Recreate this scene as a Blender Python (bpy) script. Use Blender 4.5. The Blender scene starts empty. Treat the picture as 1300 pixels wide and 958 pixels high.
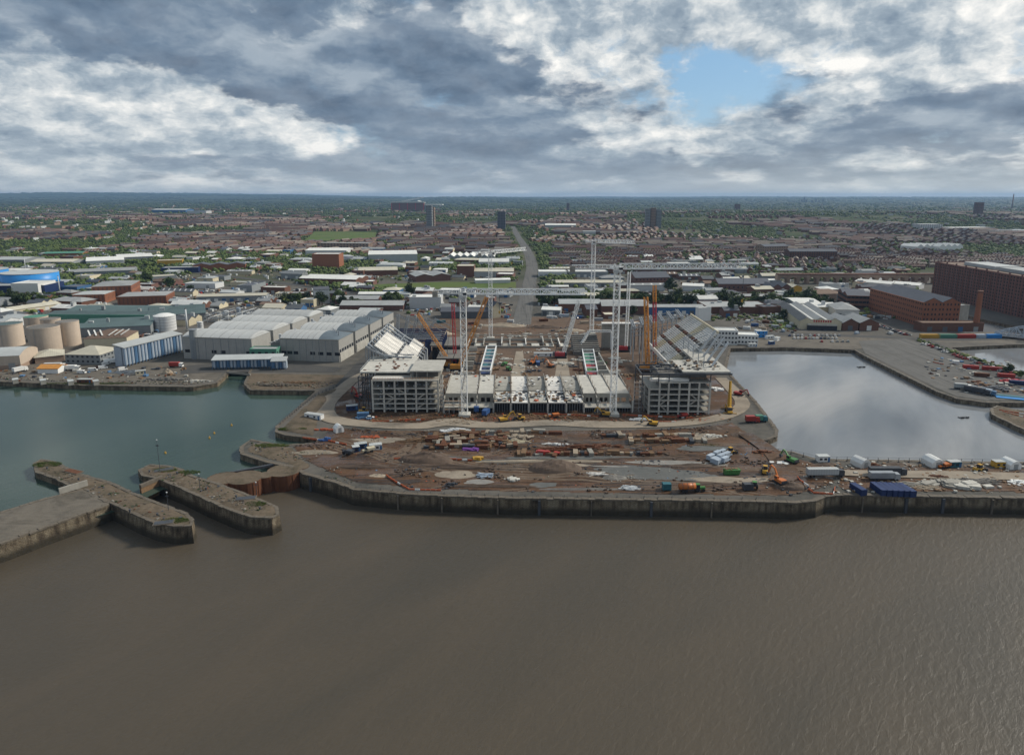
import bpy, bmesh, math, random
import numpy as np
from mathutils import Vector, Matrix, noise as mnoise
from mathutils.geometry import tessellate_polygon
R = math.radians
rnd = random.Random(7)
sc = bpy.context.scene
col = sc.collection
# ------------------------------------------------------------------ camera
PITCH, FOC, CH = R(12.0), 867.0, 112.0
cam_d = bpy.data.cameras.new('camera'); cam = bpy.data.objects.new('camera', cam_d); col.objects.link(cam)
cam.location = (0, 0, CH); cam.rotation_euler = (math.pi/2 - PITCH, 0, 0)
cam_d.sensor_width = 36.0; cam_d.lens = FOC/1300*36; cam_d.shift_y = -45/1300
cam_d.clip_start = 1.0; cam_d.clip_end = 90000
sc.camera = cam
# ------------------------------------------------------------------ view / render settings
vs = sc.view_settings
vs.view_transform = 'Standard'; vs.look = 'None'; vs.exposure = 0.12; vs.gamma = 1.0; vs.use_curve_mapping = False
sc.render.engine = 'CYCLES'
cy = sc.cycles
cy.use_denoising = True; cy.max_bounces = 4; cy.diffuse_bounces = 2; cy.glossy_bounces = 2
cy.transmission_bounces = 2; cy.volume_bounces = 1; cy.transparent_max_bounces = 6
cy.sample_clamp_indirect = 6.0
# ------------------------------------------------------------------ node expression helper
class X:
    """a shader socket with arithmetic"""
    def __init__(s, t, sock): s.t, s.s = t, sock
    def _m(s, op, *o):
        n = s.t.nodes.new('ShaderNodeMath'); n.operation = op
        for i, v in enumerate((s,)+o):
            if isinstance(v, X): s.t.links.new(v.s, n.inputs[i])
            else: n.inputs[i].default_value = v
        return X(s.t, n.outputs[0])
    def __add__(s, o): return s._m('ADD', o)
    __radd__ = __add__
    def __mul__(s, o): return s._m('MULTIPLY', o)
    __rmul__ = __mul__
    def __sub__(s, o): return s._m('SUBTRACT', o)
    def __rsub__(s, o): return (s*-1.0)+o
    def __truediv__(s, o): return s._m('DIVIDE', o)
    def mx(s, o): return s._m('MAXIMUM', o)
    def mn(s, o): return s._m('MINIMUM', o)
    def pw(s, o): return s._m('POWER', o)
    def exp(s): return s._m('EXPONENT')
    def ab(s): return s._m('ABSOLUTE')
    def atan2(s, o): return s._m('ARCTAN2', o)
    def step(s, a, b):
        n = s.t.nodes.new('ShaderNodeMapRange'); n.interpolation_type = 'SMOOTHSTEP'
        s.t.links.new(s.s, n.inputs[0]); n.inputs[1].default_value = a; n.inputs[2].default_value = b
        return X(s.t, n.outputs[0])
def vec(t, x, y, z):
    n = t.nodes.new('ShaderNodeCombineXYZ')
    for i, v in enumerate((x, y, z)):
        if isinstance(v, X): t.links.new(v.s, n.inputs[i])
        else: n.inputs[i].default_value = v
    return X(t, n.outputs[0])
def sep(t, v):
    n = t.nodes.new('ShaderNodeSeparateXYZ'); t.links.new(v.s, n.inputs[0])
    return [X(t, n.outputs[i]) for i in range(3)]
def nz(t, v, scale=1.0, detail=4.0, rough=.5, dist=0.0, lac=2.0):
    n = t.nodes.new('ShaderNodeTexNoise'); n.inputs['Scale'].default_value = scale; n.inputs['Detail'].default_value = detail
    n.inputs['Roughness'].default_value = rough; n.inputs['Distortion'].default_value = dist; n.inputs['Lacunarity'].default_value = lac
    if v is not None: t.links.new(v.s, n.inputs['Vector'])
    return X(t, n.outputs['Fac'])
def mixc(t, f, a, b):
    n = t.nodes.new('ShaderNodeMix'); n.data_type = 'RGBA'; n.clamp_factor = True
    for s, v in ((n.inputs[0], f), (n.inputs[6], a), (n.inputs[7], b)):
        if isinstance(v, X): t.links.new(v.s, s)
        elif isinstance(v, (tuple, list)): s.default_value = (*v[:3], 1)
        else: s.default_value = v
    return X(t, n.outputs[2])
def ramp(t, f, stops, interp='LINEAR'):
    n = t.nodes.new('ShaderNodeValToRGB'); n.color_ramp.interpolation = interp
    e = n.color_ramp.elements
    while len(e) < len(stops): e.new(.5)
    for i, (p, c) in enumerate(stops): e[i].position = p; e[i].color = (*c, 1)
    t.links.new(f.s, n.inputs[0])
    return X(t, n.outputs[0])
# ------------------------------------------------------------------ sky: broken stratocumulus over a Nishita sky
SUN_EL, SUN_AZ = 38.0, 68.0           # sun high to the right of the view and a little ahead of it
w = bpy.data.worlds.new('World'); sc.world = w; w.use_nodes = True
t = w.node_tree; t.nodes.clear()
sky = t.nodes.new('ShaderNodeTexSky'); sky.sky_type = 'NISHITA'; sky.sun_disc = False
sky.sun_elevation = R(SUN_EL); sky.sun_rotation = R(SUN_AZ); sky.air_density = 1.0; sky.dust_density = 0.6; sky.ozone_density = 1.5
SKY_STR = 0.10
tc = t.nodes.new('ShaderNodeTexCoord')
D = X(t, tc.outputs['Generated'])
dx, dy, dz = sep(t, D)
zc = dz.mx(0.0)
az = dx.atan2(dy)
vz = (zc+.02).pw(.55)
w1 = nz(t, vec(t, az*13.0, vz*21.0, 3.1), 1.0, 5, .62) - .5          # air wobble: no cloud edge follows a smooth curve
w2 = nz(t, vec(t, az*13.0, vz*21.0, 9.7), 1.0, 5, .62) - .5
qa, qe = az*9.0 + w2*.35, vz*12.5 + w1*.35
puff = nz(t, vec(t, qa, qe, 1.7), 1.0, 9, .60)                      # heaped cumulus behind
puff_up = nz(t, vec(t, qa+.12, qe+.24, 1.7), 1.0, 7, .60)
sheet_ = nz(t, vec(t, az*6.5 + w1*.3, vz*12.5 + w2*.35, 6.3), 1.0, 8, .56)  # grey layer cloud in front
sheet_lo = nz(t, vec(t, az*6.5 + w1*.3 - .06, vz*12.5 + w2*.35 - .26, 6.3), 1.0, 6, .56)
wisp = nz(t, vec(t, az*4.0+zc*6.0, zc*38.0-az*4.0, 5.5), 1.0, 4, .6)
azw = az + w1*.14
elw = zc + w2*.08*(zc*4.0+.25)
def sky_dir(px, py):
    a = (px-650)/FOC; b = -(py-434)/FOC
    d = Vector((a, math.cos(PITCH)+b*math.sin(PITCH), -math.sin(PITCH)+b*math.cos(PITCH))).normalized()
    return math.atan2(d.x, d.y), d.z
def bank(px, py, rx, ry):
    a0, e0 = sky_dir(px, py)
    ex = (azw-a0)*(FOC/rx); ey = (elw-e0)*(FOC/ry)
    return ((ex*ex+ey*ey)*-1.0).exp()
back = (puff-.5)*-.75 + (puff-puff_up)*2.3 + (wisp-.5)*.3 + .53
cum = ramp(t, back, [(.12,(.175,.24,.32)),(.40,(.34,.41,.475)),(.60,(.60,.64,.66)),(.84,(.94,.925,.885))])
fr = (sheet_-.5)*1.9 + (puff-.5)*.6 + .54
for bx_ in ((150,138,165,52,-.62),(345,168,95,34,-.42),(480,90,240,85,.48),(560,180,190,34,.36),(60,30,260,40,.30),
           (740,60,130,70,-.30),(1020,-30,340,95,-.50),(1160,62,80,26,-.36),(1075,125,60,28,-.40),(1200,150,130,36,.52),
           (1000,104,95,13,.45),(845,160,110,34,-.22),(310,205,220,13,.30),(700,212,130,11,.28),(600,218,45,9,-.35),(950,190,150,22,-.12)):
    fr = fr + bank(*bx_[:4])*bx_[4]
fmask = fr.step(.38,.66)
grey = ramp(t, (sheet_-.5)*-.9 + (sheet_lo-sheet_)*1.6 + .46, [(.1,(.078,.125,.195)),(.45,(.15,.215,.30)),(.8,(.33,.395,.465))])
cloud = mixc(t, fmask*.93, cum, grey)
hole = (bank(930,110,105,30)*1.15 + bank(870,70,60,14)*.5 + bank(880,105,40,30)*.3 + (puff-.5)*-2.6 + (w1)*1.3).step(.30,1.05)
nish = X(t, sky.outputs[0])
hs = t.nodes.new('ShaderNodeVectorMath'); hs.operation = 'SCALE'; t.links.new(nish.s, hs.inputs[0]); hs.inputs['Scale'].default_value = SKY_STR
blue = mixc(t, .55, X(t, hs.outputs[0]), (.20,.42,.66))
c1 = mixc(t, hole, cloud, blue)
hz = ((zc*-1.0)*27.0).exp()*.84
hn = wisp
warm = (az-.05).step(-.1,.65)
c2 = mixc(t, hz, c1, mixc(t, warm, mixc(t, hn, (.36,.43,.48), (.66,.69,.69)), mixc(t, hn, (.50,.55,.55), (.90,.87,.76))))
bg = t.nodes.new('ShaderNodeBackground'); t.links.new(c2.s, bg.inputs[0]); bg.inputs[1].default_value = 1.0
wo = t.nodes.new('ShaderNodeOutputWorld'); t.links.new(bg.outputs[0], wo.inputs[0])
w.cycles.sampling_method = 'MANUAL'; w.cycles.sample_map_resolution = 512
# ------------------------------------------------------------------ sun behind thin cloud
sd = bpy.data.lights.new('sun', 'SUN'); so = bpy.data.objects.new('sun', sd); col.objects.link(so)
sd.energy = 3.6; sd.angle = R(10); sd.color = (1.0, .93, .81)
sdir = Vector((math.sin(R(SUN_AZ))*math.cos(R(SUN_EL)), math.cos(R(SUN_AZ))*math.cos(R(SUN_EL)), math.sin(R(SUN_EL))))
so.rotation_euler = sdir.to_track_quat('Z', 'Y').to_euler(); so.location = (300, 0, 400)
# ------------------------------------------------------------------ placing: a photo point and a height give a place on the ground
CP, SP = math.cos(PITCH), math.sin(PITCH)
def P(px, py, z=0.0):
    a = (px-650)/FOC; b = -(py-434)/FOC
    dz_ = -SP+b*CP; t_ = (z-CH)/dz_
    return Vector((a*t_, (CP+b*SP)*t_, z))
def at(px, Y, z=0.0):                       # X of a photo column at depth Y and height z
    return (px-650)/FOC*(Y*CP+(CH-z)*SP)
def px_of(p):
    zc_ = p[1]*CP+(CH-p[2])*SP
    return 650+FOC*p[0]/zc_, 434-FOC*((p[2]-CH)*CP+p[1]*SP)/zc_
# ------------------------------------------------------------------ mesh builder
class MB:
    def __init__(s): s.v = []; s.f = []
    def add(s, vs, fs):
        n = len(s.v); s.v += [tuple(q) for q in vs]; s.f += [tuple(i+n for i in q) for q in fs]; return s
    def box(s, x0, x1, y0, y1, z0, z1, rz=0.0, bev=0.0):
        if rz:
            cx, cy_ = (x0+x1)/2, (y0+y1)/2; c, n = math.cos(rz), math.sin(rz)
            q = [((x-cx)*c-(y-cy_)*n+cx, (x-cx)*n+(y-cy_)*c+cy_) for x, y in ((x0,y0),(x1,y0),(x1,y1),(x0,y1))]
        else: q = [(x0,y0),(x1,y0),(x1,y1),(x0,y1)]
        return s.prism(q, z0, z1)
    def prism(s, q, z0, z1, bottom=True, top=True):
        n = len(q)
        fs = [(i, (i+1)%n, n+(i+1)%n, n+i) for i in range(n)]
        if top: fs.append(tuple(range(n, 2*n)))
        if bottom: fs.append(tuple(range(n-1, -1, -1)))
        return s.add([(x, y, z0) for x, y in q]+[(x, y, z1) for x, y in q], fs)
    def poly(s, pts):
        return s.add(pts, [tuple(range(len(pts)))])
    def cyl(s, x, y, z0, z1, r, n=16, r1=None, cap=True):
        r1 = r if r1 is None else r1
        a = [2*math.pi*i/n for i in range(n)]
        vs_ = [(x+r*math.cos(q), y+r*math.sin(q), z0) for q in a]+[(x+r1*math.cos(q), y+r1*math.sin(q), z1) for q in a]
        fs = [(i, (i+1)%n, n+(i+1)%n, n+i) for i in range(n)]
        if cap: fs += [tuple(range(n, 2*n)), tuple(range(n-1, -1, -1))]
        return s.add(vs_, fs)
    def bar(s, a, b, w_=.2, n=4):
        a, b = Vector(a), Vector(b); d = b-a
        if d.length < 1e-6: return s
        z = d.normalized(); x = z.orthogonal() if abs(z.z) > .95 else z.cross(Vector((0,0,1)))
        x.normalize(); y = z.cross(x); h = w_/2*(1.4142 if n == 4 else 1.0)
        an = [2*math.pi*(i+.5)/n for i in range(n)]
        vs_ = [a+x*(h*math.cos(q))+y*(h*math.sin(q)) for q in an]+[b+x*(h*math.cos(q))+y*(h*math.sin(q)) for q in an]
        return s.add(vs_, [(i, (i+1)%n, n+(i+1)%n, n+i) for i in range(n)]+[tuple(range(n, 2*n)), tuple(range(n-1,-1,-1))])
    def lattice(s, a, b, w_, pitch, th, tri=False, up=Vector((0,0,1))):
        """a square (or triangular) lattice girder from a to b"""
        a, b = Vector(a), Vector(b); d = (b-a); L = d.length; d.normalize()
        x = d.cross(up)
        if x.length < .05: x = Vector((1,0,0)) if abs(d.x) < .9 else Vector((0,1,0))
        x.normalize(); y = x.cross(d)
        h = w_/2
        cor = [x*-h+y*-h, x*h+y*-h, y*h*1.1] if tri else [x*-h+y*-h, x*h+y*-h, x*h+y*h, x*-h+y*h]
        for c in cor: s.bar(a+c, b+c, th)
        k = max(1, round(L/pitch)); m = len(cor)
        for i in range(k):
            p0, p1 = a+d*(L*i/k), a+d*(L*(i+1)/k)
            for j in range(m):
                c0, c1 = cor[j], cor[(j+1)%m]
                if i % 2: c0, c1 = c1, c0
                s.bar(p0+c0, p1+c1, th*.62)
                s.bar(p0+cor[j], p0+cor[(j+1)%m], th*.55)
        return s
    def obj(s, name, mat, parent=None, smooth=False, loc=None):
        me = bpy.data.meshes.new(name); me.from_pydata(s.v, [], s.f); me.materials.append(mat)
        if smooth:
            for p in me.polygons: p.use_smooth = True
        o = bpy.data.objects.new(name, me); col.objects.link(o)
        if parent: o.parent = parent
        if loc is not None: o.location = loc
        return o
def tag(o, label=None, cat=None, group=None, kind=None):
    if label: o['label'] = label
    if cat: o['category'] = cat
    if group: o['group'] = group
    if kind: o['kind'] = kind
    return o
def thing(name, label, cat, loc=(0,0,0), rz=0.0, group=None):
    o = bpy.data.objects.new(name, None); col.objects.link(o); o.empty_display_size = .5
    o.location = loc; o.rotation_euler = (0, 0, rz)
    return tag(o, label, cat, group)
def dup(root, loc, rz, label=None, group=None, scale=None):
    r = root.copy(); col.objects.link(r); r.location = loc; r.rotation_euler = (0, 0, rz)
    if scale: r.scale = (scale,)*3
    if label: r['label'] = label
    if group: r['group'] = group
    for ch in root.children:
        c = ch.copy(); col.objects.link(c); c.parent = r
        for g in ch.children:
            d = g.copy(); col.objects.link(d); d.parent = c
    return r
def repaint(root, frm, to):                  # a copy in another colour
    for ch in root.children_recursive:
        if ch.type == 'MESH' and ch.data.materials and ch.data.materials[0] == frm:
            ch.data = ch.data.copy(); ch.data.materials[0] = to
    return root
# ------------------------------------------------------------------ materials
def principled(name):
    m = bpy.data.materials.new(name); m.use_nodes = True; t = m.node_tree
    b = t.nodes['Principled BSDF']; b.inputs['Specular IOR Level'].default_value = .3
    return m, t, b
def objco(t, which='Object'):
    n = t.nodes.new('ShaderNodeTexCoord'); return X(t, n.outputs[which])
def scalev(t, v, s):
    n = t.nodes.new('ShaderNodeVectorMath'); n.operation = 'MULTIPLY'; t.links.new(v.s, n.inputs[0]); n.inputs[1].default_value = s
    return X(t, n.outputs[0])
def bump(t, b, h, strength=.3, dist=.1):
    n = t.nodes.new('ShaderNodeBump'); n.inputs['Strength'].default_value = strength; n.inputs['Distance'].default_value = dist
    t.links.new(h.s, n.inputs['Height']); t.links.new(n.outputs[0], b.inputs['Normal'])
MC = {}
def M(name, c=None, rough=.75, var=.35, sc_=.35, metal=0.0, rand=.12, streak=0.0, rib=0.0):
    """weathered paint / concrete / brick: a base colour with blotches, rain streaks and a shift from object to object"""
    if name in MC: return MC[name]
    m, t, b = principled(name)
    co = objco(t)
    n1 = nz(t, co, sc_, 4, .6)
    f_ = (n1-.5)*(var*2)+1.0
    if streak: f_ = f_ + (nz(t, scalev(t, co, (1.1,1.1,.06)), 1.0, 3, .6)-.5)*streak
    if rib:
        x_, y_, z_ = sep(t, co)
        wv = t.nodes.new('ShaderNodeTexWave'); wv.inputs['Scale'].default_value = rib; wv.inputs['Distortion'].default_value = .3
        t.links.new(co.s, wv.inputs['Vector']); f_ = f_ + (X(t, wv.outputs['Fac'])-.5)*.14
    oi = t.nodes.new('ShaderNodeObjectInfo')
    f_ = f_ + (X(t, oi.outputs['Random'])-.5)*(rand*2)
    hs = t.nodes.new('ShaderNodeVectorMath'); hs.operation = 'SCALE'; hs.inputs[0].default_value = c; t.links.new(f_.s, hs.inputs['Scale'])
    t.links.new(hs.outputs[0], b.inputs['Base Color'])
    b.inputs['Roughness'].default_value = rough; b.inputs['Metallic'].default_value = metal
    MC[name] = m; return m
for nm, c, kw in (
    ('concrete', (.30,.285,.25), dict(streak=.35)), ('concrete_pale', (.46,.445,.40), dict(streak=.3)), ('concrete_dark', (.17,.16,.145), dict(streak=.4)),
    ('precast_white', (.66,.64,.60), dict(var=.3, sc_=.25)), ('slab_grey', (.38,.365,.325), dict(var=.4, sc_=.2)),
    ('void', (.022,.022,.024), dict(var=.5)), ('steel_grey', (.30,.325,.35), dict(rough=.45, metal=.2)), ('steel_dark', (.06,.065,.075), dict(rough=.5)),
    ('steel_light', (.52,.54,.55), dict(rough=.4, var=.15)), ('crane_white', (.78,.79,.78), dict(rough=.4, var=.12)), ('crane_orange', (.55,.24,.045), dict(rough=.45, var=.25)),
    ('crane_red', (.38,.04,.045), dict(rough=.45)), ('plant_yellow', (.50,.29,.04), dict(rough=.4, var=.2)), ('plant_orange', (.46,.14,.035), dict(rough=.4, var=.2)),
    ('plant_green', (.06,.19,.05), dict(rough=.4, var=.2)), ('plant_blue', (.035,.09,.24), dict(rough=.4, var=.2)), ('plant_red', (.33,.04,.03), dict(rough=.4, var=.2)),
    ('navy', (.018,.035,.11), dict(rough=.45, var=.2)), ('teal', (.035,.14,.17), dict(rough=.45, var=.2)), ('rubber', (.018,.018,.02), dict(rough=.8)),
    ('glass_dark', (.03,.035,.045), dict(rough=.12, var=.2)), ('white_paint', (.72,.72,.70), dict(rough=.5, var=.10)), ('cream', (.56,.50,.36), dict(var=.15)),
    ('roof_white', (.66,.66,.63), dict(rib=.3, var=.22, sc_=.12)), ('roof_grey', (.30,.31,.31), dict(rib=.3, var=.3, sc_=.15)), ('roof_dark', (.10,.11,.12), dict(var=.3, sc_=.15)),
    ('roof_cream', (.50,.47,.38), dict(rib=.3, var=.25, sc_=.15)), ('roof_teal', (.085,.125,.128), dict(rib=.22, var=.3, sc_=.1)), ('roof_slate', (.10,.108,.128), dict(var=.25, sc_=.2)),
    ('roof_brown', (.17,.115,.085), dict(var=.3, sc_=.2)), ('roof_green', (.08,.22,.16), dict(var=.2)), ('roof_pale', (.40,.42,.42), dict(rib=.3, var=.25, sc_=.12)),
    ('brick', (.15,.072,.048), dict(var=.3, sc_=.5)), ('brick_orange', (.25,.10,.054), dict(var=.25, sc_=.5)), ('brick_brown', (.15,.078,.062), dict(var=.3, sc_=.4, streak=.5)),
    ('brick_pale', (.28,.2,.15), dict(var=.25)), ('clad_grey', (.24,.26,.27), dict(var=.15)), ('clad_blue', (.05,.13,.27), dict(var=.15)), ('clad_white', (.55,.56,.56), dict(var=.12)),
    ('blue_bright', (.03,.22,.55), dict(rough=.4, var=.1)), ('silo_pale', (.36,.42,.49), dict(rough=.45, var=.12, streak=.3)), ('silo_blue', (.09,.18,.31), dict(rough=.45, var=.12, streak=.3)),
    ('tank_beige', (.52,.43,.345), dict(rough=.6, var=.12, streak=.25)), ('rust', (.13,.052,.025), dict(var=.45, streak=.7)), ('timber', (.20,.125,.07), dict(var=.4, sc_=1.0)),
    ('spoil', (.09,.062,.045), dict(var=.5, sc_=.5)), ('sand', (.34,.28,.21), dict(var=.3)), ('quay_stone', (.125,.106,.083), dict(var=.5, sc_=.5, streak=.9)),
    ('bark', (.06,.045,.032), dict()), ('ww_wall', (.345,.34,.32), dict(var=.18, streak=.3)), ('ww_roof', (.42,.43,.425), dict(rib=.22, var=.2, sc_=.1)), ('ww_roof_dark', (.115,.145,.17), dict(var=.3, sc_=.2)),
    ('barrier_orange', (.42,.10,.04), dict(var=.3)), ('house_slate', (.082,.08,.087), dict(var=.3)), ('house_brown', (.10,.07,.06), dict(var=.3)), ('house_red', (.115,.066,.053), dict(var=.3)), ('house_grey', (.12,.113,.11), dict(var=.3)),
    ('house_tan', (.21,.175,.145), dict(var=.3)), ('brick_dark_red', (.20,.098,.076), dict(var=.35, sc_=.3, streak=.6)), ('tarp_purple', (.12,.04,.2), dict())):
    M(nm, c, **kw)
def ground_mat(name, cols, s1=.05, s2=.6, rough=.9, bmp=.5, spec=.2, wet=0.0, track=0.0, lane=0.0):
    """three earth colours mixed at two scales (world metres)"""
    m, t, b = principled(name); co = objco(t)
    a = nz(t, co, s1, 6, .62, .6); f_ = nz(t, co, s2, 5, .65)
    c = ramp(t, a, [(.3, cols[0]), (.46, cols[1]), (.62, cols[2])])
    c = mixc(t, (f_-.35)*1.6, c, cols[3] if len(cols) > 3 else cols[1])
    if lane:
        ln_ = nz(t, scalev(t, co, (.42,.008,0)), 1.0, 5, .7, .6); c = mixc(t, ln_.step(.52,.7)*lane, c, tuple(v_*.5 for v_ in cols[0])); c = mixc(t, ln_.step(.46,.32)*lane*.8, c, tuple(v_*1.35 for v_ in cols[3]))
    if track:
        tk = nz(t, scalev(t, co, (.03,.55,0)), 1.0, 5, .7, 1.2); c = mixc(t, tk.step(.5,.66)*track, c, tuple(v_*.45 for v_ in cols[0])); c = mixc(t, tk.step(.44,.34)*track*.7, c, cols[3])
    t.links.new(c.s, b.inputs['Base Color']); b.inputs['Roughness'].default_value = rough; b.inputs['Specular IOR Level'].default_value = spec
    if wet: r_ = ramp(t, nz(t, co, s1*1.7, 4, .6), [(.42,(.15,)*3),(.56,(rough,)*3)]); t.links.new(r_.s, b.inputs['Roughness'])
    bump(t, b, f_, bmp, .25); MC[name] = m; return m
ground_mat('urban', [(.105,.10,.095),(.15,.14,.125),(.085,.085,.08),(.19,.175,.15)], .012, .25)
ground_mat('asphalt', [(.05,.05,.052),(.075,.073,.07),(.06,.06,.06),(.09,.086,.08)], .04, .5)
ground_mat('concrete_yard', [(0.0685,0.0607,0.0500),(0.1411,0.1244,0.1028),(0.0806,0.0715,0.0602),(0.1693,0.1516,0.1248)], .05, .6, track=.3)
ground_mat('dirt', [(0.0306,0.0168,0.0105),(0.0926,0.0492,0.0273),(0.0604,0.0417,0.0290),(0.1490,0.0875,0.0523)], .035, .7, wet=1, track=.75)
ground_mat('haul', [(0.2295,0.1913,0.1487),(0.2805,0.238,0.187),(0.187,0.1573,0.1232),(0.306,0.2635,0.2125)], .06, .6)
ground_mat('pitch_earth', [(0.0523,0.0340,0.0229),(0.1189,0.0765,0.0505),(0.0810,0.0544,0.0383),(0.1904,0.1360,0.0994)], .05, .6, track=.5)
ground_mat('quay_top', [(0.0502,0.0381,0.0253),(0.1297,0.0992,0.0707),(0.0620,0.0520,0.0340),(0.1674,0.1349,0.0967)], .09, .7, track=.3)
ground_mat('grass', [(.05,.085,.018),(.085,.13,.028),(.11,.12,.04),(.07,.10,.025)], .02, .4)
ground_mat('roadtar', [(0.08,0.0784,0.076),(0.12,0.1176,0.112),(0.092,0.0896,0.084),(0.136,0.132,0.124)], .05, .5, lane=.8)
ground_mat('slag', [(0.075,0.0788,0.075),(0.1125,0.1162,0.1125),(0.1425,0.1425,0.1387),(0.0975,0.1013,0.0975)], .06, .9)
# foliage
def leaf_mat(name, dark, light):
    m, t, b = principled(name); co = objco(t)
    oi = t.nodes.new('ShaderNodeObjectInfo')
    f_ = nz(t, co, .5, 3, .6)*1.3-.15+(X(t, oi.outputs['Random'])-.5)*.5
    c = mixc(t, f_, dark, light); t.links.new(c.s, b.inputs['Base Color']); b.inputs['Roughness'].default_value = .7
    MC[name] = m; return m
leaf_mat('leaf_dark', (.012,.024,.008), (.042,.068,.018)); leaf_mat('leaf_mid', (.03,.055,.013), (.085,.125,.028)); leaf_mat('leaf_light', (.06,.09,.02), (.16,.19,.04))
leaf_mat('leaf_far', (.016,.030,.014), (.06,.085,.03))
# water
def water_mat(name, body, rough, waves, spec=.5, murk_sheen=None):
    m, t, b = principled(name); co = objco(t)
    x_, y_, z_ = sep(t, co)
    a = x_*.62+y_*.78; c = y_*.62-x_*.78            # wind across the water
    n1 = nz(t, vec(t, a*waves[0]*.42, c*waves[0], 0.0), 1.0, 5, .62, .4)
    n2 = nz(t, vec(t, a*.008, c*.022, 0.0), 1.0, 6, .6, .8)
    bump(t, b, n1, waves[1], waves[2])
    col_ = mixc(t, (n2-.36)*3.4, body, murk_sheen or body); t.links.new(col_.s, b.inputs['Base Color'])
    b.inputs['Roughness'].default_value = rough; b.inputs['Specular IOR Level'].default_value = spec; b.inputs['IOR'].default_value = 1.33
    MC[name] = m; return m
water_mat('river_water', (.078,.063,.045), .46, (.6, .6, .36), murk_sheen=(.062,.053,.040))
water_mat('dock_green', (.046,.072,.058), .10, (.6, .20, .15), murk_sheen=(.036,.06,.05))
water_mat('dock_grey_sheen', (.15,.162,.175), .06, (.5, .09, .10), murk_sheen=(.23,.24,.25))  # both pale tones put bright sky reflection into the water colour
# ================================================================== THE SETTING
def pxl(l, z=0.0): return [P(x, y, z) for x, y in l]
COAST = [(-260,474),(0,484),(110,489),(245,491),(275,486),(285,477),(292,469),(318,469),(310,487),(318,495),(402,496),(351,541),(350,548),(362,552),(402,556),
         (404,562),(362,565),(318,558),(305,567),(306,576),(336,586),(372,593),(384,601),(425,612),(450,621),(530,628),(650,632),(800,634),(960,636),(1010,638),
         (1035,636),(1048,630),(1062,628),(1300,632),(1500,634)]
DOCK_R = [(927,442),(1000,441),(1085,444),(1095,450),(1190,497),(1215,506),(1252,511),(1420,511),(1500,592),(1300,587),(1060,583),(1035,582),(1005,573),(952,570),(945,559),
          (975,558),(986,553),(987,545),(960,510),(926,474),(921,466)]
BASIN = [(1206,441),(1290,437),(1420,437),(1420,505),(1300,474),(1262,462)]
STANLEY = [(1213,397),(1260,408),(1420,440),(1420,455),(1262,426),(1215,421)]
coast = pxl(COAST); dockr = pxl(DOCK_R); basin = pxl(BASIN); stanley = pxl(STANLEY)
FARY = 32000
outer = coast+[Vector((26000,240,0)), Vector((26000,FARY,0)), Vector((-26000,FARY,0)), Vector((-26000,430,0))]
# the land: near part flat with the docks cut out, far part a rising grid
NEARY = 1300.0
near = coast+[Vector((2600,240,0)), Vector((2600,NEARY,0)), Vector((-2600,NEARY,0)), Vector((-2600,430,0))]
loops = [near, dockr, basin, stanley]
def terrain(x, y):
    """height of the land: flat docks, a low ridge inland, hills on the horizon"""
    if y < NEARY: return 0.0
    k = min(1.0, (y-NEARY)/1800.0); k = k*k*(3-2*k)
    r_ = mnoise.noise(Vector((x*.00042, y*.0005, 3.0)))
    rid = math.exp(-((y-3300)/900.0)**2)
    h_ = k*(10+10*r_)+rid*(16+10*math.tanh(x/900.0))
    if y > 7000:
        q = min(1.0, (y-7000)/12000.0)
        h_ += q*(84+40*mnoise.noise(Vector((x*.00016, y*.00012, 8.0)))+22*mnoise.noise(Vector((x*.0006, y*.0002, 2.0))))
        if x < 0: h_ += max(0, q-.55)*2.2*(150+70*mnoise.noise(Vector((x*.00025, 1.0, 5.0))))*max(0, 1-abs(x+12500)/9000.0)
    return min(h_, 232.0)
def cdt(loops):
    from mathutils.geometry import delaunay_2d_cdt
    vs_, es = [], []
    for l in loops:
        n0 = len(vs_); vs_ += [Vector((p[0], p[1])) for p in l]; es += [(n0+i, n0+(i+1)%len(l)) for i in range(len(l))]
    ov, oe, of = delaunay_2d_cdt(vs_, es, [], 0, 1e-4)[:3]
    keep = []
    for f in of:
        cx = sum(ov[i].x for i in f)/3; cy_ = sum(ov[i].y for i in f)/3
        if poly_in(loops[0], cx, cy_) and not any(poly_in(l, cx, cy_) for l in loops[1:]): keep.append(tuple(f))
    return [(v.x, v.y, 0.0) for v in ov], keep
def poly_in(poly, x, y):
    c = False; n = len(poly); j = n-1
    for i in range(n):
        a, b = poly[i], poly[j]
        if (a[1] > y) != (b[1] > y) and x < (b[0]-a[0])*(y-a[1])/(b[1]-a[1])+a[0]: c = not c
        j = i
    return c
gv, gf = cdt(loops)
me = bpy.data.meshes.new('ground'); me.from_pydata(gv, [], gf)
bm = bmesh.new(); bm.from_mesh(me)
for f in bm.faces:
    f.normal_update()
    if f.normal.z < 0: f.normal_flip()
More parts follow.
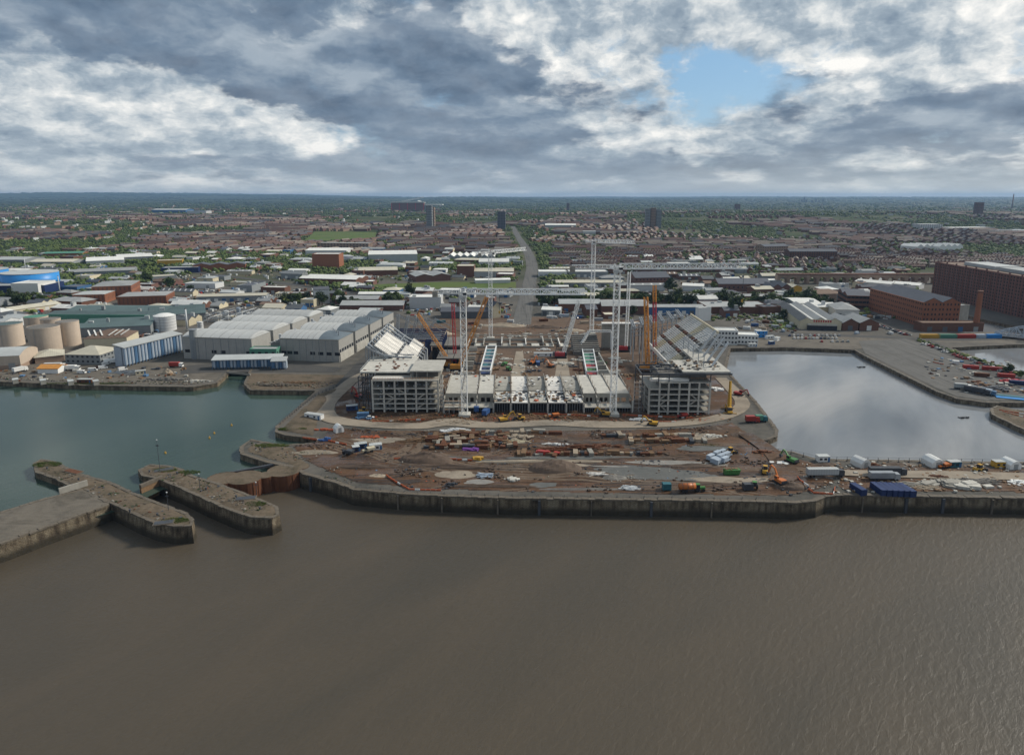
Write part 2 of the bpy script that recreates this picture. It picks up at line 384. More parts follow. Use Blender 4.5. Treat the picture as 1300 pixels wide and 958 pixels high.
# far grid, wider cells further out
ys = [NEARY]
while ys[-1] < FARY: ys.append(ys[-1]*1.045+8)
NX = 120
prev = None
for y in ys:
    half = max(2600, y*1.05); row = []
    for i in range(NX+1):
        x = (i/NX*2-1)*half; row.append(bm.verts.new((x, y, terrain(x, y))))
    if prev:
        for i in range(NX): bm.faces.new((prev[i], prev[i+1], row[i+1], row[i]))
    prev = row
bm.to_mesh(me); bm.free()
def far_ground():
    m, t, b = principled('ground_cover'); co = objco(t); x_, y_, z_ = sep(t, co)
    near_c = ramp(t, nz(t, co, .012, 6, .62, .6), [(.3,(.075,.07,.066)),(.46,(.115,.107,.096)),(.62,(.06,.06,.055))])
    near_c = mixc(t, (nz(t, co, .25, 4, .65)-.35)*1.6, near_c, (.155,.142,.122))
    gr = ramp(t, nz(t, co, .006, 6, .6, .5), [(.34,(.03,.045,.017)),(.5,(.05,.065,.024)),(.6,(.10,.095,.065)),(.7,(.085,.11,.035))])
    far_c = ramp(t, nz(t, scalev(t, co, (.0006,.0014,0)), 1.0, 7, .62), [(.35,(.022,.036,.016)),(.5,(.035,.052,.022)),(.58,(.075,.085,.045)),(.68,(.05,.065,.025))])
    c = mixc(t, (y_+(nz(t, co, .004, 4)-.5)*700.0).step(820, 1150), near_c, gr)
    c = mixc(t, y_.step(3200, 6000), c, far_c)
    t.links.new(c.s, b.inputs['Base Color']); b.inputs['Roughness'].default_value = .95; b.inputs['Specular IOR Level'].default_value = .1
    return m
me.materials.append(far_ground())
ground = bpy.data.objects.new('ground', me); col.objects.link(ground); tag(ground, kind='structure')
# water
def sheet(name, pts, mat, kind='structure', z=None):
    q = [Vector(p) for p in pts]
    if z is not None:
        for p in q: p.z = z
    tr = tessellate_polygon([q]); mb = MB()
    a, b, c = (q[i] for i in tr[0])
    fl = (b-a).cross(c-a).z < 0
    mb.add(q, [tuple(i[::-1]) if fl else tuple(i) for i in tr])
    return tag(mb.obj(name, MC[mat]), kind=kind)
WR, WD = -6.5, -2.6
sheet('river', [(-2500,-600,0),(2500,-600,0),(2500,480,0),(-2500,480,0)], 'river_water', z=WR)
dk = pxl([(-260,742),(20,672),(150,640),(205,614),(262,606),(300,600),(345,596),(420,560),(450,490),(340,455),(-260,455)], 0)
sheet('dock_water_green', dk, 'dock_green', z=WD)
sheet('dock_water_grey', pxl([(900,425),(1100,425),(1205,480),(1500,490),(1640,600),(1300,595),(1000,590),(935,575),(900,500)]), 'dock_grey_sheen', z=WD)
sheet('basin_water', pxl([(1190,432),(1440,430),(1440,520),(1258,474)]), 'dock_grey_sheen', z=WD-.05)
sheet('canal_water', pxl([(1205,392),(1440,435),(1440,462),(1205,427)]), 'dock_grey_sheen', z=WD-.1)
# quay walls: thick courses of stone under a proud coping, following the edge of the land
def quay_mat():
    m, t, b = principled('quay_masonry'); co = objco(t); x_, y_, z_ = sep(t, co)
    st = nz(t, scalev(t, co, (.55,.55,.07)), 1.0, 5, .65); bl = nz(t, co, .18, 5, .6)
    c = ramp(t, st*.6+bl*.4, [(.34,(.034,.026,.018)),(.46,(.125,.097,.066)),(.56,(.25,.205,.142)),(.7,(.36,.315,.24))])
    bk = t.nodes.new('ShaderNodeTexBrick'); bk.inputs['Scale'].default_value = .55; bk.inputs['Color1'].default_value = (1,1,1,1); bk.inputs['Color2'].default_value = (.72,.72,.72,1); bk.inputs['Mortar'].default_value = (.3,.3,.3,1); bk.inputs['Mortar Size'].default_value = .03
    t.links.new(vec(t, x_*.8+y_*.6, z_, 0.0).s, bk.inputs['Vector'])
    mu = t.nodes.new('ShaderNodeMix'); mu.data_type = 'RGBA'; mu.blend_type = 'MULTIPLY'; mu.inputs[0].default_value = .85; t.links.new(c.s, mu.inputs[6]); t.links.new(bk.outputs[0], mu.inputs[7]); c = X(t, mu.outputs[2])
    lo = (z_*-1.0+(st-.5)*3.0).step(2.6, 5.2)           # weed and mud below the tide line
    c = mixc(t, lo*.9, c, (.028,.024,.016)); t.links.new(c.s, b.inputs['Base Color'])
    b.inputs['Roughness'].default_value = .85; bump(t, b, nz(t, scalev(t, co, (.8,.8,1.4)), 1.0, 4, .6), .8, .3)
    MC['quay_masonry'] = m
quay_mat()
def quay(name, pts, depth, label, th=1.5, closed=False, coping=True, up=.0):
    """a retaining wall below the edge line pts, land on the left of travel"""
    mb = MB(); cb = MB(); n = len(pts); rng = range(n if closed else n-1)
    nor = []
    for i in range(n):
        a = pts[(i-1)%n] if (closed or i) else pts[i]; b = pts[(i+1)%n] if (closed or i < n-1) else pts[i]
        d = (b-a).normalized(); nor.append(Vector((d.y, -d.x, 0)))
    for i in rng:
        j = (i+1)%n; a, b = pts[i], pts[j]
        ao, bo, ai, bi = a+nor[i]*.25, b+nor[j]*.25, a-nor[i]*th, b-nor[j]*th
        bat = depth*.06
        mb.add([ao+nor[i]*bat+Vector((0,0,-depth)), bo+nor[j]*bat+Vector((0,0,-depth)), bo+Vector((0,0,-.45)), ao+Vector((0,0,-.45)), ai+Vector((0,0,-.45)), bi+Vector((0,0,-.45))],
               [(0,1,2,3),(3,2,5,4)])
        L = (b-a).length; k = max(1, int(L/2.6))
        for s in range(k):                                # coping blocks with open joints, each a little out of line
            p, q = a.lerp(b, (s+.012)/k), a.lerp(b, (s+.988)/k); n0 = nor[i].lerp(nor[j], (s+.5)/k)
            e = rnd.uniform(-.22,.22); zt = .16+up+rnd.uniform(-.12,.12)
            po, qo, pi_, qi = p+n0*(.42+e), q+n0*(.42+e), p-n0*th, q-n0*th
            cb.add([(v.x, v.y, z) for z in (-.45, zt) for v in (po, qo, qi, pi_)], [(0,1,5,4),(1,2,6,5),(2,3,7,6),(3,0,4,7),(4,5,6,7)])
    r_ = thing(name, label, 'wall', (0,0,0))
    mb.obj('wall_face', MC['quay_masonry'], r_)
    c_ = cb.obj('coping', MC['quay_stone'], r_); c_['kind'] = 'stuff'
    for i in rng:                                          # timber fenders, ladders and rubbing strips down the face
        a, b = pts[i], pts[(i+1)%n]; L = (b-a).length; d = (b-a).normalized(); k = int(L/17) if depth > 6 else 0
        for s in range(k):
            p = a+d*(L*(s+rnd.uniform(.25,.75))/k); q = nor[i].lerp(nor[(i+1)%n], (s+.5)/k); w_ = rnd.choice((.25,.3,.5)); o1, o2 = q*.3, q*(.8+depth*.05)
            MB().add([(*(v.xy), z) for z in (-depth, -.5) for v in (p-d*w_+o1, p+d*w_+o1, p+d*w_+o2, p-d*w_+o2)], [(1,0,4,5),(2,1,5,6),(3,2,6,7),(0,3,7,4),(4,7,6,5)]).obj('fender', MC['quay_stone' if w_ < .4 else 'steel_dark'], r_)
    return r_
def rng_px(lo, hi): return coast[lo:hi+1]
quay('quay_wall', coast[0:7], 5, 'low stone quay wall along the industrial yard beside the green dock', 1.2)
quay('quay_wall', coast[7:12], 5, 'stone quay wall and revetment between green dock and stadium site', 1.2)
quay('quay_wall', coast[11:16], 5, 'mossy rounded quay end jutting into the green dock', 1.2)
quay('quay_wall', coast[15:22], 7.5, 'weathered stone sides of the pier head beside the rusty cofferdam', 1.4)
quay('river_wall', coast[21:31], 7.5, 'long curving stone river wall in front of the stadium site', 1.6)
quay('river_wall', coast[30:35], 7.5, 'straight dark river wall below the blue containers at right', 1.6)
quay('quay_wall', dockr[0:3], 4, 'low quay wall at far end of the grey dock beside the car park', 1.2)
quay('quay_wall', dockr[2:8], 4, 'long diagonal quay wall along the bare tarmac quay', 1.2)
quay('quay_wall', dockr[8:14], 4, 'near quay wall of the grey dock lined with a post fence', 1.2)
quay('quay_wall', dockr[13:21]+[dockr[0]], 4, 'curved quay wall with hooked end beside the haul road', 1.2)
quay('quay_wall', basin+[basin[0]], 4, 'stone quay wall around the small basin behind the containers', 1.0)
quay('quay_wall', stanley+[stanley[0]], 4, 'quay wall around the narrow canal between the brick warehouses', 1.0)
# ---- sheets on the land
def edge_dist(poly, x, y):
    best = 1e9; n = len(poly)
    for i in range(n):
        ax, ay = poly[i][0], poly[i][1]; bx, by = poly[(i+1)%n][0], poly[(i+1)%n][1]
        dx_, dy_ = bx-ax, by-ay; l = dx_*dx_+dy_*dy_
        k = max(0, min(1, ((x-ax)*dx_+(y-ay)*dy_)/l)) if l else 0
        best = min(best, math.hypot(x-ax-k*dx_, y-ay-k*dy_))
    return best
MOUNDS = [(P(540,590),16,9,2.2),(P(700,596),12,6,1.8),(P(470,580),10,6,1.5),(P(745,607),8,3,1.4),(P(600,578),9,4,1.2),(P(905,540),9,4,1.0),(P(665,570),12,4,1.5),(P(760,572),12,3,1.4),(P(1010,617),9,3,1.3)]
def dirt_h(x, y):
    h_ = .35+.55*mnoise.fractal(Vector((x*.06, y*.09, 1.0)), 1.0, 2.0, 4)
    h_ += .22*abs(math.sin((y+4*mnoise.noise(Vector((x*.03, y*.03, 7))))*1.1))*max(0, mnoise.noise(Vector((x*.02, y*.03, 4)))+.2)
    for m_, a, b, c in MOUNDS: h_ += c*math.exp(-((x-m_.x)/a)**2-((y-m_.y)/b)**2)
    return max(.03, h_)
def earth(name, poly, mat, step, hf, fade=4.0):
    xs = [p[0] for p in poly]; ys_ = [p[1] for p in poly]
    nx, ny = int((max(xs)-min(xs))/step)+1, int((max(ys_)-min(ys_))/step)+1
    idx = {}; mb = MB()
    for j in range(ny):
        for i in range(nx):
            x, y = min(xs)+i*step, min(ys_)+j*step
            if poly_in(poly, x, y):
                d = min(1.0, edge_dist(poly, x, y)/fade)
                idx[i, j] = len(mb.v); mb.v.append((x, y, .03+d*hf(x, y)))
    for (i, j) in idx:
        q = ((i,j),(i+1,j),(i+1,j+1),(i,j+1))
        if all(k in idx for k in q): mb.f.append(tuple(idx[k] for k in q))
    return tag(mb.obj(name, MC[mat], smooth=True), kind='structure')
SITE = pxl([(404,560),(420,542),(470,546),(640,547),(760,546),(880,543),(930,536),(968,562),(1000,578),(1036,588),(1058,594),(1060,612),(1040,622),(1000,630),(640,624),(530,620),(450,612),(420,600),(392,588),(376,575),(372,566)])
earth('site_earth', SITE, 'dirt', 1.1, dirt_h)
APRON = pxl([(428,532),(425,510),(448,488),(468,478),(500,470),(900,470),(936,500),(944,516),(905,532),(820,536),(640,536),(500,538),(450,538)])
sheet('stadium_apron', APRON, 'dirt', z=.02)
earth('south_yard', pxl([(1062,612),(1066,594),(1100,590),(1300,594),(1480,597),(1480,628),(1300,626),(1066,622)]), 'dirt', 1.6, lambda x, y: .12+.2*abs(mnoise.noise(Vector((x*.08,y*.1,1)))), 2.0)
earth('pier_earth', pxl([(320,562),(372,568),(390,588),(372,590),(340,583),(312,573)]), 'quay_top', 1.1, lambda x, y: .25+.3*mnoise.noise(Vector((x*.1,y*.12,1))), 2.0)
earth('spur_earth', pxl([(404,500),(432,491),(408,520),(402,545),(398,554),(356,547),(360,540)]), 'quay_top', 1.1, lambda x, y: .5+.6*mnoise.noise(Vector((x*.1,y*.12,1))), 3.0)
def ribbon(name, pts, wd, mat, z=.06, kind='structure'):
    """a road along a line of (x,y[,width]) points, smoothed"""
    p = [Vector((q[0], q[1], 0)) for q in pts]; ws = wd if isinstance(wd, (list, tuple)) else [wd]*len(p)
    out = []
    for i in range(len(p)-1):
        a, b, c, d = p[max(i-1,0)], p[i], p[i+1], p[min(i+2,len(p)-1)]
        for s in range(8):
            k = s/8; out.append((.5*((2*b)+(c-a)*k+(2*a-5*b+4*c-d)*k*k+(3*b-a-3*c+d)*k**3), ws[i]*(1-k)+ws[i+1]*k))
    out.append((p[-1], ws[-1])); mb = MB()
    for i, (q, w_) in enumerate(out):
        d = (out[min(i+1,len(out)-1)][0]-out[max(i-1,0)][0]).normalized(); n = Vector((-d.y, d.x, 0))*w_/2
        e = rnd.uniform(-.25,.25) if mat == 'haul' else 0
        for s in (-1,1):
            u_ = q+n*s*(1+e*.15); mb.v.append((u_.x, u_.y, z+terrain(u_.x, u_.y)))
        if i: mb.f.append((2*i-2, 2*i-1, 2*i+1, 2*i))
    for k, f_ in enumerate(mb.f):
        a, b, c = (Vector(mb.v[i]) for i in f_[:3])
        if (b-a).cross(c-a).z < 0: mb.f[k] = f_[::-1]
    return tag(mb.obj(name, MC[mat]), kind=kind)
ribbon('haul_road', pxl([(478,468),(452,480),(432,496),(416,511),(413,524),(425,533),(470,539),(530,541),(570,536),(620,540),(700,537),(760,539),(830,539),(880,536),(918,529),(938,520),(942,510),(930,495),(915,480)]), [7,8,9,10,10,10,9,9,12,9,9,11,9,8,8,8,8,8,7], 'haul', .3)
ribbon('haul_road', pxl([(1030,598),(1070,601),(1150,603),(1230,604),(1320,607),(1480,611)]), [5,6,7.5,8,8,8], 'haul', .55)
ribbon('haul_road', pxl([(945,552),(975,572),(992,590),(1000,604),(985,614)]), [7,8,9,9,7], 'dirt', .9)
# road inland, yards, fields
ribbon('road', [(P(662,412).x,P(662,412).y),(P(668,380).x,P(668,380).y),(P(674,350).x,P(674,350).y),(P(675,335).x,P(675,335).y),(P(669,318).x,P(669,318).y),(P(659,304).x,P(659,304).y),(P(651,292).x,P(651,292).y)], [17,17,18,19,19,17,15], 'roadtar', .22)
ribbon('road', pxl([(1340,425),(1215,431),(1100,427),(1000,424),(900,424),(800,412),(700,407),(600,404),(520,405),(470,385),(440,372),(300,352),(120,332)]), 11, 'asphalt', .10)
ribbon('road', pxl([(437,490),(462,462),(490,432),(512,410)]), [11,11,11,11], 'asphalt', .18)
ribbon('road', pxl([(230,470),(270,467),(340,466),(430,470)]), [22,26,28,12], 'asphalt', .11)
ribbon('road', pxl([(470,385),(456,370),(470,355),(490,342)]), 9, 'asphalt', .15)
sheet('tarmac_quay', pxl([(1090,433),(1150,430),(1172,437),(1210,452),(1262,478),(1300,494),(1400,500),(1400,508),(1252,508),(1215,503),(1192,494),(1098,448)]), 'roadtar', z=.12)
sheet('quay_road', pxl([(1155,428),(1182,432),(1225,450),(1300,480),(1300,496),(1262,479),(1205,452)]), 'asphalt', z=.16)
sheet('car_park', pxl([(930,440),(932,426),(1000,424),(1092,424),(1150,430),(1088,443),(1000,440)]), 'concrete_yard', z=.05)
sheet('container_quay', pxl([(1172,434),(1176,424),(1270,421),(1292,430),(1289,436)]), 'concrete_yard', z=.06)
sheet('yard', pxl([(-260,470),(0,480),(110,486),(245,488),(274,482),(282,474),(230,462),(120,455),(-100,450),(-260,452)]), 'concrete_yard', z=.05)
sheet('yard', pxl([(312,487),(320,494),(400,494),(440,484),(440,476),(316,474)]), 'quay_top', z=.05)
sheet('grass_field', pxl([(475,367),(475,361),(560,358),(655,358),(655,366),(560,367)]), 'grass', z=.1)
sheet('grass_field', pxl([(385,309),(400,296),(480,296),(478,305),(430,308)]), 'grass', z=terrain(0,1700)+3)
sheet('stadium_pitch_earth', [(at(565,352,0),352,0),(at(815,352,0),352,0),(at(830,470,0),470,0),(at(815,596,0),596,0),(at(520,596,0),596,0),(at(540,470,0),470,0)], 'pitch_earth', z=.08)
sheet('stadium_track', [at_ for at_ in pxl([(648,481),(668,481),(664,446),(655,446)])], 'haul', z=.16)
sheet('stadium_track', pxl([(704,481),(724,481),(719,446),(709,446)]), 'haul', z=.16)
sheet('stadium_spoil', pxl([(540,420),(560,404),(700,402),(850,408),(860,425),(700,418)]), 'pitch_earth', z=.13)
# puddles and pale spills on the site
def blot(name, px, py, rx, ry, mat, z=.9):
    c = P(px, py); q = []
    for i in range(22):
        a = i/22*2*math.pi; k = 1+.45*mnoise.noise(Vector((math.cos(a)*1.3+px, math.sin(a)*1.3, py)))
        q.append(Vector((c.x+math.cos(a)*rx*k, c.y+math.sin(a)*ry*k, z)))
    return q
def puddle_mat():
    m, t, b = principled('puddle'); co = objco(t)
    c = mixc(t, nz(t, co, .3, 4), (.16,.15,.135), (.30,.28,.25)); t.links.new(c.s, b.inputs['Base Color']); b.inputs['Roughness'].default_value = .22
    MC['puddle'] = m
puddle_mat()
# ================================================================== THE STADIUM UNDER CONSTRUCTION
def part(mb, name, mat, root, smooth=False, kind=None, label=None):
    """absolute coordinates -> child of a root that stands unrotated at its base"""
    o = mb.obj(name, MC[mat], root, smooth); o.location = -Vector(root.location)
    if kind: o['kind'] = kind
    if label: o['label'] = label
    return o
def sub(mb, name, mat, par, root, smooth=False, kind=None):
    o = mb.obj(name, MC[mat], par, smooth)
    if kind: o['kind'] = kind
    return o
def scatter_boxes(n, fx, zf, sizes, seed, thin=.6):
    r_ = random.Random(seed); mb = MB()
    for _ in range(n):
        x, y = fx(r_); a = r_.uniform(*sizes); b = a*r_.uniform(.25, 1.2); h_ = a*r_.uniform(.1, thin); z = zf(x, y)
        mb.box(x-a/2, x+a/2, y-b/2, y+b/2, z, z+h_, r_.uniform(0, 3.14))
    return mb
# ---- the two concrete corner blocks facing the river
def corner_block(label, xs, Y, floors, depth, skip, stairs):
    r_ = thing('corner_block', label, 'concrete block', ((xs[0]+xs[-1])/2, Y, 0), 0, 'concrete corner blocks of the stadium')
    top = floors[-1]
    for i, x in enumerate(xs):
        zt = floors[-2] if i in skip else top
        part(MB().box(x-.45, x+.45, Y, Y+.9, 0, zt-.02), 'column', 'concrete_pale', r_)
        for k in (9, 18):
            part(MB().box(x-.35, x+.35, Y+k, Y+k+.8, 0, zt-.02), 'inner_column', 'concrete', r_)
    for k, z in enumerate(floors):
        x0 = xs[1] if (k == len(floors)-1 and 0 in skip) else xs[0]
        x1 = xs[-2] if (k == len(floors)-1 and len(xs)-1 in skip) else xs[-1]
        part(MB().box(x0-.44, x1+.44, Y+.12, Y+depth, z-.42, z), 'floor_slab', 'concrete', r_)
        for a, b in zip(xs[:-1], xs[1:]):
            if b <= x0 or a >= x1: continue
            part(MB().box(a+.47, b-.47, Y-.04, Y+.5, z-.62, z-.05), 'edge_beam', 'concrete_pale', r_)
    for b_, z0, z1, flip in stairs:
        a, b = xs[b_]+.6, xs[b_+1]-.6
        if flip: a, b = b, a
        m = MB()
        for s in range(8):
            k0, k1 = s/8, (s+1)/8; xa, xb = a+(b-a)*k0, a+(b-a)*k1; zz_ = z0+(z1-z0)*k1
            m.box(min(xa,xb), max(xa,xb), Y+1.0, Y+2.6, zz_-.75, zz_)
        part(m, 'stair_flight', 'concrete_pale', r_)
    for a, b in zip(xs[:-1], xs[1:]):
        part(MB().box(a+.5, b-.5, Y+8.2, Y+8.5, 0, floors[-2]-.45), 'inner_wall', 'concrete_dark', r_)  # dark tone puts interior shade into the wall colour
    return r_
YB = 346.5
xl = [at(p, YB, 8) for p in (472.5, 487, 501, 514.5, 528, 541.5, 556)]
blkL = corner_block('grey concrete corner block with open floors and stairs beside green dock', xl, YB+1, [2.2, 5.0, 7.6, 10.3, 13.3, 17.6], 27, (), [(1,7.6,10.3,1),(1,5.0,7.4,0),(4,7.4,10.2,0),(4,2.4,5.2,0),(2,10.5,13,1)])
xr = [at(p, YB-3, 8) for p in (824, 837, 848.5, 862, 874.5, 887, 901)]
blkR = corner_block('grey concrete corner block with open floors below the raked white stand', xr, YB-3, [1.9, 4.9, 8.0, 11.2, 14.0, 17.6], 27, (0,), [(1,5.0,8.0,0),(1,2.0,4.9,1),(4,8.1,11.1,1),(4,5.0,7.9,0),(1,8.2,11.2,0)])
# roof clutter of the left block
r_ = blkL
part(MB().box(xl[3]+2, xl[6]+1.5, YB+5, YB+30, 21.0, 21.6), 'roof_slab', 'concrete_pale', r_)
part(MB().box(xl[3]+3.5, xl[6]-.5, YB+9, YB+26, 17.7, 20.9), 'plant_room', 'concrete_dark', r_)
for x in (xl[3]+2.6, xl[4], xl[5], xl[6]+.8): part(MB().box(x-.2, x+.2, YB+5.4, YB+5.8, 17.6, 21), 'roof_column', 'concrete', r_)
part(MB().box(xl[0]-8.5, xl[3]+1, YB+11, YB+48, 18.8, 19.5), 'terrace_slab', 'concrete_pale', r_)
part(MB().box(xl[0], xl[3]-1, YB+2.0, YB+5.2, 17.64, 18.3), 'parapet', 'precast_white', r_)
m = MB()
for x in (xl[0]-8, xl[0]-5, xl[0]-1.6):
    for y in (YB+5, YB+14, YB+23): m.box(x-.25, x+.25, y-.25, y+.25, 0, 18.7)
for z in (6.0, 12.2, 17.9):
    for y in (YB+5, YB+14, YB+23): m.box(xl[0]-8, xl[0]-1.6, y-.18, y+.18, z, z+.45)
    for x in (xl[0]-8, xl[0]-1.6): m.box(x-.16, x+.16, YB+5, YB+23, z+.05, z+.4)
part(m, 'steel_frame', 'steel_dark', r_)
m = MB()
for y in [YB+12+i*4 for i in range(9)]:
    m.bar((xl[0]-8.3, y, 19.5), (xl[0]-8.3, y, 20.7), .1)
m.bar((xl[0]-8.3, YB+12, 20.6), (xl[0]-8.3, YB+44, 20.6), .1); m.bar((xl[0]-8.3, YB+12, 20.6), (xl[2], YB+12, 20.6), .1)
part(m, 'guard_rail', 'steel_light', r_)
part(scatter_boxes(26, lambda q: (q.uniform(xl[0]-7, xl[3]), q.uniform(YB+13, YB+44)), lambda x, y: 19.5, (.4, 1.7), 3), 'stored_material', 'brick', r_, kind='stuff')
# concourse deck over the right block
r_ = blkR
sx0, sx1 = at(815, YB-3, 23), at(930, YB-3, 23)
part(MB().prism([(at(866, YB, 23), YB-2.2), (sx1-.6, YB-2.2), (sx1-.6, YB+52), (sx1-13, YB+52), (sx1-13, YB+24), (at(866, YB, 23), YB+24)], 22.3, 23.0), 'concourse_deck', 'concrete_pale', r_)
m = MB()
for y in (YB-3, YB+7, YB+17): m.box(sx0, sx1, y-.3, y+.3, 21.5, 22.28)
for x in (sx0, sx0+9, at(866, YB, 23), sx1-14, sx1-.8): m.box(x-.25, x+.25, YB-2.6, YB+16.6, 21.55, 22.2)
for x in (sx0+.4, sx0+9, xr[2], xr[4], xr[6]): m.box(x-.22, x+.22, YB-2.7, YB-2.3, 17.62, 21.5); m.box(x-.22, x+.22, YB+16.5, YB+17, 0, 21.5)
m.box(sx0+.2, sx0+.6, YB-2.8, YB-2.4, 0, 21.5)
part(m, 'deck_frame', 'steel_dark', r_)
part(MB().box(xr[1], xr[6]-1, YB+2, YB+22, 17.7, 20.6), 'plant_room', 'concrete_dark', r_)
part(MB().box(xr[0]+.6, xr[4], YB-1.6, YB+1.2, 17.64, 18.9), 'parapet', 'precast_white', r_)
m = MB(); y_ = YB-3
for i in range(5):
    x = sx0+1+i*4.2; m.bar((x, y_, 23), (x, y_, 24.2), .12)
m.bar((sx0, y_, 24.2), (sx0+20, y_, 24.2), .12); m.bar((sx0, y_, 24.2), (sx0, y_+17, 24.2), .12)
part(m, 'guard_rail', 'steel_dark', r_)
# ---- the low river stand between the corner blocks
cxp = [563, 584, 605, 626.5, 648.5, 671.5, 695.5, 719, 741.5, 759, 779, 803]
cxs = [at(p, YB, 4) for p in cxp]
r_ = thing('river_stand', 'long low concrete stand with white slab bays between the corner blocks', 'stand', (15, YB, 0))
for i, x in enumerate(cxs): part(MB().box(x-.38, x+.38, YB-.2, YB+.6, 0, 6.6 if i in (0,1,2,9,10,11) else 5.1), 'column', 'concrete_pale', r_)
for i, (a, b) in enumerate(zip(cxs[:-1], cxs[1:])):
    mid = 3 <= i <= 7
    if mid:
        part(MB().box(a+.4, b-.4, YB, YB+21, 5.15, 5.75), 'front_slab', 'slab_grey' if i % 2 else 'precast_white', r_)
    else:
        m = MB(); yw = YB+9                                     # wall with two openings, set back
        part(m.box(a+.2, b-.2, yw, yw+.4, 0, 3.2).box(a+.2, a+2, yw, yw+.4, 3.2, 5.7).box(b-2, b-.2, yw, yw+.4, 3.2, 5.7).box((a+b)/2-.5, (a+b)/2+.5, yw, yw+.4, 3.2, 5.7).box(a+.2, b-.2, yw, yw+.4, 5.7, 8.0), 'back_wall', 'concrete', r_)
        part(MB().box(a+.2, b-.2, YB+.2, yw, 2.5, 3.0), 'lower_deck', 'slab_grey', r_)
    m = MB(); y0, y1, n = (YB+21.2 if mid else YB+9.5), YB+49, 12
    for s in range(n):
        ya, yb = y0+(y1-y0)*s/n, y0+(y1-y0)*(s+1)/n; z = (6.4 if mid else 8.1)+(1.6 if mid else .6)*math.sin(s/n*2.2)-s*.08
        m.box(a+.35, b-.35, ya, yb, z-.5, z)
    part(m, 'terrace_bay', ('concrete_pale', 'slab_grey', 'concrete_pale', 'slab_grey', 'precast_white', 'concrete', 'precast_white', 'slab_grey', 'concrete_pale', 'concrete_pale', 'slab_grey')[i], r_)
    m = MB(); n = 7
    for k in range(n):
        x = a+(b-a)*(k+.5)/n; m.box(x-.09, x+.09, YB+1.6, YB+1.8, 0, 5.1 if mid else 2.45)
    part(m, 'mullions', 'steel_grey', r_)
    part(MB().box(a+.3, b-.3, YB+5, YB+5.3, 0, 5.1 if mid else 2.45), 'dark_backing', 'void', r_)  # near-black backing paints the shade of the storey behind the columns
for i, x in enumerate(cxs):
    part(MB().box(x-.22, x+.22, YB+4, YB+49.5, 5.8, 7.2).box(x-.22, x+.22, YB+22, YB+49.5, 7.2, 8.6), 'raker_wall', 'concrete', r_)
    part(MB().box(x-.22, x+.22, YB+12, YB+12.5, 7, 10.5), 'starter_column', 'concrete_pale', r_)
for mt, n, sd_ in (('white_paint', 90, 1), ('steel_dark', 90, 2), ('timber', 70, 3), ('barrier_orange', 8, 4)):
    part(scatter_boxes(n, lambda q: (q.uniform(cxs[3], cxs[8]), YB+1+19*q.random()), lambda x, y: 5.76, (.4, 1.9), sd_), 'site_material', mt, r_, kind='stuff')
    part(scatter_boxes(n//2, lambda q: (q.uniform(cxs[0], cxs[-1]), YB+24+24*q.random()), lambda x, y: 7.6, (.4, 1.7), sd_+9), 'site_material', mt, r_, kind='stuff')
# ---- raked stands
def terrace(m, x0, z0, x1, z1, y0, y1, rows):
    for i in range(rows):
        xa, xb = x0+(x1-x0)*i/rows, x0+(x1-x0)*(i+1)/rows; z = z0+(z1-z0)*(i+1)/rows
        m.box(min(xa,xb), max(xa,xb), y0, y1, z-.7, z)
    return m
LO, HI, YN, YF = (94.0, 14.0), (120.5, 33.5), 392.0, 456.0
r_ = thing('south_stand', 'steep raked white stand on grey steel beside the grey dock', 'stand', (107, YN, 0))
def on(k): return LO[0]+(HI[0]-LO[0])*k, LO[1]+(HI[1]-LO[1])*k
bays = 6
for j in range(bays):
    ya, yb = YN+(YF-YN)*j/bays+.35, YN+(YF-YN)*(j+1)/bays-.35
    for s, (k0, k1) in enumerate(((0,.27),(.33,.62),(.68,1.0))):
        if (j, s) in ((2,0),(5,0)): k0 += .1
        (xa, za), (xb, zb) = on(k0), on(k1)
        part(terrace(MB(), xa, za, xb, zb, ya, yb, max(4, int(26*(k1-k0)))), 'terrace_panel', 'precast_white' if (j+s) % 4 else 'cream', r_)
    for k in (.27, .62):
        (xa, za), (xb, zb) = on(k), on(k+.06)
        part(MB().box(xa, xb, ya, yb, za-1.2, za-.5), 'gangway', 'brick' if (j+int(k*10)) % 2 else 'slab_grey', r_)
        for q in (.25, .7):
            y = ya+(yb-ya)*q; xc, zc_ = on(k+.03); part(MB().box(xc-1.2, xc+1.2, y-.9, y+.9, zc_-.4, zc_+1.0), 'vomitory', 'brick' if j % 2 else 'concrete_dark', r_)
(xa, za), (xb, zb) = on(-.02), on(1.02); m = MB()
m.add([(xa,YN+.2,za-.8),(xb,YN+.2,zb-.8),(xb,YF-.2,zb-.8),(xa,YF-.2,za-.8),(xa,YN+.2,za-1.5),(xb,YN+.2,zb-1.5),(xb,YF-.2,zb-1.5),(xa,YF-.2,za-1.5)], [(0,1,2,3),(7,6,5,4),(0,4,5,1),(1,5,6,2),(2,6,7,3),(3,7,4,0)])
part(m, 'deck_slab', 'concrete_pale', r_)
part(MB().box(LO[0]-.9, LO[0]-.1, YN, YF, LO[1]-1.6, LO[1]+1.0), 'front_upstand', 'precast_white', r_)
part(MB().box(HI[0]+.1, HI[0]+.7, YN, YF, HI[1]-1.6, HI[1]+1.4), 'rear_upstand', 'cream', r_)
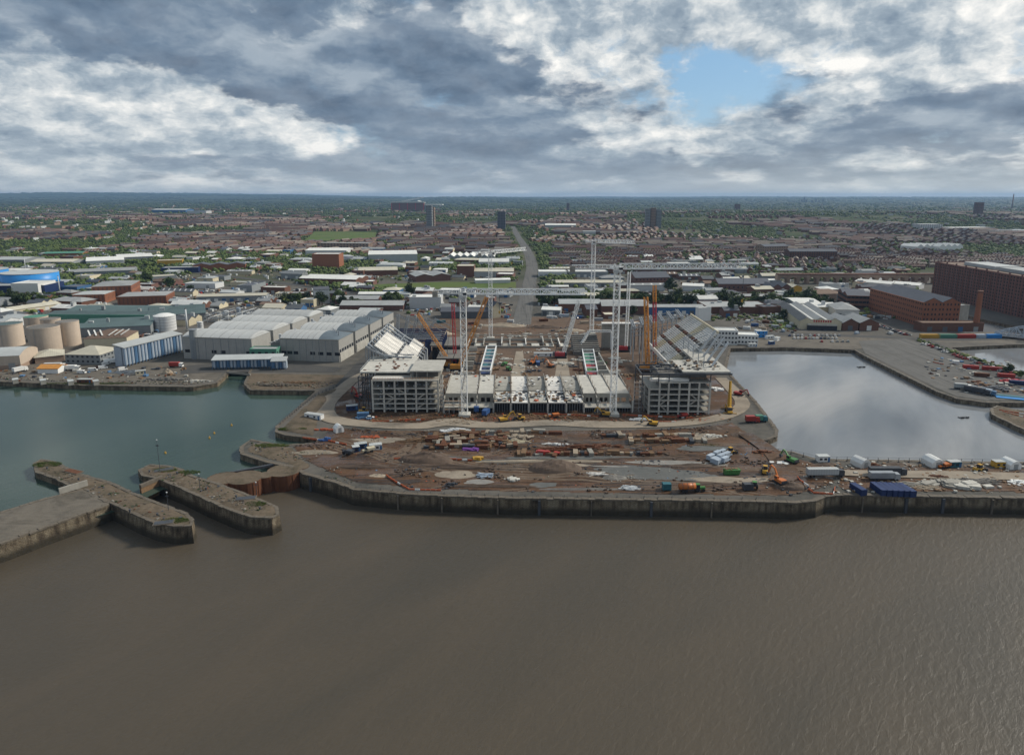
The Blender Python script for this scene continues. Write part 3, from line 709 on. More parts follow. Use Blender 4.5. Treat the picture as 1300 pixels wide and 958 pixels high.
for j in range(bays+1):
    y = YN+(YF-YN)*j/bays; m = MB()
    (xa, za), (xb, zb) = on(-.06), on(1.06)
    m.bar((xa, y, za-1.9), (xb, y, zb-1.9), .9)
    for k, zg in ((.15, 0), (.55, 0 if j > 2 else 23), (.95, 0 if j > 2 else 23)):
        x, z = on(k); m.bar((x, y, zg), (x, y, z-2.2), .7)
    x, z = on(.55); x2, z2 = on(.95); m.bar((x, y, 23), (x2, y, z2-2.5), .45); m.bar((x2, y, 23), (x, y, z-2.5), .45)
    part(m, 'raker_frame', 'steel_grey', r_)
m = MB()
for k, dz_ in ((.15,-3.2),(.55,-3.2),(.95,-3.0),(.95,-8),(1.05,-2.2)):
    x, z = on(k); m.bar((x, YN, z+dz_), (x, YF, z+dz_), .5)
for j in range(bays):
    ya, yb = YN+(YF-YN)*j/bays, YN+(YF-YN)*(j+1)/bays; x, z = on(.97)
    m.bar((x, ya, z-3), (x, yb, z-8), .35); m.bar((x, yb, z-3), (x, ya, z-8), .35)
part(m, 'bracing', 'steel_grey', r_)
for i in range(4):
    y = YB+10+i*11; part(MB().bar((sx1-7+i*.7, y, 23), (sx1+1.5+i*.9, y+1, 36), 1.3, 8), 'inclined_strut', 'steel_light', r_)
m = MB()
for i in range(5):
    y = YB+8+i*11; m.bar((sx1-12, y, 23), (sx1-12, y, 30), .35); m.bar((sx1-12, y, 30), (sx1-1, y, 34), .35)
m.bar((sx1-12, YB+8, 30), (sx1-12, YB+52, 30), .3); m.bar((sx1-1, YB+8, 34), (sx1-1, YB+52, 34), .3)
part(m, 'edge_truss', 'steel_grey', r_)
m = MB()                                                        # roof-like frames at the far end
for i in range(6):
    x = 84+i*6.5; m.lattice((x, YF+4, 24+i*1.4), (x+2, YF+30, 25+i*1.4), 1.6, 3, .28); m.bar((x, YF+6, 0), (x, YF+6, 24+i*1.4), .6); m.bar((x+2, YF+28, 0), (x+2, YF+28, 24+i*1.4), .6)
for y in (YF+6, YF+18, YF+28): m.bar((84, y, 24), (118, y, 32), .5); m.bar((84, y, 18), (118, y, 25), .4)
part(m, 'roof_truss', 'steel_grey', r_)
for mt, n, sd_ in (('steel_dark', 50, 21), ('timber', 30, 22), ('concrete', 30, 23)):
    part(scatter_boxes(n, lambda q: (q.uniform(sx0+8, sx1-3), q.uniform(YB+1, YB+22)), lambda x, y: 23.0, (.5, 2.0), sd_), 'deck_material', mt, blkR, kind='stuff')
# north stand: rakers up, only some terrace laid
r_ = thing('north_stand', 'half built stand of bare steel rakers and white terrace beside the sheds', 'stand', (-72, 392, 0))
NLO, NHI = (-60.0, 13.5), (-82.5, 29.0)
def onn(k): return NLO[0]+(NHI[0]-NLO[0])*k, NLO[1]+(NHI[1]-NLO[1])*k
for j in range(9):
    y = 388+j*8.2; (xa, za), (xb, zb) = onn(-.1), onn(1.05); m = MB()
    xm, zm = onn(.55)
    m.bar((xa, y, za-1.5), (xm, y, zm-2.6), .85); m.bar((xm, y, zm-2.6), (xb, y, zb-1.5), .85)
    m.bar((xb, y, 0), (xb, y, zb-1.5), .7); m.bar((xm, y, 0), (xm, y, zm-2.7), .7); m.bar((xa, y, 0), (xa, y, za-1.5), .6)
    m.bar((xb, y, 12), (xm, y, zm-2.8), .4)
    part(m, 'raker_frame', 'steel_light' if j > 2 else 'steel_grey', r_)
for j in range(8):
    y0, y1 = 388+j*8.2+.3, 388+(j+1)*8.2-.3
    for k0, k1 in ([(0,.36),(.42,.9)] if j in (0,1,2,3,4) else [(0,.3)]):
        (xa, za), (xb, zb) = onn(k0), onn(k1)
        part(terrace(MB(), xa, za, xb, zb, y0, y1, max(4, int(26*(k1-k0)))), 'terrace_panel', 'precast_white', r_)
m = MB()
for k in (.0, .55, 1.05):
    x, z = onn(k); m.bar((x, 388, z-1.6), (x, 388+8*8.2, z-1.6), .5)
for i in range(5):
    y = 462+i*4.5; m.lattice((-80+i*2, y, 0), (-78+i*6, y, 33-i*1.5), 1.5, 3.0, .3); m.bar((-78+i*6, y, 33-i*1.5), (-60+i*5, y+8, 18), .45); m.bar((-80, y, 16), (-50, y, 16), .5)
part(m, 'bracing', 'steel_grey', r_)
m = MB()
for i in range(7):
    y = 462+i*5; m.box(-84, -48, y-.2, y+.2, 14+i*.4, 15+i*.4)
    for x in (-84, -72, -60, -48): m.box(x-.3, x+.3, y-.3, y+.3, 0, 15)
part(m, 'steel_floor_frame', 'navy', r_)
part(MB().box(-58, -34, 470, 500, 9, 9.6).box(-50, -30, 440, 466, 7, 7.5), 'upper_floor', 'concrete_dark', r_)
part(MB().box(-56, -36, 468, 469, 0, 9), 'shade_sheet', 'void', r_)  # near-black sheet stands in for the shade under the upper floor
m = MB(); pts = [(-84, 383, 28), (-80, 384, 25), (-74, 384, 22.5), (-66, 385, 21.2), (-58, 385, 21)]
for a, b in zip(pts[:-1], pts[1:]): m.bar(a, b, .9); m.bar((a[0], a[1]+9, a[2]-.5), (b[0], b[1]+9, b[2]-.5), .6); m.bar(a, (b[0], b[1]+9, b[2]-.5), .3); m.bar(a, (a[0], a[1], 19.5), .4)
part(m, 'curved_beam', 'steel_grey', r_)
# far end walls of the bowl
r_ = thing('east_core', 'grey concrete wall and stepped terrace at far end of the building site', 'concrete wall', (66, 500, 0))
x0, x1 = at(764, 505, 10), at(801, 505, 10)
part(MB().box(x0, x1, 505, 507, 0, 18.5), 'wall_panel', 'concrete', r_)
part(MB().box(x0-.4, x1+8, 503, 508, 18.5, 19.4), 'capping_beam', 'precast_white', r_)
m = MB()
for i in range(9): m.box(at(727, 490), at(760, 490), 480+i*3, 483+i*3, 0, 3+i*.9)
part(m, 'stepped_terrace', 'concrete_dark', r_)
m = MB()
for i in range(5):
    x = x1+2+i*5; m.bar((x, 500, 0), (x, 500, 17), .5); m.bar((x, 500, 17), (x+5, 500, 10), .35); m.bar((x, 512, 0), (x, 512, 17), .5); m.bar((x, 500, 12), (x, 512, 12), .4)
part(m, 'steel_frame', 'steel_dark', r_)
r_ = thing('steel_portal', 'white steel portal frame leaning beside the stepped terrace', 'steel frame', (P(742,447).x, P(742,447).y, 0))
a, b, c = P(731, 448), Vector((at(748, 500, 14), 500, 14)), Vector((at(776, 500, 14), 500, 14))
part(MB().lattice(a, b, 1.3, 2.5, .35), 'leaning_boom', 'crane_white', r_); part(MB().lattice(b, c, 1.3, 2.5, .35), 'beam', 'crane_white', r_); part(MB().bar((c.x, 500, 0), c, .6), 'post', 'crane_white', r_)
# ---- the two long open frames lying on the pitch
def pitch_frame(label, bl, br, tl, tr, floors):
    A, B, C, D_ = P(*bl), P(*br), P(*tl), P(*tr)
    r_ = thing('open_frame', label, 'steel frame', A, 0, 'long open frames on the pitch')
    n = 7; h_ = 3.6
    for s, (a, b) in enumerate(((A, C), (B, D_))):
        part(MB().bar(a+Vector((0,0,h_)), b+Vector((0,0,h_)), .7).bar(a+Vector((0,0,.4)), b+Vector((0,0,.4)), .5), 'side_beam', 'crane_white', r_)
    for i in range(n+1):
        k = i/n; a, b = A.lerp(C, k), B.lerp(D_, k)
        part(MB().bar(a+Vector((0,0,h_)), b+Vector((0,0,h_)), .75), 'cross_beam', 'crane_white', r_)
        part(MB().bar(a, a+Vector((0,0,h_)), .5).bar(b, b+Vector((0,0,h_)), .5), 'post', 'crane_white', r_)
        if i < n:
            k2 = (i+1)/n; c, d = A.lerp(C, k2), B.lerp(D_, k2); z = Vector((0,0,1.5)); e = .04
            part(MB().poly([a.lerp(d,e)+z, b.lerp(c,e)+z, d.lerp(a,e)+z, c.lerp(b,e)+z]), 'floor_panel', floors[i % len(floors)], r_)
    m = MB()
    for a, b in ((B, D_),): m.add([a+Vector((.3,0,.3)), b+Vector((.3,0,.3)), b+Vector((.3,0,2.9)), a+Vector((.3,0,2.9))], [(0,1,2,3)])
    part(m, 'side_sheet', 'roof_pale', r_)
pitch_frame('long white steel frame with navy and teal bays beside the tower crane', (609.5,477.5), (622.5,477.5), (618,445), (630,445), ('navy','navy','teal','navy','teal','teal','teal'))
pitch_frame('long white steel frame with green and red bays on the pitch', (744.5,478.5), (758.5,478.5), (738.5,446), (752.5,446), ('crane_red','plant_green','crane_red','roof_green','roof_green','roof_green','navy'))
# ---- cranes
def tower_crane(label, base, h_, tip, cj, mw, mat='crane_white', hookk=.55, sag=9):
    """flat-top tower crane: lattice mast, slewing ring, cab, jib, counter-jib, ballast, trolley and hook"""
    r_ = thing('tower_crane', label, 'tower crane', base, 0, 'tower cranes over the stadium site'); B = Vector(base)
    d = Vector((tip[0]-B.x, tip[1]-B.y, 0)); L = d.length; d.normalize(); T = B+Vector((0,0,h_)); nrm = Vector((-d.y, d.x, 0))
    part(MB().box(B.x-3, B.x+3, B.y-3, B.y+3, 0, 1.4), 'base_block', 'concrete_pale', r_)
    part(MB().lattice(B+Vector((0,0,1.2)), T-Vector((0,0,2.2)), mw, mw*1.25, mw*.10), 'mast', mat, r_)
    part(MB().cyl(T.x, T.y, T.z-2.2, T.z-1.0, mw*.75, 14), 'slewing_ring', 'steel_light', r_)
    part(MB().lattice(T-Vector((0,0,1.0)), T+Vector((0,0,2.2)), mw*.9, 1.6, .3), 'tower_top', mat, r_)
    j = part(MB().lattice(T+d*1.0+Vector((0,0,.9)), T+d*L+Vector((0,0,.9)), mw*.85, mw*1.1, .48, True), 'jib', mat, r_)
    c = part(MB().lattice(T-d*1.0+Vector((0,0,.7)), T-d*cj+Vector((0,0,.7)), mw*.6, 2.2, .28).box(T.x-d.x*cj*.55-1.5, T.x-d.x*cj*.55+1.5, T.y-d.y*cj*.55-.9, T.y-d.y*cj*.55+.9, T.z+.5, T.z+.7), 'counter_jib', mat, r_)
    q = T-d*(cj-1.4)
    for s in (-1, 0, 1): part(MB().box(q.x-1.0+s*.9-.4, q.x-1.0+s*.9+.4, q.y-1.1, q.y+1.1, T.z-2.0, T.z+1.0), 'ballast', 'concrete', r_)
    k = T+nrm*(-mw*.9)+d*1.2
    cb = part(MB().box(k.x-.9, k.x+.9, k.y-.9, k.y+.9, T.z-1.4, T.z+.9), 'cab', 'white_paint', r_)
    part(MB().box(k.x-.93, k.x+.93, k.y-.93, k.y+.93, T.z-.5, T.z+.6), 'cab_window', 'glass_dark', r_)
    hk = T+d*(L*hookk)
    part(MB().box(hk.x-.8, hk.x+.8, hk.y-.6, hk.y+.6, T.z-.7, T.z-.2), 'trolley', 'steel_grey', r_)
    part(MB().bar((hk.x, hk.y, T.z-.7), (hk.x, hk.y, T.z-sag), .14), 'hoist_rope', 'steel_dark', r_)
    part(MB().box(hk.x-.4, hk.x+.4, hk.y-.3, hk.y+.3, T.z-sag-1.3, T.z-sag), 'hook_block', 'plant_yellow', r_)
    return r_
b1 = P(590, 527.5); tower_crane('white tower crane in front of the low stand, jib over the pitch', b1, 64.5, (36.5, b1.y-2), 14.5, 2.9, hookk=.3)
b2 = P(778, 527); tower_crane('tallest white tower crane near the right corner block with longest jib', b2, 77, (118, b2.y+1), 23, 2.9, hookk=.98, sag=16)
b3 = P(623, 430); t3 = P(667, 316.5, 69); tower_crane('white tower crane behind the pitch with jib pointing toward the inland road', b3, 68.5, t3, 12, 2.6, hookk=.6)
b4 = P(751, 424); t4 = P(806, 309, 76); tower_crane('white tower crane at far end of site with short cream jib', b4, 76, t4, 9, 2.8, hookk=.8)
def crawler_crane(label, base, tip, mat, seg=None, bw=1.7, house='crane_red', fly=None, group='lattice boom crawler cranes'):
    r_ = thing('crawler_crane', label, 'crane', base, 0, group); B = Vector(base)
    for s in (-1, 1): part(MB().box(B.x-4, B.x+4, B.y+s*2.6-.6, B.y+s*2.6+.6, 0, 1.3), 'crawler_track', 'rubber', r_)
    part(MB().box(B.x-4.4, B.x+2.6, B.y-1.7, B.y+1.7, 1.35, 4.0), 'machine_house', house, r_)
    part(MB().box(B.x-5.6, B.x-4.4, B.y-1.9, B.y+1.9, 1.6, 4.3), 'counterweight', 'steel_dark', r_)
    part(MB().box(B.x+2.6, B.x+4.2, B.y-1.6, B.y+.2, 1.5, 4.1), 'cab', 'glass_dark', r_)
    f0 = B+Vector((1.5, 0, 2.4)); T = Vector(tip)
    if seg:
        for k0, k1, mm in seg: part(MB().lattice(f0.lerp(T, k0), f0.lerp(T, k1), bw, bw*1.2, bw*.15), 'boom_section', mm, r_)
    else: part(MB().lattice(f0, T, bw, bw*1.2, bw*.15), 'boom', mat, r_)
    m = MB(); g = B+Vector((-4, 0, 4)); md = f0.lerp(T, .15)+Vector((-5, 0, 3)); m.bar(g, md, .3); m.bar(md, T, .12); part(m, 'pendant', 'steel_dark', r_)
    if fly: part(MB().lattice(T, Vector(fly), bw*.7, bw, bw*.12), 'fly_jib', mat, r_); T = Vector(fly)
    part(MB().bar(T, T-Vector((0,0,max(4, T.z*.35))), .13), 'hoist_rope', 'steel_dark', r_)
    return r_
def tipz(px, py, Y):
    b_ = -(py-434)/FOC; t_ = Y/(CP+b_*SP); return Vector(((px-650)/FOC*t_, Y, CH+t_*(-SP+b_*CP)))
for lab, bs, tp, dY, mt, sg, bw in (
    ('orange lattice crane with boom leaning up beside the left tower crane', (580,470), (618,377), 6, 'crane_orange', None, 2.0),
    ('orange crane boom leaning away over the half built north stand', (570,466), (530,398), 4, 'crane_orange', None, 1.6),
    ('upright red lattice crane boom behind the half built north stand', (575,462), (575,385), 0, 'crane_red', None, 1.8),
    ('upright orange lattice crane boom beside the white raked stand', (819,472), (820,377), 0, 'crane_orange', None, 2.3),
    ('upright crane boom of red and orange sections beside the raked stand', (828,468), (831,362), 0, 'crane_orange', [(0,.14,'crane_orange'),(.14,.3,'crane_red'),(.3,.56,'crane_orange'),(.56,.8,'crane_red'),(.8,1,'crane_orange')], 1.9),
    ('white lattice crane boom upright over a red machine house', (792,446), (799,345), 5, 'crane_white', None, 1.9),
    ('white lattice crane boom leaning beside the far stepped terrace', (712,454), (735,381), 5, 'crane_white', None, 1.9)):
    B = P(*bs); crawler_crane(lab, B, tipz(tp[0], tp[1], B.y+dY), mt, sg, bw, 'crane_orange' if mt == 'crane_orange' else 'crane_red')

def scaffold(label, x0, x1, y, h_, dep=1.4):
    r_ = thing('scaffold', label, 'scaffold', ((x0+x1)/2, y, 0), 0, 'scaffolds against the stadium'); m, b = MB(), MB(); n = max(2, int((x1-x0)/2.2)); k = max(1, int(h_/2.1))
    for i in range(n+1):
        x = x0+(x1-x0)*i/n
        for yy in (y, y-dep): m.bar((x, yy, 0), (x, yy, h_+.9), .09)
    for j in range(1, k+1):
        z = h_*j/k
        for yy in (y, y-dep): m.bar((x0, yy, z), (x1, yy, z), .08)
        b.box(x0, x1, y-dep, y, z-.06, z)
    for i in range(n): x = x0+(x1-x0)*i/n; m.bar((x, y-dep, h_*(i%k)/k), (x+(x1-x0)/n, y-dep, h_*((i%k)+1)/k), .07)
    part(m, 'tubes', 'steel_light', r_); part(b, 'boards', 'timber', r_, kind='stuff')
scaffold('scaffold against the left end of the low stand', cxs[0]+.5, cxs[1]+2, YB-.8, 7); scaffold('scaffold beside the right tower crane foot', cxs[9]+1, cxs[10]-1, YB-.8, 6); scaffold('tall scaffold between low stand and right corner block', cxs[-1]+1, xr[0]-1.5, YB+3, 16); scaffold('tall scaffold between left corner block and low stand', xl[6]+1, cxs[0]-.6, YB+5, 17)
m = MB(); q = random.Random(12)
for x in cxs:
    for k in range(5):
        for s_ in (-.12,.12): m.bar((x+s_, YB+8+k*9, 8.5), (x+s_+q.uniform(-.1,.1), YB+8+k*9, 10.5+q.random()*1.4), .07)
o_ = [o for o in bpy.data.objects if o.name == 'river_stand'][0]; part(m, 'rebar', 'rust', o_, kind='stuff')
m = MB()
for b_, xs_, zt in ((blkL, xl, 17.6), (blkR, xr, 17.6)):
    m = MB()
    for i in range(26):
        x = xs_[0]+(xs_[-1]-xs_[0])*i/25; m.bar((x, YB+1.6, zt), (x, YB+1.6, zt+1.2), .08)
    m.bar((xs_[0], YB+1.6, zt+1.1), (xs_[-1], YB+1.6, zt+1.1), .08); part(m, 'edge_protection', 'crane_orange', b_)
    m = MB()
    for i in range(60):
        k = q.choice(range(6)); x = q.uniform(xs_[0]+.8, xs_[-1]-.8); z = (0, 2.2, 5.0, 7.8, 10.6, 13.5)[k]; m.box(x-.4, x+.4, YB+q.uniform(2, 6), YB+q.uniform(6.2, 7.5), z, z+q.uniform(.4, 1.6))
    part(m, 'stored_material', 'steel_grey', b_, kind='stuff')

# footings and first walls of the far stand, set out across the end of the pitch
r_ = thing('east_stand_base', 'rows of low pale concrete walls and footings across far end of the pitch', 'foundations', (10, 520, 0)); q = random.Random(71)
for i in range(15):
    x = -40+i*6.4
    if x > 50: break
    if q.random() < .25: continue
    x += q.uniform(-1.2, 1.2)
    part(MB().box(x-.35, x+.35, 506+q.uniform(-2, 6), 530+q.uniform(-3,3), 0, q.uniform(1.5, 4.2)), 'raker_wall', q.choice(('concrete_pale','concrete','precast_white')), r_)
    for k in range(3): part(MB().box(x-1.2, x+1.2, 535+k*9, 537.4+k*9, 0, q.uniform(.5, 1.6)), 'footing', q.choice(('concrete','concrete_pale')), r_)
for k, (y, h_) in enumerate(((505, 2.6), (518, 2.0), (531, 3.2), (552, 1.2))): part(MB().box(-44+q.uniform(0,12), 50-q.uniform(0,25), y, y+.7, 0, h_*.6), 'ground_beam', 'concrete', r_)
for i in range(8): part(MB().box(-40+i*11, -34+i*11, 507, 517.5, .4, .9), 'slab_pour', 'concrete_pale' if i % 3 else 'slab_grey', r_)
r_ = thing('pitch_edge_walls', 'low grey walls and pads lining both long sides of the pitch', 'foundations', (14, 430, 0))  # low concrete walls along both edges of the pitch
for s_ in (-1, 1):
    for i in range(9):
        y = 405+i*11; x = 15+s_*44; part(MB().box(x-3.2, x+3.2, y, y+1.0, 0, 1.2+q.random()*2.2), 'cross_wall', q.choice(('concrete','concrete_pale')), r_)
    part(MB().box(15+s_*47.5-.4, 15+s_*47.5+.4, 402, 500, 0, 2.4), 'long_wall', 'concrete_pale', r_)
# ================================================================== SITE: PLANT, VEHICLES, STORES
def site_z(x, y):
    if poly_in(SITE, x, y): return .03+min(1.0, edge_dist(SITE, x, y)/4.0)*dirt_h(x, y)
    return 0.0
KIT = {}
def kit(fn):
    def go(label, px, py, rz=0.0, *a, group=None, z=None, scale=None, cat=None):
        p = P(px, py); p.z = site_z(p.x, p.y)-.05 if z is None else z
        key = (fn.__name__,)+a
        if key not in KIT:
            r_ = fn(*a); KIT[key] = r_; r_.location = p; r_.rotation_euler = (0,0,rz); r_['label'] = label
            if group: r_['group'] = group
            if scale: r_.scale = (scale,)*3
        else: r_ = dup(KIT[key], p, rz, label, group, scale)
        if group is None and 'group' in r_: del r_['group']
        return r_
    return go
def wheels(r_, xs, hw, rad, w_=.3):
    for x in xs:
        for s in (-1, 1):
            m = MB(); m.cyl(0, 0, -w_/2, w_/2, rad, 10); m.v = [(a+x, c+s*hw, b+rad) for a, b, c in m.v]
            o = m.obj('wheel', MC['rubber'], r_)
def extr(prof, y0, y1):
    """profile in xz extruded across y"""
    n = len(prof); m = MB()
    return m.add([(x, y0, z) for x, z in prof]+[(x, y1, z) for x, z in prof], [(i, n+i, n+(i+1)%n, (i+1)%n) for i in range(n)]+[tuple(range(n)), tuple(range(2*n-1, n-1, -1))])
@kit
def car(paint):
    r_ = thing('car', '', 'car')
    extr([(-2.1,.35),(2.1,.35),(2.15,.75),(1.15,.95),(-1.9,1.0),(-2.15,.8)], -.85, .85).obj('body', MC[paint], r_)
    extr([(-1.75,.98),(1.05,.95),(.4,1.42),(-1.3,1.45)], -.74, .74).obj('windows', MC['glass_dark'], r_)
    MB().box(-1.25, .38, -.7, .7, 1.44, 1.5).obj('roof', MC[paint], r_)
    wheels(r_, (-1.3, 1.3), .78, .33); return r_
@kit
def van(paint):
    r_ = thing('van', '', 'van')
    extr([(-2.7,.4),(2.6,.4),(2.7,1.0),(2.1,1.3),(1.5,2.25),(-2.65,2.35)], -.98, .98).obj('body', MC[paint], r_)
    extr([(2.12,1.32),(1.55,2.15),(.9,2.15),(.9,1.35)], -1.0, 1.0).obj('cab_window', MC['glass_dark'], r_)
    wheels(r_, (-1.7, 1.7), .9, .37); return r_
@kit
def lorry(cab_, bodym, ln):
    r_ = thing('lorry', '', 'lorry')
    extr([(ln/2-2.2,.6),(ln/2,.6),(ln/2,1.7),(ln/2-.25,3.0),(ln/2-2.2,3.1)], -1.22, 1.22).obj('cab', MC[cab_], r_)
    MB().box(ln/2-.35, ln/2+.03, -1.1, 1.1, 1.75, 2.7).obj('windscreen', MC['glass_dark'], r_)
    MB().box(-ln/2, ln/2-2.4, -1.25, 1.25, 1.15, 3.6).obj('load_box', MC[bodym], r_)
    MB().box(-ln/2, ln/2-.2, -.5, .5, .6, 1.13).obj('chassis', MC['steel_dark'], r_)
    wheels(r_, (-ln/2+1.2, -ln/2+2.5, ln/2-1.3), 1.05, .5, .4); return r_
@kit
def excavator(paint, reach):
    r_ = thing('excavator', '', 'excavator')
    for s in (-1, 1): extr([(-2.3,.2),(2.3,.2),(2.6,.55),(2.3,.95),(-2.3,.95),(-2.6,.55)], s*1.25-.35, s*1.25+.35).obj('track', MC['rubber'], r_)
    extr([(-2.6,1.1),(1.4,1.1),(1.4,1.9),(-.4,2.3),(-2.7,2.3)], -1.35, 1.35).obj('house', MC[paint], r_)
    MB().box(-2.95, -2.55, -1.3, 1.3, 1.05, 2.1).obj('counterweight', MC['steel_dark'], r_)
    c = extr([(-.1,1.9),(1.6,1.9),(1.5,3.1),(-.1,3.2)], .35, 1.35).obj('cab', MC[paint], r_)
    extr([(.1,2.2),(1.63,2.2),(1.53,3.0),(.1,3.05)], .33, 1.37).obj('cab_window', MC['glass_dark'], c)
    a, b, d, e = Vector((1.2,-.3,1.7)), Vector((3.4,-.3,5.0*reach)), Vector((5.6*reach,-.3,5.6*reach)), Vector((7.0*reach,-.3,1.9))
    MB().bar(a, b, .55).bar(b, d, .5).obj('boom', MC[paint], r_); MB().bar(d, e, .42).obj('stick', MC[paint], r_)
    MB().bar((1.8,-.3,1.8), b.lerp(a,.25)+Vector((.5,0,0)), .18).bar(b, d.lerp(e,.15), .16).obj('ram', MC['steel_light'], r_)
    extr([(e.x-.6,e.z),(e.x+.5,e.z+.2),(e.x+.2,e.z-1.1),(e.x-.9,e.z-.8)], -.9, .3).obj('bucket', MC['steel_dark'], r_); return r_
@kit
def loader(paint):
    r_ = thing('wheel_loader', '', 'loader')
    extr([(-2.6,.7),(.3,.7),(.3,1.5),(-2.6,1.9)], -1.0, 1.0).obj('body', MC[paint], r_); MB().box(.3, 2.0, -.6, .6, .7, 1.4).obj('front_frame', MC[paint], r_)
    MB().box(-.7, .7, -.75, .75, 1.6, 3.1).obj('cab', MC['glass_dark'], r_); MB().box(-.8, .8, -.85, .85, 3.1, 3.25).obj('cab_roof', MC[paint], r_)
    for s in (-.7, .7): MB().bar((.9,s,1.5), (3.0,s,.8), .22).obj('lift_arm', MC[paint], r_)
    extr([(2.8,.2),(3.9,.2),(3.2,.5),(3.1,1.3),(2.8,1.3)], -1.35, 1.35).obj('bucket', MC['steel_dark'], r_)
    wheels(r_, (-1.5, 1.3), 1.05, .75, .5); return r_
@kit
def dumper(paint):
    r_ = thing('site_dumper', '', 'dumper')
    extr([(-.2,1.1),(2.6,1.3),(2.9,2.3),(-.6,2.2)], -1.2, 1.2).obj('skip', MC[paint], r_); MB().box(-2.6, -.4, -.8, .8, .7, 1.5).obj('body', MC[paint], r_)
    MB().box(-1.4, -.5, -.5, .5, 1.5, 1.9).obj('seat', MC['rubber'], r_)
    m = MB()
    for s in (-.7, .7): m.bar((-1.6,s,1.5), (-1.6,s,3.0), .12)
    m.bar((-1.6,-.7,3.0), (-1.6,.7,3.0), .12).obj('roll_bar', MC['steel_dark'], r_); wheels(r_, (-1.6, 1.3), 1.0, .65, .45); return r_
@kit
def container(paint, ln, w_=2.5):
    r_ = thing('container', '', 'container'); h_ = 2.6; m = MB(); n = int(ln/.6)
    m.box(-ln/2, ln/2, -w_/2+.06, w_/2-.06, .1, h_-.06)
    m.obj('body', MC[paint], r_)
    m = MB()
    for i in range(n):
        x = -ln/2+.3+i*(ln-.6)/(n-1)
        for s in (-1, 1): m.box(x-.13, x+.13, s*(w_/2)-.06, s*(w_/2)+.04, .2, h_-.15)
    m.obj('corrugation', MC[paint], r_)['kind'] = 'stuff'
    m = MB()
    for x in (-ln/2+.06, ln/2-.06):
        for s in (-1, 1): m.box(x-.1, x+.1, s*(w_/2-.08)-.1, s*(w_/2-.08)+.1, 0, h_+.03)
    m.obj('corner_posts', MC[paint], r_)
    for s in (-1, 1): MB().box(ln/2-.02, ln/2+.05, s*.61-.57, s*.61+.57, .2, h_-.2).obj('door', MC[paint], r_)
    return r_
@kit
def cabin(paint, ln, fl=1):
    r_ = thing('site_cabin', '', 'cabin')
    for k in range(fl):
        z = k*2.75; MB().box(-ln/2, ln/2, -1.5, 1.5, z+.12, z+2.6).obj('body', MC[paint], r_); MB().box(-ln/2-.08, ln/2+.08, -1.58, 1.58, z+2.6, z+2.74).obj('roof', MC['roof_pale'], r_)
        for x in (-ln*.28, ln*.12): MB().box(x-.6, x+.6, -1.53, 1.53, z+1.0, z+1.9).obj('window', MC['glass_dark'], r_)
        MB().box(ln*.32, ln*.32+.9, -1.54, -1.4, z+.15, z+2.15).obj('door', MC['clad_blue'], r_)
    return r_
@kit
def store_tent(paint, ln, w_):
    r_ = thing('store_tent', '', 'tent'); n = 8; m = MB(); pr = [(-w_/2,0),(-w_/2,2.2),(-w_/4,3.5),(0,4.0),(w_/4,3.5),(w_/2,2.2),(w_/2,0)]
    extr([(z, x) for z, x in pr], -ln/2, ln/2).obj('cover', MC[paint], r_); MB().box(-w_/5, w_/5, -ln/2-.04, -ln/2+.1, 0, 2.6).obj('door_flap', MC['roof_grey'], r_); return r_
@kit
def skip_bin(paint):
    r_ = thing('waste_skip', '', 'skip'); ln, w_ = 6.5, 2.5
    extr([(-ln/2,.2),(ln/2-.6,.2),(ln/2,2.2),(-ln/2,2.2)], -w_/2, w_/2).obj('body', MC[paint], r_)
    m = MB()
    for i in range(7): x = -ln/2+.5+i*.9; m.box(x-.1, x+.1, -w_/2-.08, w_/2+.08, .25, 2.15)
    m.obj('ribs', MC[paint], r_); scatter_boxes(30, lambda q: (q.uniform(-ln/2+.6, ln/2-.8), q.uniform(-1, 1)), lambda x, y: 2.0, (.3,1.1), 5).obj('waste', MC['timber'], r_)['kind'] = 'stuff'; return r_
@kit
def mobile_crane(paint, h_):
    r_ = thing('mobile_crane', '', 'mobile crane')
    extr([(-6,.9),(5.2,.9),(5.9,1.2),(5.9,2.2),(4.4,2.9),(4.0,1.7),(-6,1.7)], -1.3, 1.3).obj('carrier', MC[paint], r_)
    extr([(-3.6,1.75),(1.2,1.75),(1.2,3.2),(-3.6,3.4)], -1.2, 1.2).obj('superstructure', MC[paint], r_); MB().box(-4.4, -3.6, -1.3, 1.3, 1.8, 3.4).obj('counterweight', MC['steel_dark'], r_)
    MB().box(.4, 2.0, .4, 1.25, 1.75, 3.4).obj('cab', MC['glass_dark'], r_)
    for k, w_ in ((0, 1.5), (.33, 1.2), (.66, .95)): MB().bar((-1.5+2.2*k,0,2.6+h_*k), (-1.5+2.2*(k+.34),0,2.6+h_*(k+.34)), w_).obj('boom_section', MC[paint], r_)
    MB().bar((.7,0,h_+2.6), (.7,0,h_*.45), .12).obj('hoist_rope', MC['steel_dark'], r_)
    for x in (-5, 4.5):
        for s in (-1, 1): MB().box(x-.2, x+.2, min(1.2*s, 3.4*s), max(1.2*s, 3.4*s), .5, .8).box(x-.15, x+.15, s*3.3-.15, s*3.3+.15, 0, .8).obj('outrigger', MC[paint], r_)
    wheels(r_, (-4.4, -3, 0, 1.5, 3.8), 1.15, .6, .45); return r_
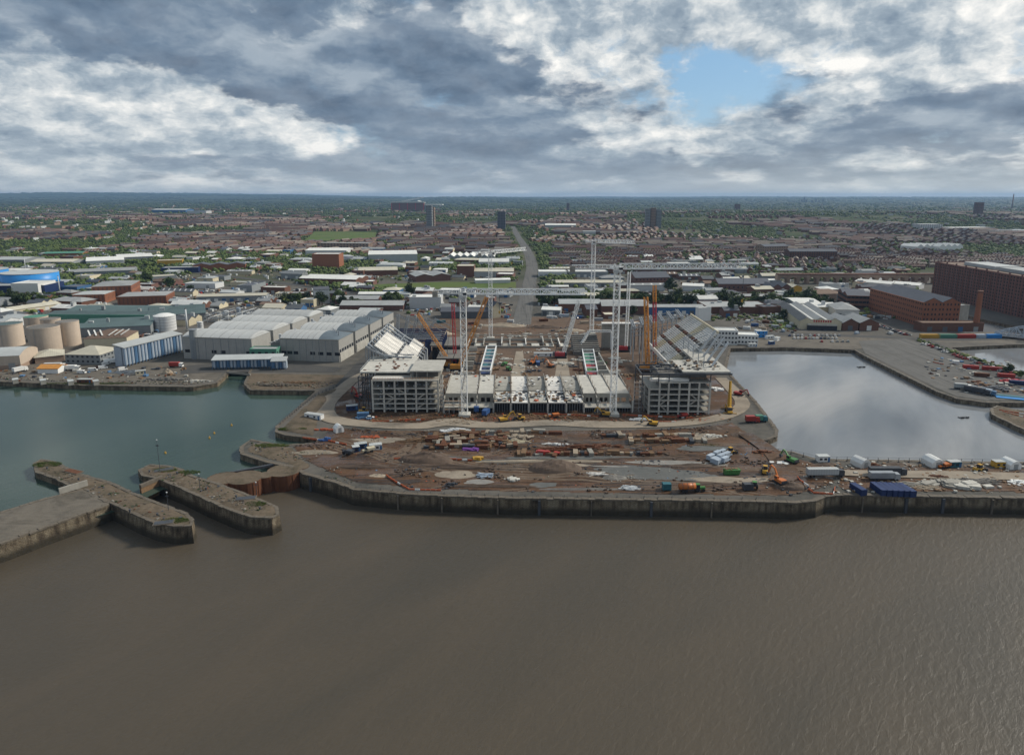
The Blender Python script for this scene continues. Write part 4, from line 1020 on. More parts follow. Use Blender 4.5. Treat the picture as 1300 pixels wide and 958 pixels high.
@kit
def tractor(paint):
    r_ = thing('tractor', '', 'tractor'); MB().box(.2, 2.4, -.5, .5, .9, 1.8).obj('bonnet', MC[paint], r_); MB().box(-1.3, .2, -.75, .75, 1.2, 2.8).obj('cab', MC['glass_dark'], r_); MB().box(-1.4, .3, -.8, .8, 2.8, 2.95).obj('cab_roof', MC[paint], r_)
    wheels(r_, (-.9,), .95, .95, .55); wheels(r_, (1.7,), .8, .6, .4); return r_
@kit
def bowser(paint):
    r_ = thing('tank_trailer', '', 'tanker'); m = MB().cyl(0, 0, -3.2, 3.2, 1.25, 16); m.v = [(c, a, b+2.1) for a, b, c in m.v]; m.obj('tank', MC[paint], r_, True)
    for x in (-2, 0, 2): m = MB().cyl(0, 0, x-.08, x+.08, 1.31, 16); m.v = [(c, a, b+2.1) for a, b, c in m.v]; m.obj('hoop', MC['steel_dark'], r_)
    MB().box(-3, 4.2, -.5, .5, .65, .95).obj('chassis', MC['steel_dark'], r_); wheels(r_, (-1.8, -.5), 1.1, .6, .45); return r_
def pile(label, px, py, kind_, n, ln, wx, wy, hh, mat, seed, name='timber_stack', cat='material pile', rz=None, ang=.5):
    """a loose heap or stack of long pieces"""
    p = P(px, py); z0 = site_z(p.x, p.y)-.05; r_ = random.Random(seed); m = MB()
    for i in range(n):
        x, y = r_.gauss(0, .4)*wx, r_.gauss(0, .4)*wy; z = .1+hh*max(0, 1-math.hypot(x/wx, y/wy))*r_.uniform(.2, 1)
        a = (rz if rz is not None else 0)+r_.uniform(-ang, ang); l = ln*r_.uniform(.6, 1.1)/2; dx_, dy_, dz_ = math.cos(a)*l, math.sin(a)*l, r_.uniform(-.12,.12)*l
        if kind_ == 'beam': m.bar((x-dx_,y-dy_,z-dz_), (x+dx_,y+dy_,z+dz_), r_.uniform(.18,.42))
        elif kind_ == 'pipe': m.bar((x-dx_,y-dy_,z), (x+dx_,y+dy_,z), .5, 8)
        else:
            s = r_.uniform(.3, 1)*ln; m.box(x-s/2, x+s/2, y-s/3, y+s/3, 0, z+s*.3, a)
    o = m.obj(name, MC[mat]); o.location = (p.x, p.y, z0); return tag(o, label, cat)
def heap(label, px, py, rx, ry, h_, mat, name='spoil_heap', cat='spoil heap'):
    p = P(px, py); z0 = site_z(p.x, p.y)-.3; m = MB(); n = 16
    for j in range(n+1):
        for i in range(n+1):
            u_, v_ = (i/n*2-1), (j/n*2-1); d = math.hypot(u_, v_); q = mnoise.fractal(Vector((u_*2.2+px, v_*2.2, py)), 1, 2, 4)
            m.v.append((u_*rx, v_*ry, h_*max(0, 1-d)**.8*(1+.5*q)+.3*min(0, 1-d)*10*(d > .9)-max(0, d-.8)*3))
    m.f = [(j*(n+1)+i, j*(n+1)+i+1, (j+1)*(n+1)+i+1, (j+1)*(n+1)+i) for j in range(n) for i in range(n)]
    o = m.obj(name, MC[mat]); o.location = (p.x, p.y, z0); return tag(o, label, cat)
E_, V_ = 'excavators on the building site', 'vehicles on the building site'
excavator('orange excavator in front of the blue containers near red barriers', 989, 617, 1.9, 'plant_orange', 1.0)
excavator('orange red excavator beside the steel frame of left corner block', 455, 505, 2.4, 'plant_red', 1.0)
excavator('yellow excavator between low stand and haul road left of centre', 640, 535, .4, 'plant_yellow', .9)
excavator('yellow excavator on the haul road before the right corner block', 828, 540, 2.8, 'plant_yellow', .8)
excavator('green excavator on the spit beside the grey dock fence', 1004, 588, 2.1, 'plant_green', .8)
excavator('orange excavator parked in the middle of the pitch', 676, 462, 1.0, 'plant_orange', .9)
excavator('second orange excavator on the pitch near the pale track', 699, 466, 2.3, 'plant_orange', .9)
excavator('rusty red excavator beside the curved quay rail', 938, 502, -.6, 'plant_red', .8)
excavator('yellow excavator working in front of the low stand right of centre', 768, 528, 2.9, 'plant_yellow', .8)
loader('yellow wheel loader beside the orange excavator', 971, 601, 1.2, 'plant_yellow')
loader('yellow wheel loader on the spit beside white tents', 1243, 598, .3, 'plant_yellow')
loader('yellow loader behind the row of pale vans', 927, 577, .4, 'plant_yellow')
loader('yellow loader by the foot of the left stand', 660, 533, 3.0, 'plant_yellow')
dumper('orange site dumper before the low stand under the middle bays', 703, 530, .3, 'plant_orange')
dumper('red site dumper beside the raked stand crane', 866, 530, .2, 'plant_red')
dumper('yellow site dumper with orange load on the spit', 1198, 594, .3, 'plant_orange')
mobile_crane('yellow mobile crane with upright telescopic boom beside the right corner block', 925, 522, 1.4, 'plant_yellow', 14)
tractor('green tractor towing the orange tanker near the river wall', 887, 624, .05, 'plant_green')
bowser('orange tank trailer behind the green tractor near the river wall', 872, 624.5, .05, 'plant_orange')
tractor('green tractor parked near the river wall', 957, 621, 1.4, 'plant_green')
container('dark teal container near the river wall left of the tanker', 846, 622, 0.0, 'teal', 3.2, group=None)
container('dark grey open container beside the green tractor', 949, 622, .05, 'steel_dark', 3.6)
skip_bin('big green waste skip full of timber beside the pale vans', 929, 602, .06, 'plant_green')
for i, (x, y) in enumerate(((903,584),(911,580),(918,577),(908,587),(916,584),(923,581),(913,588.5),(921,587))):
    van('pale blue van in the cluster parked behind the green skip', x, y, .75, 'silo_pale', group='pale vans behind the green skip')
# blue containers by the wall
container('single royal blue container beside the orange barriers on river wall', 1089, 624.5, 1.75, 'navy', 7)
for i in range(6):
    container('royal blue container in the block of six near the river wall', 1115+i*7.0, 624+(.3*i), 1.62+.02*i, 'navy', 8, group='blue containers along the river wall')
lorry('long grey flatbed lorry with pale sheeted load beside the haul road', 1047, 606, .02, 'steel_dark', 'roof_pale', 15)
lorry('dark grey flatbed trailer on the haul road behind the blue containers', 1126, 603, .0, 'steel_dark', 'steel_dark', 15)
lorry('blue grey trailer alongside the dark flatbed trailer', 1122, 609, .0, 'steel_grey', 'steel_grey', 12)
for lab, x, y, rz, c, ln, w_ in (('white ridge tent on the spit nearest the green excavator', 1092, 591, .35, 'white_paint', 6, 5), ('white ridge tent in the middle of the spit', 1184, 590, .1, 'white_paint', 7, 6),
                                 ('white tent at right end of the spit beside yellow cabin', 1282, 593, .1, 'white_paint', 6, 5), ('small white tent among barriers beside the spur', 430, 548, .6, 'white_paint', 4, 4)):
    store_tent(lab, x, y, rz, c, ln, w_)
for lab, x, y, rz, c, ln in (('white site cabin on the spit beside the flatbed lorry', 1044, 585, .05, 'white_paint', 5), ('yellow cabin on the spit near the right edge', 1269, 592, .03, 'plant_yellow', 6),
                             ('teal cabin on the spit beside orange dumper', 1210, 592, .1, 'teal', 5), ('long white cabin beside the haul road bend near the green dock', 399, 531, -.35, 'clad_white', 10),
                             ('blue cabin under the steel frame beside the left corner block', 447, 520, .3, 'navy', 6), ('pale cabin on site near the spur', 477, 573, .3, 'clad_white', 5.5),
                             ('navy cabin on site beside the pale cabin', 458, 570, .4, 'navy', 5.5), ('small navy cabin nearest the flatbed barriers', 452, 575, .4, 'navy', 3)):
    cabin(lab, x, y, rz, c, ln)
dumper('cream site dumper beside the pale cabin', 468, 579, .5, 'cream'); dumper('black and yellow dumper parked by the pier road', 442, 578, -.4, 'steel_dark')
lorry('blue tipper lorry at the foot of the low stand', 617, 527, 1.3, 'plant_blue', 'plant_blue', 7); lorry('small blue lorry beside the left tower crane foot', 605, 523, 1.6, 'plant_blue', 'plant_blue', 5)
lorry('red lorry parked on the hooked quay end', 955, 536, .05, 'plant_red', 'plant_red', 7); lorry('dark green lorry parked on the hooked quay end', 966, 535, .02, 'teal', 'roof_green', 6)
car('white pickup car on the quay road near the left corner block', 470, 531, .2, 'white_paint'); loader('yellow loader on the north quay apron', 462, 524, .2, 'plant_yellow')
container('blue grey container beside the left block apron', 461, 529, .15, 'silo_blue', 6)
for i, (x, y, c) in enumerate(((640,464,'plant_green'),(646,470,'plant_green'),(766,462,'plant_green'))):
    dumper(('green dumper on the pitch beside the left open frame', 'green dumper on the pitch nearest the low stand', 'green dumper beside the right open frame')[i], x, y, 1.0+i, c)
container('blue container standing upright on the pitch between tracks', 683, 463, 1.57, 'plant_blue', 6)
cabin('white cabin roof on the pitch beyond the orange excavators', 690, 452, 0, 'white_paint', 14)
# barriers
def barrier_run(label, pts, mats=('barrier_orange', 'white_paint')):
    L = [P(*q) for q in pts]; r_ = thing('barrier_run', label, 'barriers', (L[0].x, L[0].y, 0), 0, 'plastic barrier runs'); ms = {k: MB() for k in mats}; k = 0
    for a, b in zip(L[:-1], L[1:]):
        n = max(1, int((b-a).length/2.0))
        for i in range(n):
            p, q = a.lerp(b, (i+.04)/n), a.lerp(b, (i+.96)/n); z = site_z(p.x, p.y); k += 1
            d = (q-p).normalized(); c = Vector((-d.y, d.x, 0))*.12
            m = ms[mats[0] if (k % 5) else mats[1]]
            m.add([(*(v.xy), zz_) for zz_ in (z, z+.7) for v in (p-c, q-c, q+c, p+c)], [(0,1,5,4),(1,2,6,5),(2,3,7,6),(3,0,4,7),(4,5,6,7)])
    for mm in mats:
        if ms[mm].f: o = ms[mm].obj('barrier', MC[mm], r_); o.location = -Vector(r_.location)
    return r_
for lab, pts in (('orange and white barriers round the mound beside the blue containers', [(1012,607),(1020,618),(1032,626),(1058,628),(1060,619)]), ('orange barriers in front of the low stand', [(505,534),(540,533)]),
                 ('orange barriers before the middle bays of the low stand', [(676,526),(720,527),(760,529)]), ('orange barriers beside the pier road', [(384,556),(412,560),(440,566)]),
                 ('orange barriers along the dark slope near the river wall', [(490,606),(520,622),(560,623)]), ('orange barrier line behind the timber stacks', [(500,587),(560,588),(600,587)]),
                 ('orange barriers at left of the apron', [(472,536),(500,535)]), ('orange barrier line near the right corner block', [(790,527),(830,529),(880,531)]), ('short orange barriers among bright pallets', [(640,552),(636,566)]),
                 ('orange barriers along the haul road before the right block', [(830,536),(858,536)])):
    barrier_run(lab, pts)
# stacks and heaps in the store yard before the stand
sd = 100
for lab, x, y, k, n, ln, wx, wy, hh, mt in (
    ('rusty brown heap of steel beside the green strip, left of centre', 568, 562, 'beam', 60, 4, 6, 3, 1.6, 'rust'), ('rusty steel stack near the store yard edge', 529, 561, 'beam', 50, 5, 5, 3, 1.5, 'timber'),
    ('dark brown timber stack in the store yard centre', 600, 560, 'beam', 70, 4, 8, 3, 1.6, 'timber'), ('timber formwork stack below the haul road bulge', 585, 553, 'box', 50, 3, 8, 3, 1.2, 'timber'),
    ('low row of brown crates in the store yard', 622, 559, 'box', 60, 2.4, 8, 3, 1.6, 'rust'), ('bright heap of pale pallets and sheets', 660, 557, 'box', 80, 2.2, 8, 4, 1.2, 'sand'),
    ('scatter of pale boards beside the bright pallets', 654, 562, 'beam', 50, 3, 8, 4, .9, 'cream'), ('long brown steel stack right of the pallets', 700, 573, 'beam', 70, 7, 7, 1.6, 1.5, 'rust'),
    ('long rusty pipe stack in the store yard', 739, 572, 'pipe', 50, 8, 6, 1.6, 1.8, 'rust'), ('second rusty pipe stack right of the long one', 761, 570, 'pipe', 40, 6, 5, 1.6, 1.8, 'rust'),
    ('short rusty pipe stack at right of the store yard', 783, 570, 'pipe', 22, 3, 2.5, 1.5, 1.6, 'rust'), ('rusty drum stack on the sandy patch', 851, 560, 'pipe', 50, 6, 6, 1.8, 1.9, 'rust'),
    ('row of white bags along the dark trench', 700, 565, 'box', 46, 1.3, 9, .7, .8, 'white_paint'), ('grey bundle of steel near the river wall', 799, 620, 'beam', 40, 4, 3, 1.6, 1.0, 'steel_light'),
    ('white pipes laid near the middle of the site', 757, 606, 'beam', 10, 6, 3, 1.6, .2, 'precast_white'), ('pale steel beams stacked upright near the river wall', 616, 606, 'beam', 40, 6, 1.8, 3.0, 1.2, 'silo_pale'),
    ('white rubble pile near the river wall centre', 650, 610, 'box', 26, 2.0, 4, 2, .5, 'concrete_pale'), ('dark debris pile near the river wall', 573, 617, 'beam', 40, 3, 2, 1.4, 1.2, 'steel_dark'),
    ('grey planks stacked on the spit beyond blue containers', 1162, 616, 'beam', 50, 9, 7, 3, .9, 'concrete'), ('pile of pale poles on the spit', 1176, 619, 'beam', 60, 6, 5, 3, .8, 'sand'),
    ('grey slab stack on the spit', 1203, 615, 'box', 50, 4, 9, 3, .8, 'concrete'), ('long grey steel stack on the spit', 1240, 612, 'beam', 70, 10, 9, 3, 1.0, 'concrete_dark'),
    ('brown steel stack on the spit near haul road', 1190, 606, 'beam', 40, 5, 5, 1.6, 1.0, 'rust'), ('pale slab stack at right end of spit', 1225, 618, 'box', 40, 5, 8, 2.5, .6, 'concrete_pale'),
    ('black and white materials at far right of spit', 1295, 613, 'box', 50, 1.6, 5, 3, 1.0, 'white_paint'), ('brown scrap heap beside the ridge tent', 1106, 592, 'beam', 70, 3, 4, 2, 1.8, 'rust'),
    ('green and rust scrap along the dock fence', 968, 576, 'box', 40, 1.8, 6, 2, 1.0, 'rust'), ('white sheets beside the green excavator', 990, 590, 'box', 22, 1.8, 5, 2, .6, 'white_paint'),
    ('white bags stacked beside the right corner block', 912, 495, 'box', 40, 2.0, 4, 6, 1.0, 'white_paint'), ('purple tarpaulin bundle on the green strip', 597, 575, 'box', 16, 3, 4, 1.2, .5, 'tarp_purple'),
    ('yellow steel props stacked on the green strip', 607, 585, 'box', 14, 2.4, 3, 1.0, .9, 'plant_yellow'), ('white materials by the haul road bulge', 580, 548, 'box', 46, 2.2, 7, 2.4, 1.0, 'clad_white'),
    ('timber boards laid on haul road bulge', 585, 537, 'beam', 50, 9, 7, 2.6, .3, 'sand'), ('white and red material beside the tower crane foot', 812, 533, 'box', 40, 2, 6, 1.6, .8, 'white_paint'),
    ('coloured material by the small quarry pond', 905, 555, 'box', 40, 1.6, 7, 3, .6, 'concrete_pale'), ('red bundles beside the dark pipes', 689, 577, 'box', 14, 3, 5, .8, .9, 'plant_red'),
    ('blue sheets beside the spur tents', 414, 560, 'box', 16, 2, 3, 1.4, .9, 'plant_blue'), ('white and orange sheets beside the spur', 416, 546, 'box', 20, 2.4, 7, 1.2, .4, 'barrier_orange'),
    ('orange scrap near the pale cabin', 470, 557, 'box', 30, 1.6, 6, 2, .5, 'barrier_orange'), ('blue materials on the apron beside left block', 462, 531, 'box', 30, 1.8, 6, 2, .7, 'silo_blue')):
    sd += 1; pile(lab, x, y, k, n, ln, wx, wy, hh, mt, sd)
heap('dark conical spoil heap left of site centre', 540, 588, 12, 6, 3.2, 'spoil'); heap('brown ploughed heap near site centre', 705, 597, 11, 6, 2.6, 'spoil'); heap('grey rubble heap near the river wall', 778, 608, 7, 3, 1.6, 'concrete_dark')
heap('low grey heap beside the excavator', 1003, 620, 7, 3, 2.2, 'spoil'); heap('brown heap on the spit behind the ridge tent', 1140, 590, 9, 3, 1.4, 'spoil'); heap('earth heap near the haul road bend', 905, 545, 6, 3, 1.5, 'spoil')
heap('pale sand heap beside the dark slope', 480, 606, 5, 2, 1.2, 'sand', 'sand_heap', 'sand heap'); heap('grey earth heap beside the pond', 940, 552, 6, 4, 1.2, 'spoil'); heap('brown earth bank on spit', 1050, 590, 8, 2, 1.2, 'spoil')
# wet and pale patches
SP_ = 0
for x, y, rx, ry, mt in ((580,604,9,3.5,'haul'),(608,613,6,2.4,'puddle'),(722,594,9,1.6,'haul'),(805,598,16,4,'slag'),(850,604,20,5,'slag'),(840,588,14,2.5,'puddle'),(690,616,6,2.4,'slag'),(890,570,12,4,'slag'),
                     (556,585,16,1.8,'slag'),(640,586,30,1.4,'slag'),(730,582,34,1.8,'slag'),(900,590,8,2.5,'puddle'),(930,610,16,3,'haul'),(480,560,12,3,'haul'),(870,555,15,6,'haul'),(400,575,9,2.6,'haul'),(775,594,9,1.0,'puddle')):
    SP_ += 1
    q = blot('patch', x, y, rx, ry, mt); m = MB(); c = P(x, y); n = len(q); K = 5
    for k in range(K+1):                                  # concentric rings draped on the earth
        for v_ in q:
            a, b = c.x+(v_.x-c.x)*k/K, c.y+(v_.y-c.y)*k/K; m.v.append((a, b, site_z(a, b)+.06+.004*SP_))
    for k in range(K):
        for i in range(n): m.f.append((k*n+i, (k+1)*n+i, (k+1)*n+(i+1)%n, k*n+(i+1)%n))
    tag(m.obj('wet_patch' if mt == 'puddle' else 'gravel_patch', MC[mt]), kind='structure')
# loose rubble that nobody could count
for nm, mt, n, sz, sd_ in (('rubble', 'concrete', 300, (.2, .8), 41), ('rubble', 'spoil', 900, (.25, 1.3), 42), ('rubble', 'steel_dark', 420, (.25, 1.0), 43), ('litter', 'barrier_orange', 50, (.2, .6), 44), ('litter', 'silo_blue', 20, (.3, .8), 45)):
    q_ = random.Random(sd_); xs_ = [p.x for p in SITE]; ys_ = [p.y for p in SITE]; pts = []
    while len(pts) < n:
        x, y = q_.uniform(min(xs_), max(xs_)), q_.uniform(min(ys_), max(ys_))
        if q_.random() < .015+1.0*max(0, mnoise.noise(Vector((x*.06, y*.11, sd_)))-.22)*3 and poly_in(SITE, x, y): pts.append((x, y))
    it = iter(pts); tag(scatter_boxes(n, lambda q: next(it), site_z, sz, sd_).obj(nm, MC[mt]), kind='stuff')
def clusters(nc, x0, x1, y0, y1, sx, sy, seed):
    q_ = random.Random(seed); cs = [(q_.uniform(x0, x1), y0+(y1-y0)*q_.random()**1.3, q_.uniform(.4, 1)) for _ in range(nc)]
    def f_(q):
        c = q.choice(cs); return c[0]+q.gauss(0, sx*c[2]), c[1]+q.gauss(0, sy*c[2])
    return f_
for nm, mt, n, sz, sd_ in (('debris', 'slab_grey', 320, (.4, 2.4), 51), ('debris', 'timber', 320, (.4, 2.2), 52), ('debris', 'steel_dark', 300, (.4, 2.2), 53), ('debris', 'barrier_orange', 30, (.4, 1.2), 54), ('debris', 'concrete_pale', 140, (.5, 2.4), 55)):
    tag(scatter_boxes(n, clusters(16, -44, 86, 402, 600, 4, 3, sd_), lambda x, y: .1, sz, sd_).obj(nm, MC[mt]), kind='stuff')
tag(scatter_boxes(500, lambda q: (q.uniform(-72, 112), q.uniform(331, 345)), lambda x, y: .05, (.3, 1.3), 61).obj('debris', MC['timber']), kind='stuff')
tag(scatter_boxes(90, lambda q: (q.uniform(-72, 112), q.uniform(331, 345)), lambda x, y: .05, (.3, 1.1), 62).obj('debris', MC['barrier_orange']), kind='stuff')
tag(scatter_boxes(420, lambda q: (q.uniform(115, 260), q.uniform(246, 276)), lambda x, y: .15, (.3, 1.3), 63).obj('debris', MC['timber']), kind='stuff')
tag(scatter_boxes(300, lambda q: (q.uniform(115, 260), q.uniform(246, 276)), lambda x, y: .15, (.3, 1.5), 64).obj('debris', MC['concrete_pale']), kind='stuff')
# fences along the dock edges
def fence(label, pts, step, h_, mat, px=True):
    L = [P(*q) for q in pts] if px else [Vector(q) for q in pts]; r_ = thing('post_fence', label, 'fence', (L[0].x, L[0].y, 0)); m = MB(); k = MB()
    for a, b in zip(L[:-1], L[1:]):
        n = max(1, int((b-a).length/step))
        for i in range(n): p = a.lerp(b, i/n); m.box(p.x-.07, p.x+.07, p.y-.07, p.y+.07, 0, h_); m.box(p.x-.3, p.x+.3, p.y-.2, p.y+.2, 0, .35)
        for z in (h_*.45, h_*.95): k.bar(a+Vector((0,0,z)), b+Vector((0,0,z)), .07)
    o = part(m, 'posts', mat, r_); o['kind'] = 'stuff'; part(k, 'rails', mat, r_)
fence('dark post fence along the near edge of the grey dock', [(955,572),(1004,576),(1036,584),(1062,585),(1300,589),(1480,592)], 4.2, 2.0, 'steel_dark')
fence('rusty edge rail along the curved quay by the grey dock', [(926,477),(958,512),(983,546)], 2.6, 1.6, 'sand')
fence('low kerb rail along the top of the river wall', [(452,619),(530,625.5),(650,629.5),(800,631.5),(960,633.5),(1010,635)], 5.0, 1.0, 'concrete_dark')
fence('thin rail along the spur above the green dock', [(356,538),(400,502),(432,489)], 3.0, 1.5, 'steel_dark')

q = random.Random(640)
for i, (x, y, c_, ln, lab) in enumerate(((700,404,'clad_white',9,'white'),(716,402,'silo_pale',9,'pale blue'),(735,404,'plant_blue',7,'blue'),(690,408,'rust',8,'rust brown'),(560,410,'teal',8,'teal'),(648,409,'clad_white',6,'small white'),(742,411,'sand',8,'tan'),(760,407,'steel_grey',8,'grey'),(600,412,'brick',8,'brick red'))):
    container(f"{lab} container on the rough ground behind the pitch", x, y, q.uniform(-.3,.3), c_, ln)
for i, (x, y, r1, r2, h_) in enumerate(((640,414,22,7,3.5),(690,416,18,6,3),(725,420,14,5,3),(600,420,16,6,3),(560,424,14,6,3))):
    heap(f"{'brown' if i % 2 else 'pale sandy'} long spoil bank behind the pitch", x, y, r1, r2, h_, 'spoil' if i % 2 else 'sand')
for i, (x, y, k, mt) in enumerate(((634,440,'beam','steel_light'),(664,441,'box','timber'),(690,444,'box','white_paint'),(722,462,'box','concrete_pale'),(734,470,'beam','rust'),(640,456,'box','concrete_pale'),(600,462,'beam','steel_dark'),(590,474,'box','white_paint'),(770,474,'box','white_paint'),(786,466,'beam','rust'),(780,455,'box','concrete_pale'),(800,476,'box','timber'),(664,428,'box','sand'),(700,430,'beam','timber'))):
    pile(f"{dict(steel_light='pale steel', timber='timber', white_paint='white bagged', concrete_pale='precast concrete', rust='rusty steel', steel_dark='dark steel', sand='sandy')[mt]} stack lying on the pitch", x, y, k, 40, 3.4 if k == 'beam' else 1.8, 5, 3, 1.1, mt, 700+i)

# wheel tracks pressed into the earth
q = random.Random(811); tk_d, tk_l = MB(), MB()
def rut(pts, w_, m):
    L = [P(*p_) for p_ in pts]; out = []
    for i in range(len(L)-1):
        a, b, c, d = L[max(i-1,0)], L[i], L[i+1], L[min(i+2,len(L)-1)]; n = max(3, int((c-b).length/1.5))
        for s in range(n): k = s/n; out.append(.5*((2*b)+(c-a)*k+(2*a-5*b+4*c-d)*k*k+(3*b-a-3*c+d)*k**3))
    for off in (-1.0, 1.0):
        k0 = None
        for i in range(len(out)):
            d = (out[min(i+1,len(out)-1)]-out[max(i-1,0)]); d.z = 0
            if d.length < 1e-6: continue
            n = Vector((-d.y, d.x, 0)).normalized(); p = out[i]+n*off
            if not poly_in(SITE, p.x, p.y): k0 = None; continue
            a, b = p-n*w_, p+n*w_; j = len(m.v); m.v += [(a.x, a.y, site_z(a.x, a.y)+.035), (b.x, b.y, site_z(b.x, b.y)+.035)]
            if k0 is not None: m.f.append((k0, j, j+1, k0+1))
            k0 = j
for k in range(46):
    x, y = q.uniform(430, 960), q.uniform(551, 626); ln = q.uniform(60, 320); sl = q.uniform(-.10,.10); cv = q.uniform(-6, 6)
    rut([(x, y), (x+ln*.33, y+ln*.33*sl+cv), (x+ln*.66, y+ln*.66*sl+cv), (x+ln, y+ln*sl)], q.uniform(.25,.5), tk_d if k % 3 else tk_l)
for a in (([(430,560),(480,572),(540,584),(600,592),(700,600),(800,604),(900,608),(960,606),(990,594),(975,575),(950,555)]), ([(420,566),(470,580),(530,596),(620,604),(720,608),(830,612),(930,614),(985,606)]), ([(500,548),(520,560),(510,575),(480,585)]), ([(512,548),(536,558),(524,576),(490,590)])):
    for e in (-1.5, 1.5): rut([(x, y+e) for x, y in a], .55, tk_l)
tag(tk_d.obj('wheel_ruts', MC['spoil_wet'] if 'spoil_wet' in MC else M('spoil_wet', (.045,.031,.022), rough=.35)), kind='stuff')
tag(tk_l.obj('wheel_tracks', M('track_earth', (.115,.083,.058), var=.5)), kind='stuff')
# small stacks set out in lanes in the store yard
mats = ['rust','timber','rust','timber','concrete','steel_dark','sand']; mi = 0
KS = {}
for row, (y, x0, x1) in enumerate(((551,600,720),(554.5,545,640),(558,540,650),(562,548,640),(566,556,650),(569.5,540,660),(555,770,880),(562,800,900),(578,660,840))):
    x = x0
    while x < x1:
        mt = q.choice(mats); kd = q.choice(('bundle','crate')); key = (mt, kd); c = P(x+q.uniform(-1,1), y+q.uniform(-.6,.6)); z = site_z(c.x, c.y)-.1
        if key not in KS:
            m = MB()
            if kd == 'bundle':
                for i in range(4):
                    for j in range(3): m.box(-2.6, 2.6, -.9+i*.46, -.5+i*.46, .15+j*.42, .53+j*.42)
                m.box(-1.6,-1.3,-1,1,0,.15); m.box(1.3,1.6,-1,1,0,.15)
            else:
                m.box(-1.1,1.1,-.8,.8,.15,1.1); m.box(-1.2,1.2,-.9,.9,0,.13)
                for e in (-.8,0,.8): m.box(e-.08,e+.08,-.86,.86,.16,1.16)
            KS[key] = m.obj('material_stack', MC[mt]); o = KS[key]
        else: o = KS[key].copy(); col.objects.link(o)
        o.location = (c.x, c.y, z); o.rotation_euler = (0,0,q.choice((0,0,1.57))+q.gauss(0,.12)); s = q.uniform(.8,1.25); o.scale = (s,s,s*q.uniform(.7,1.4))
        tag(o, f"{dict(rust='rusty', timber='timber', concrete='grey', steel_dark='black', sand='sandy')[mt]} {kd} in the {('first','second','third','fourth','fifth','sixth','seventh','eighth','ninth')[row]} lane of the store yard", 'material stack', 'material stacks in the store yard')
        x += q.uniform(4.5, 11)
# earth bunds along the yard
for i, (x, y, rx, ry, h_, mt) in enumerate(((560,596,26,2.2,1.3,'spoil'),(690,588,34,1.8,1.1,'sand'),(820,583,30,1.8,1.1,'spoil'),(470,594,18,2.4,1.4,'spoil'),(880,592,14,2.2,1.2,'spoil'),(620,618,22,1.6,.9,'spoil'),(900,616,20,1.6,.9,'spoil'),(740,621,22,1.4,.8,'concrete_dark'))):
    heap(f"long low {dict(spoil='brown', sand='sandy', concrete_dark='grey')[mt]} earth bund between river wall and store yard", x, y, rx, ry, h_, mt, 'earth_bund', 'earth bund')
# ================================================================== PIERS AT THE RIVER GATE
def pier(label, pts, depth, name='stone_pier', mat_top='quay_top'):
    """masonry pier: battered sides in courses, coping blocks, rough earth top; pts anticlockwise seen from above"""
    L = [P(*q) if len(q) == 2 else Vector(q) for q in pts]
    a = sum(L[i].x*L[(i+1)%len(L)].y-L[(i+1)%len(L)].x*L[i].y for i in range(len(L)))
    if a < 0: L.reverse()
    r_ = quay(name, L, depth, label, 1.0, True); r_['category'] = 'pier'
    q = [Vector((p.x, p.y, 0)) for p in L]
    tr = tessellate_polygon([q]); m = MB(); m.v = [(p.x, p.y, -.2) for p in q]
    for f in tr:
        b, c, d = (q[i] for i in f); m.f.append(tuple(f) if (c-b).cross(d-b).z > 0 else tuple(f[::-1]))
    m.obj('pier_core', MC['quay_top'], r_)
    xs, ys_ = [p.x for p in q], [p.y for p in q]; st = 1.0; idx = {}; m = MB()
    for j in range(int((max(ys_)-min(ys_))/st)+1):
        for i in range(int((max(xs)-min(xs))/st)+1):
            x, y = min(xs)+i*st, min(ys_)+j*st
            if poly_in(q, x, y):
                d = min(1.0, max(0, edge_dist(q, x, y)-.6)/2.0); idx[i, j] = len(m.v); m.v.append((x, y, .02+d*max(0, .22+.3*mnoise.fractal(Vector((x*.12, y*.12, 3)), 1, 2, 4))))
    for (i, j) in idx:
        c = ((i,j),(i+1,j),(i+1,j+1),(i,j+1))
        if all(k in idx for k in c): m.f.append(tuple(idx[k] for k in c))
    m.obj('pier_surface', MC[mat_top], r_, True)
    return r_
pier('long stone pier with mossy head, left of the lock chamber', [(43,588),(52,583),(70,586),(98,600),(118,606),(140,612),(165,624),(190,634),(215,643),(238,652),(245,660),(243,667),(222,668),(200,664),(178,656),(150,642),(120,630),(95,620),(70,607),(46,599)], 8)
pier('stone pier between lock chamber and rusty cofferdam', [(176,596),(190,590),(212,591),(232,596),(244,604),(275,613),(305,624),(335,636),(352,643),(354,652),(345,657),(318,656),(295,648),(262,634),(232,620),(205,609),(180,603)], 8)
r_ = pier('wide concrete jetty running off past the first stone pier', [(-240,700),(-60,664),(0,650),(60,632),(108,620),(128,628),(138,640),(100,654),(60,668),(0,690),(-240,770)], 8, 'jetty', 'concrete_yard'); r_['category'] = 'jetty'
m = MB(); a, b = P(76,628), P(112,617); d = (b-a).normalized(); n = Vector((-d.y, d.x, 0))
m.add([(*(v.xy), z) for z in (.2, 2.6) for v in (a, b, b+n*.7, a+n*.7)], [(0,1,5,4),(1,2,6,5),(2,3,7,6),(3,0,4,7),(4,5,6,7)])
o = m.obj('parapet_wall', MC['concrete'], r_)
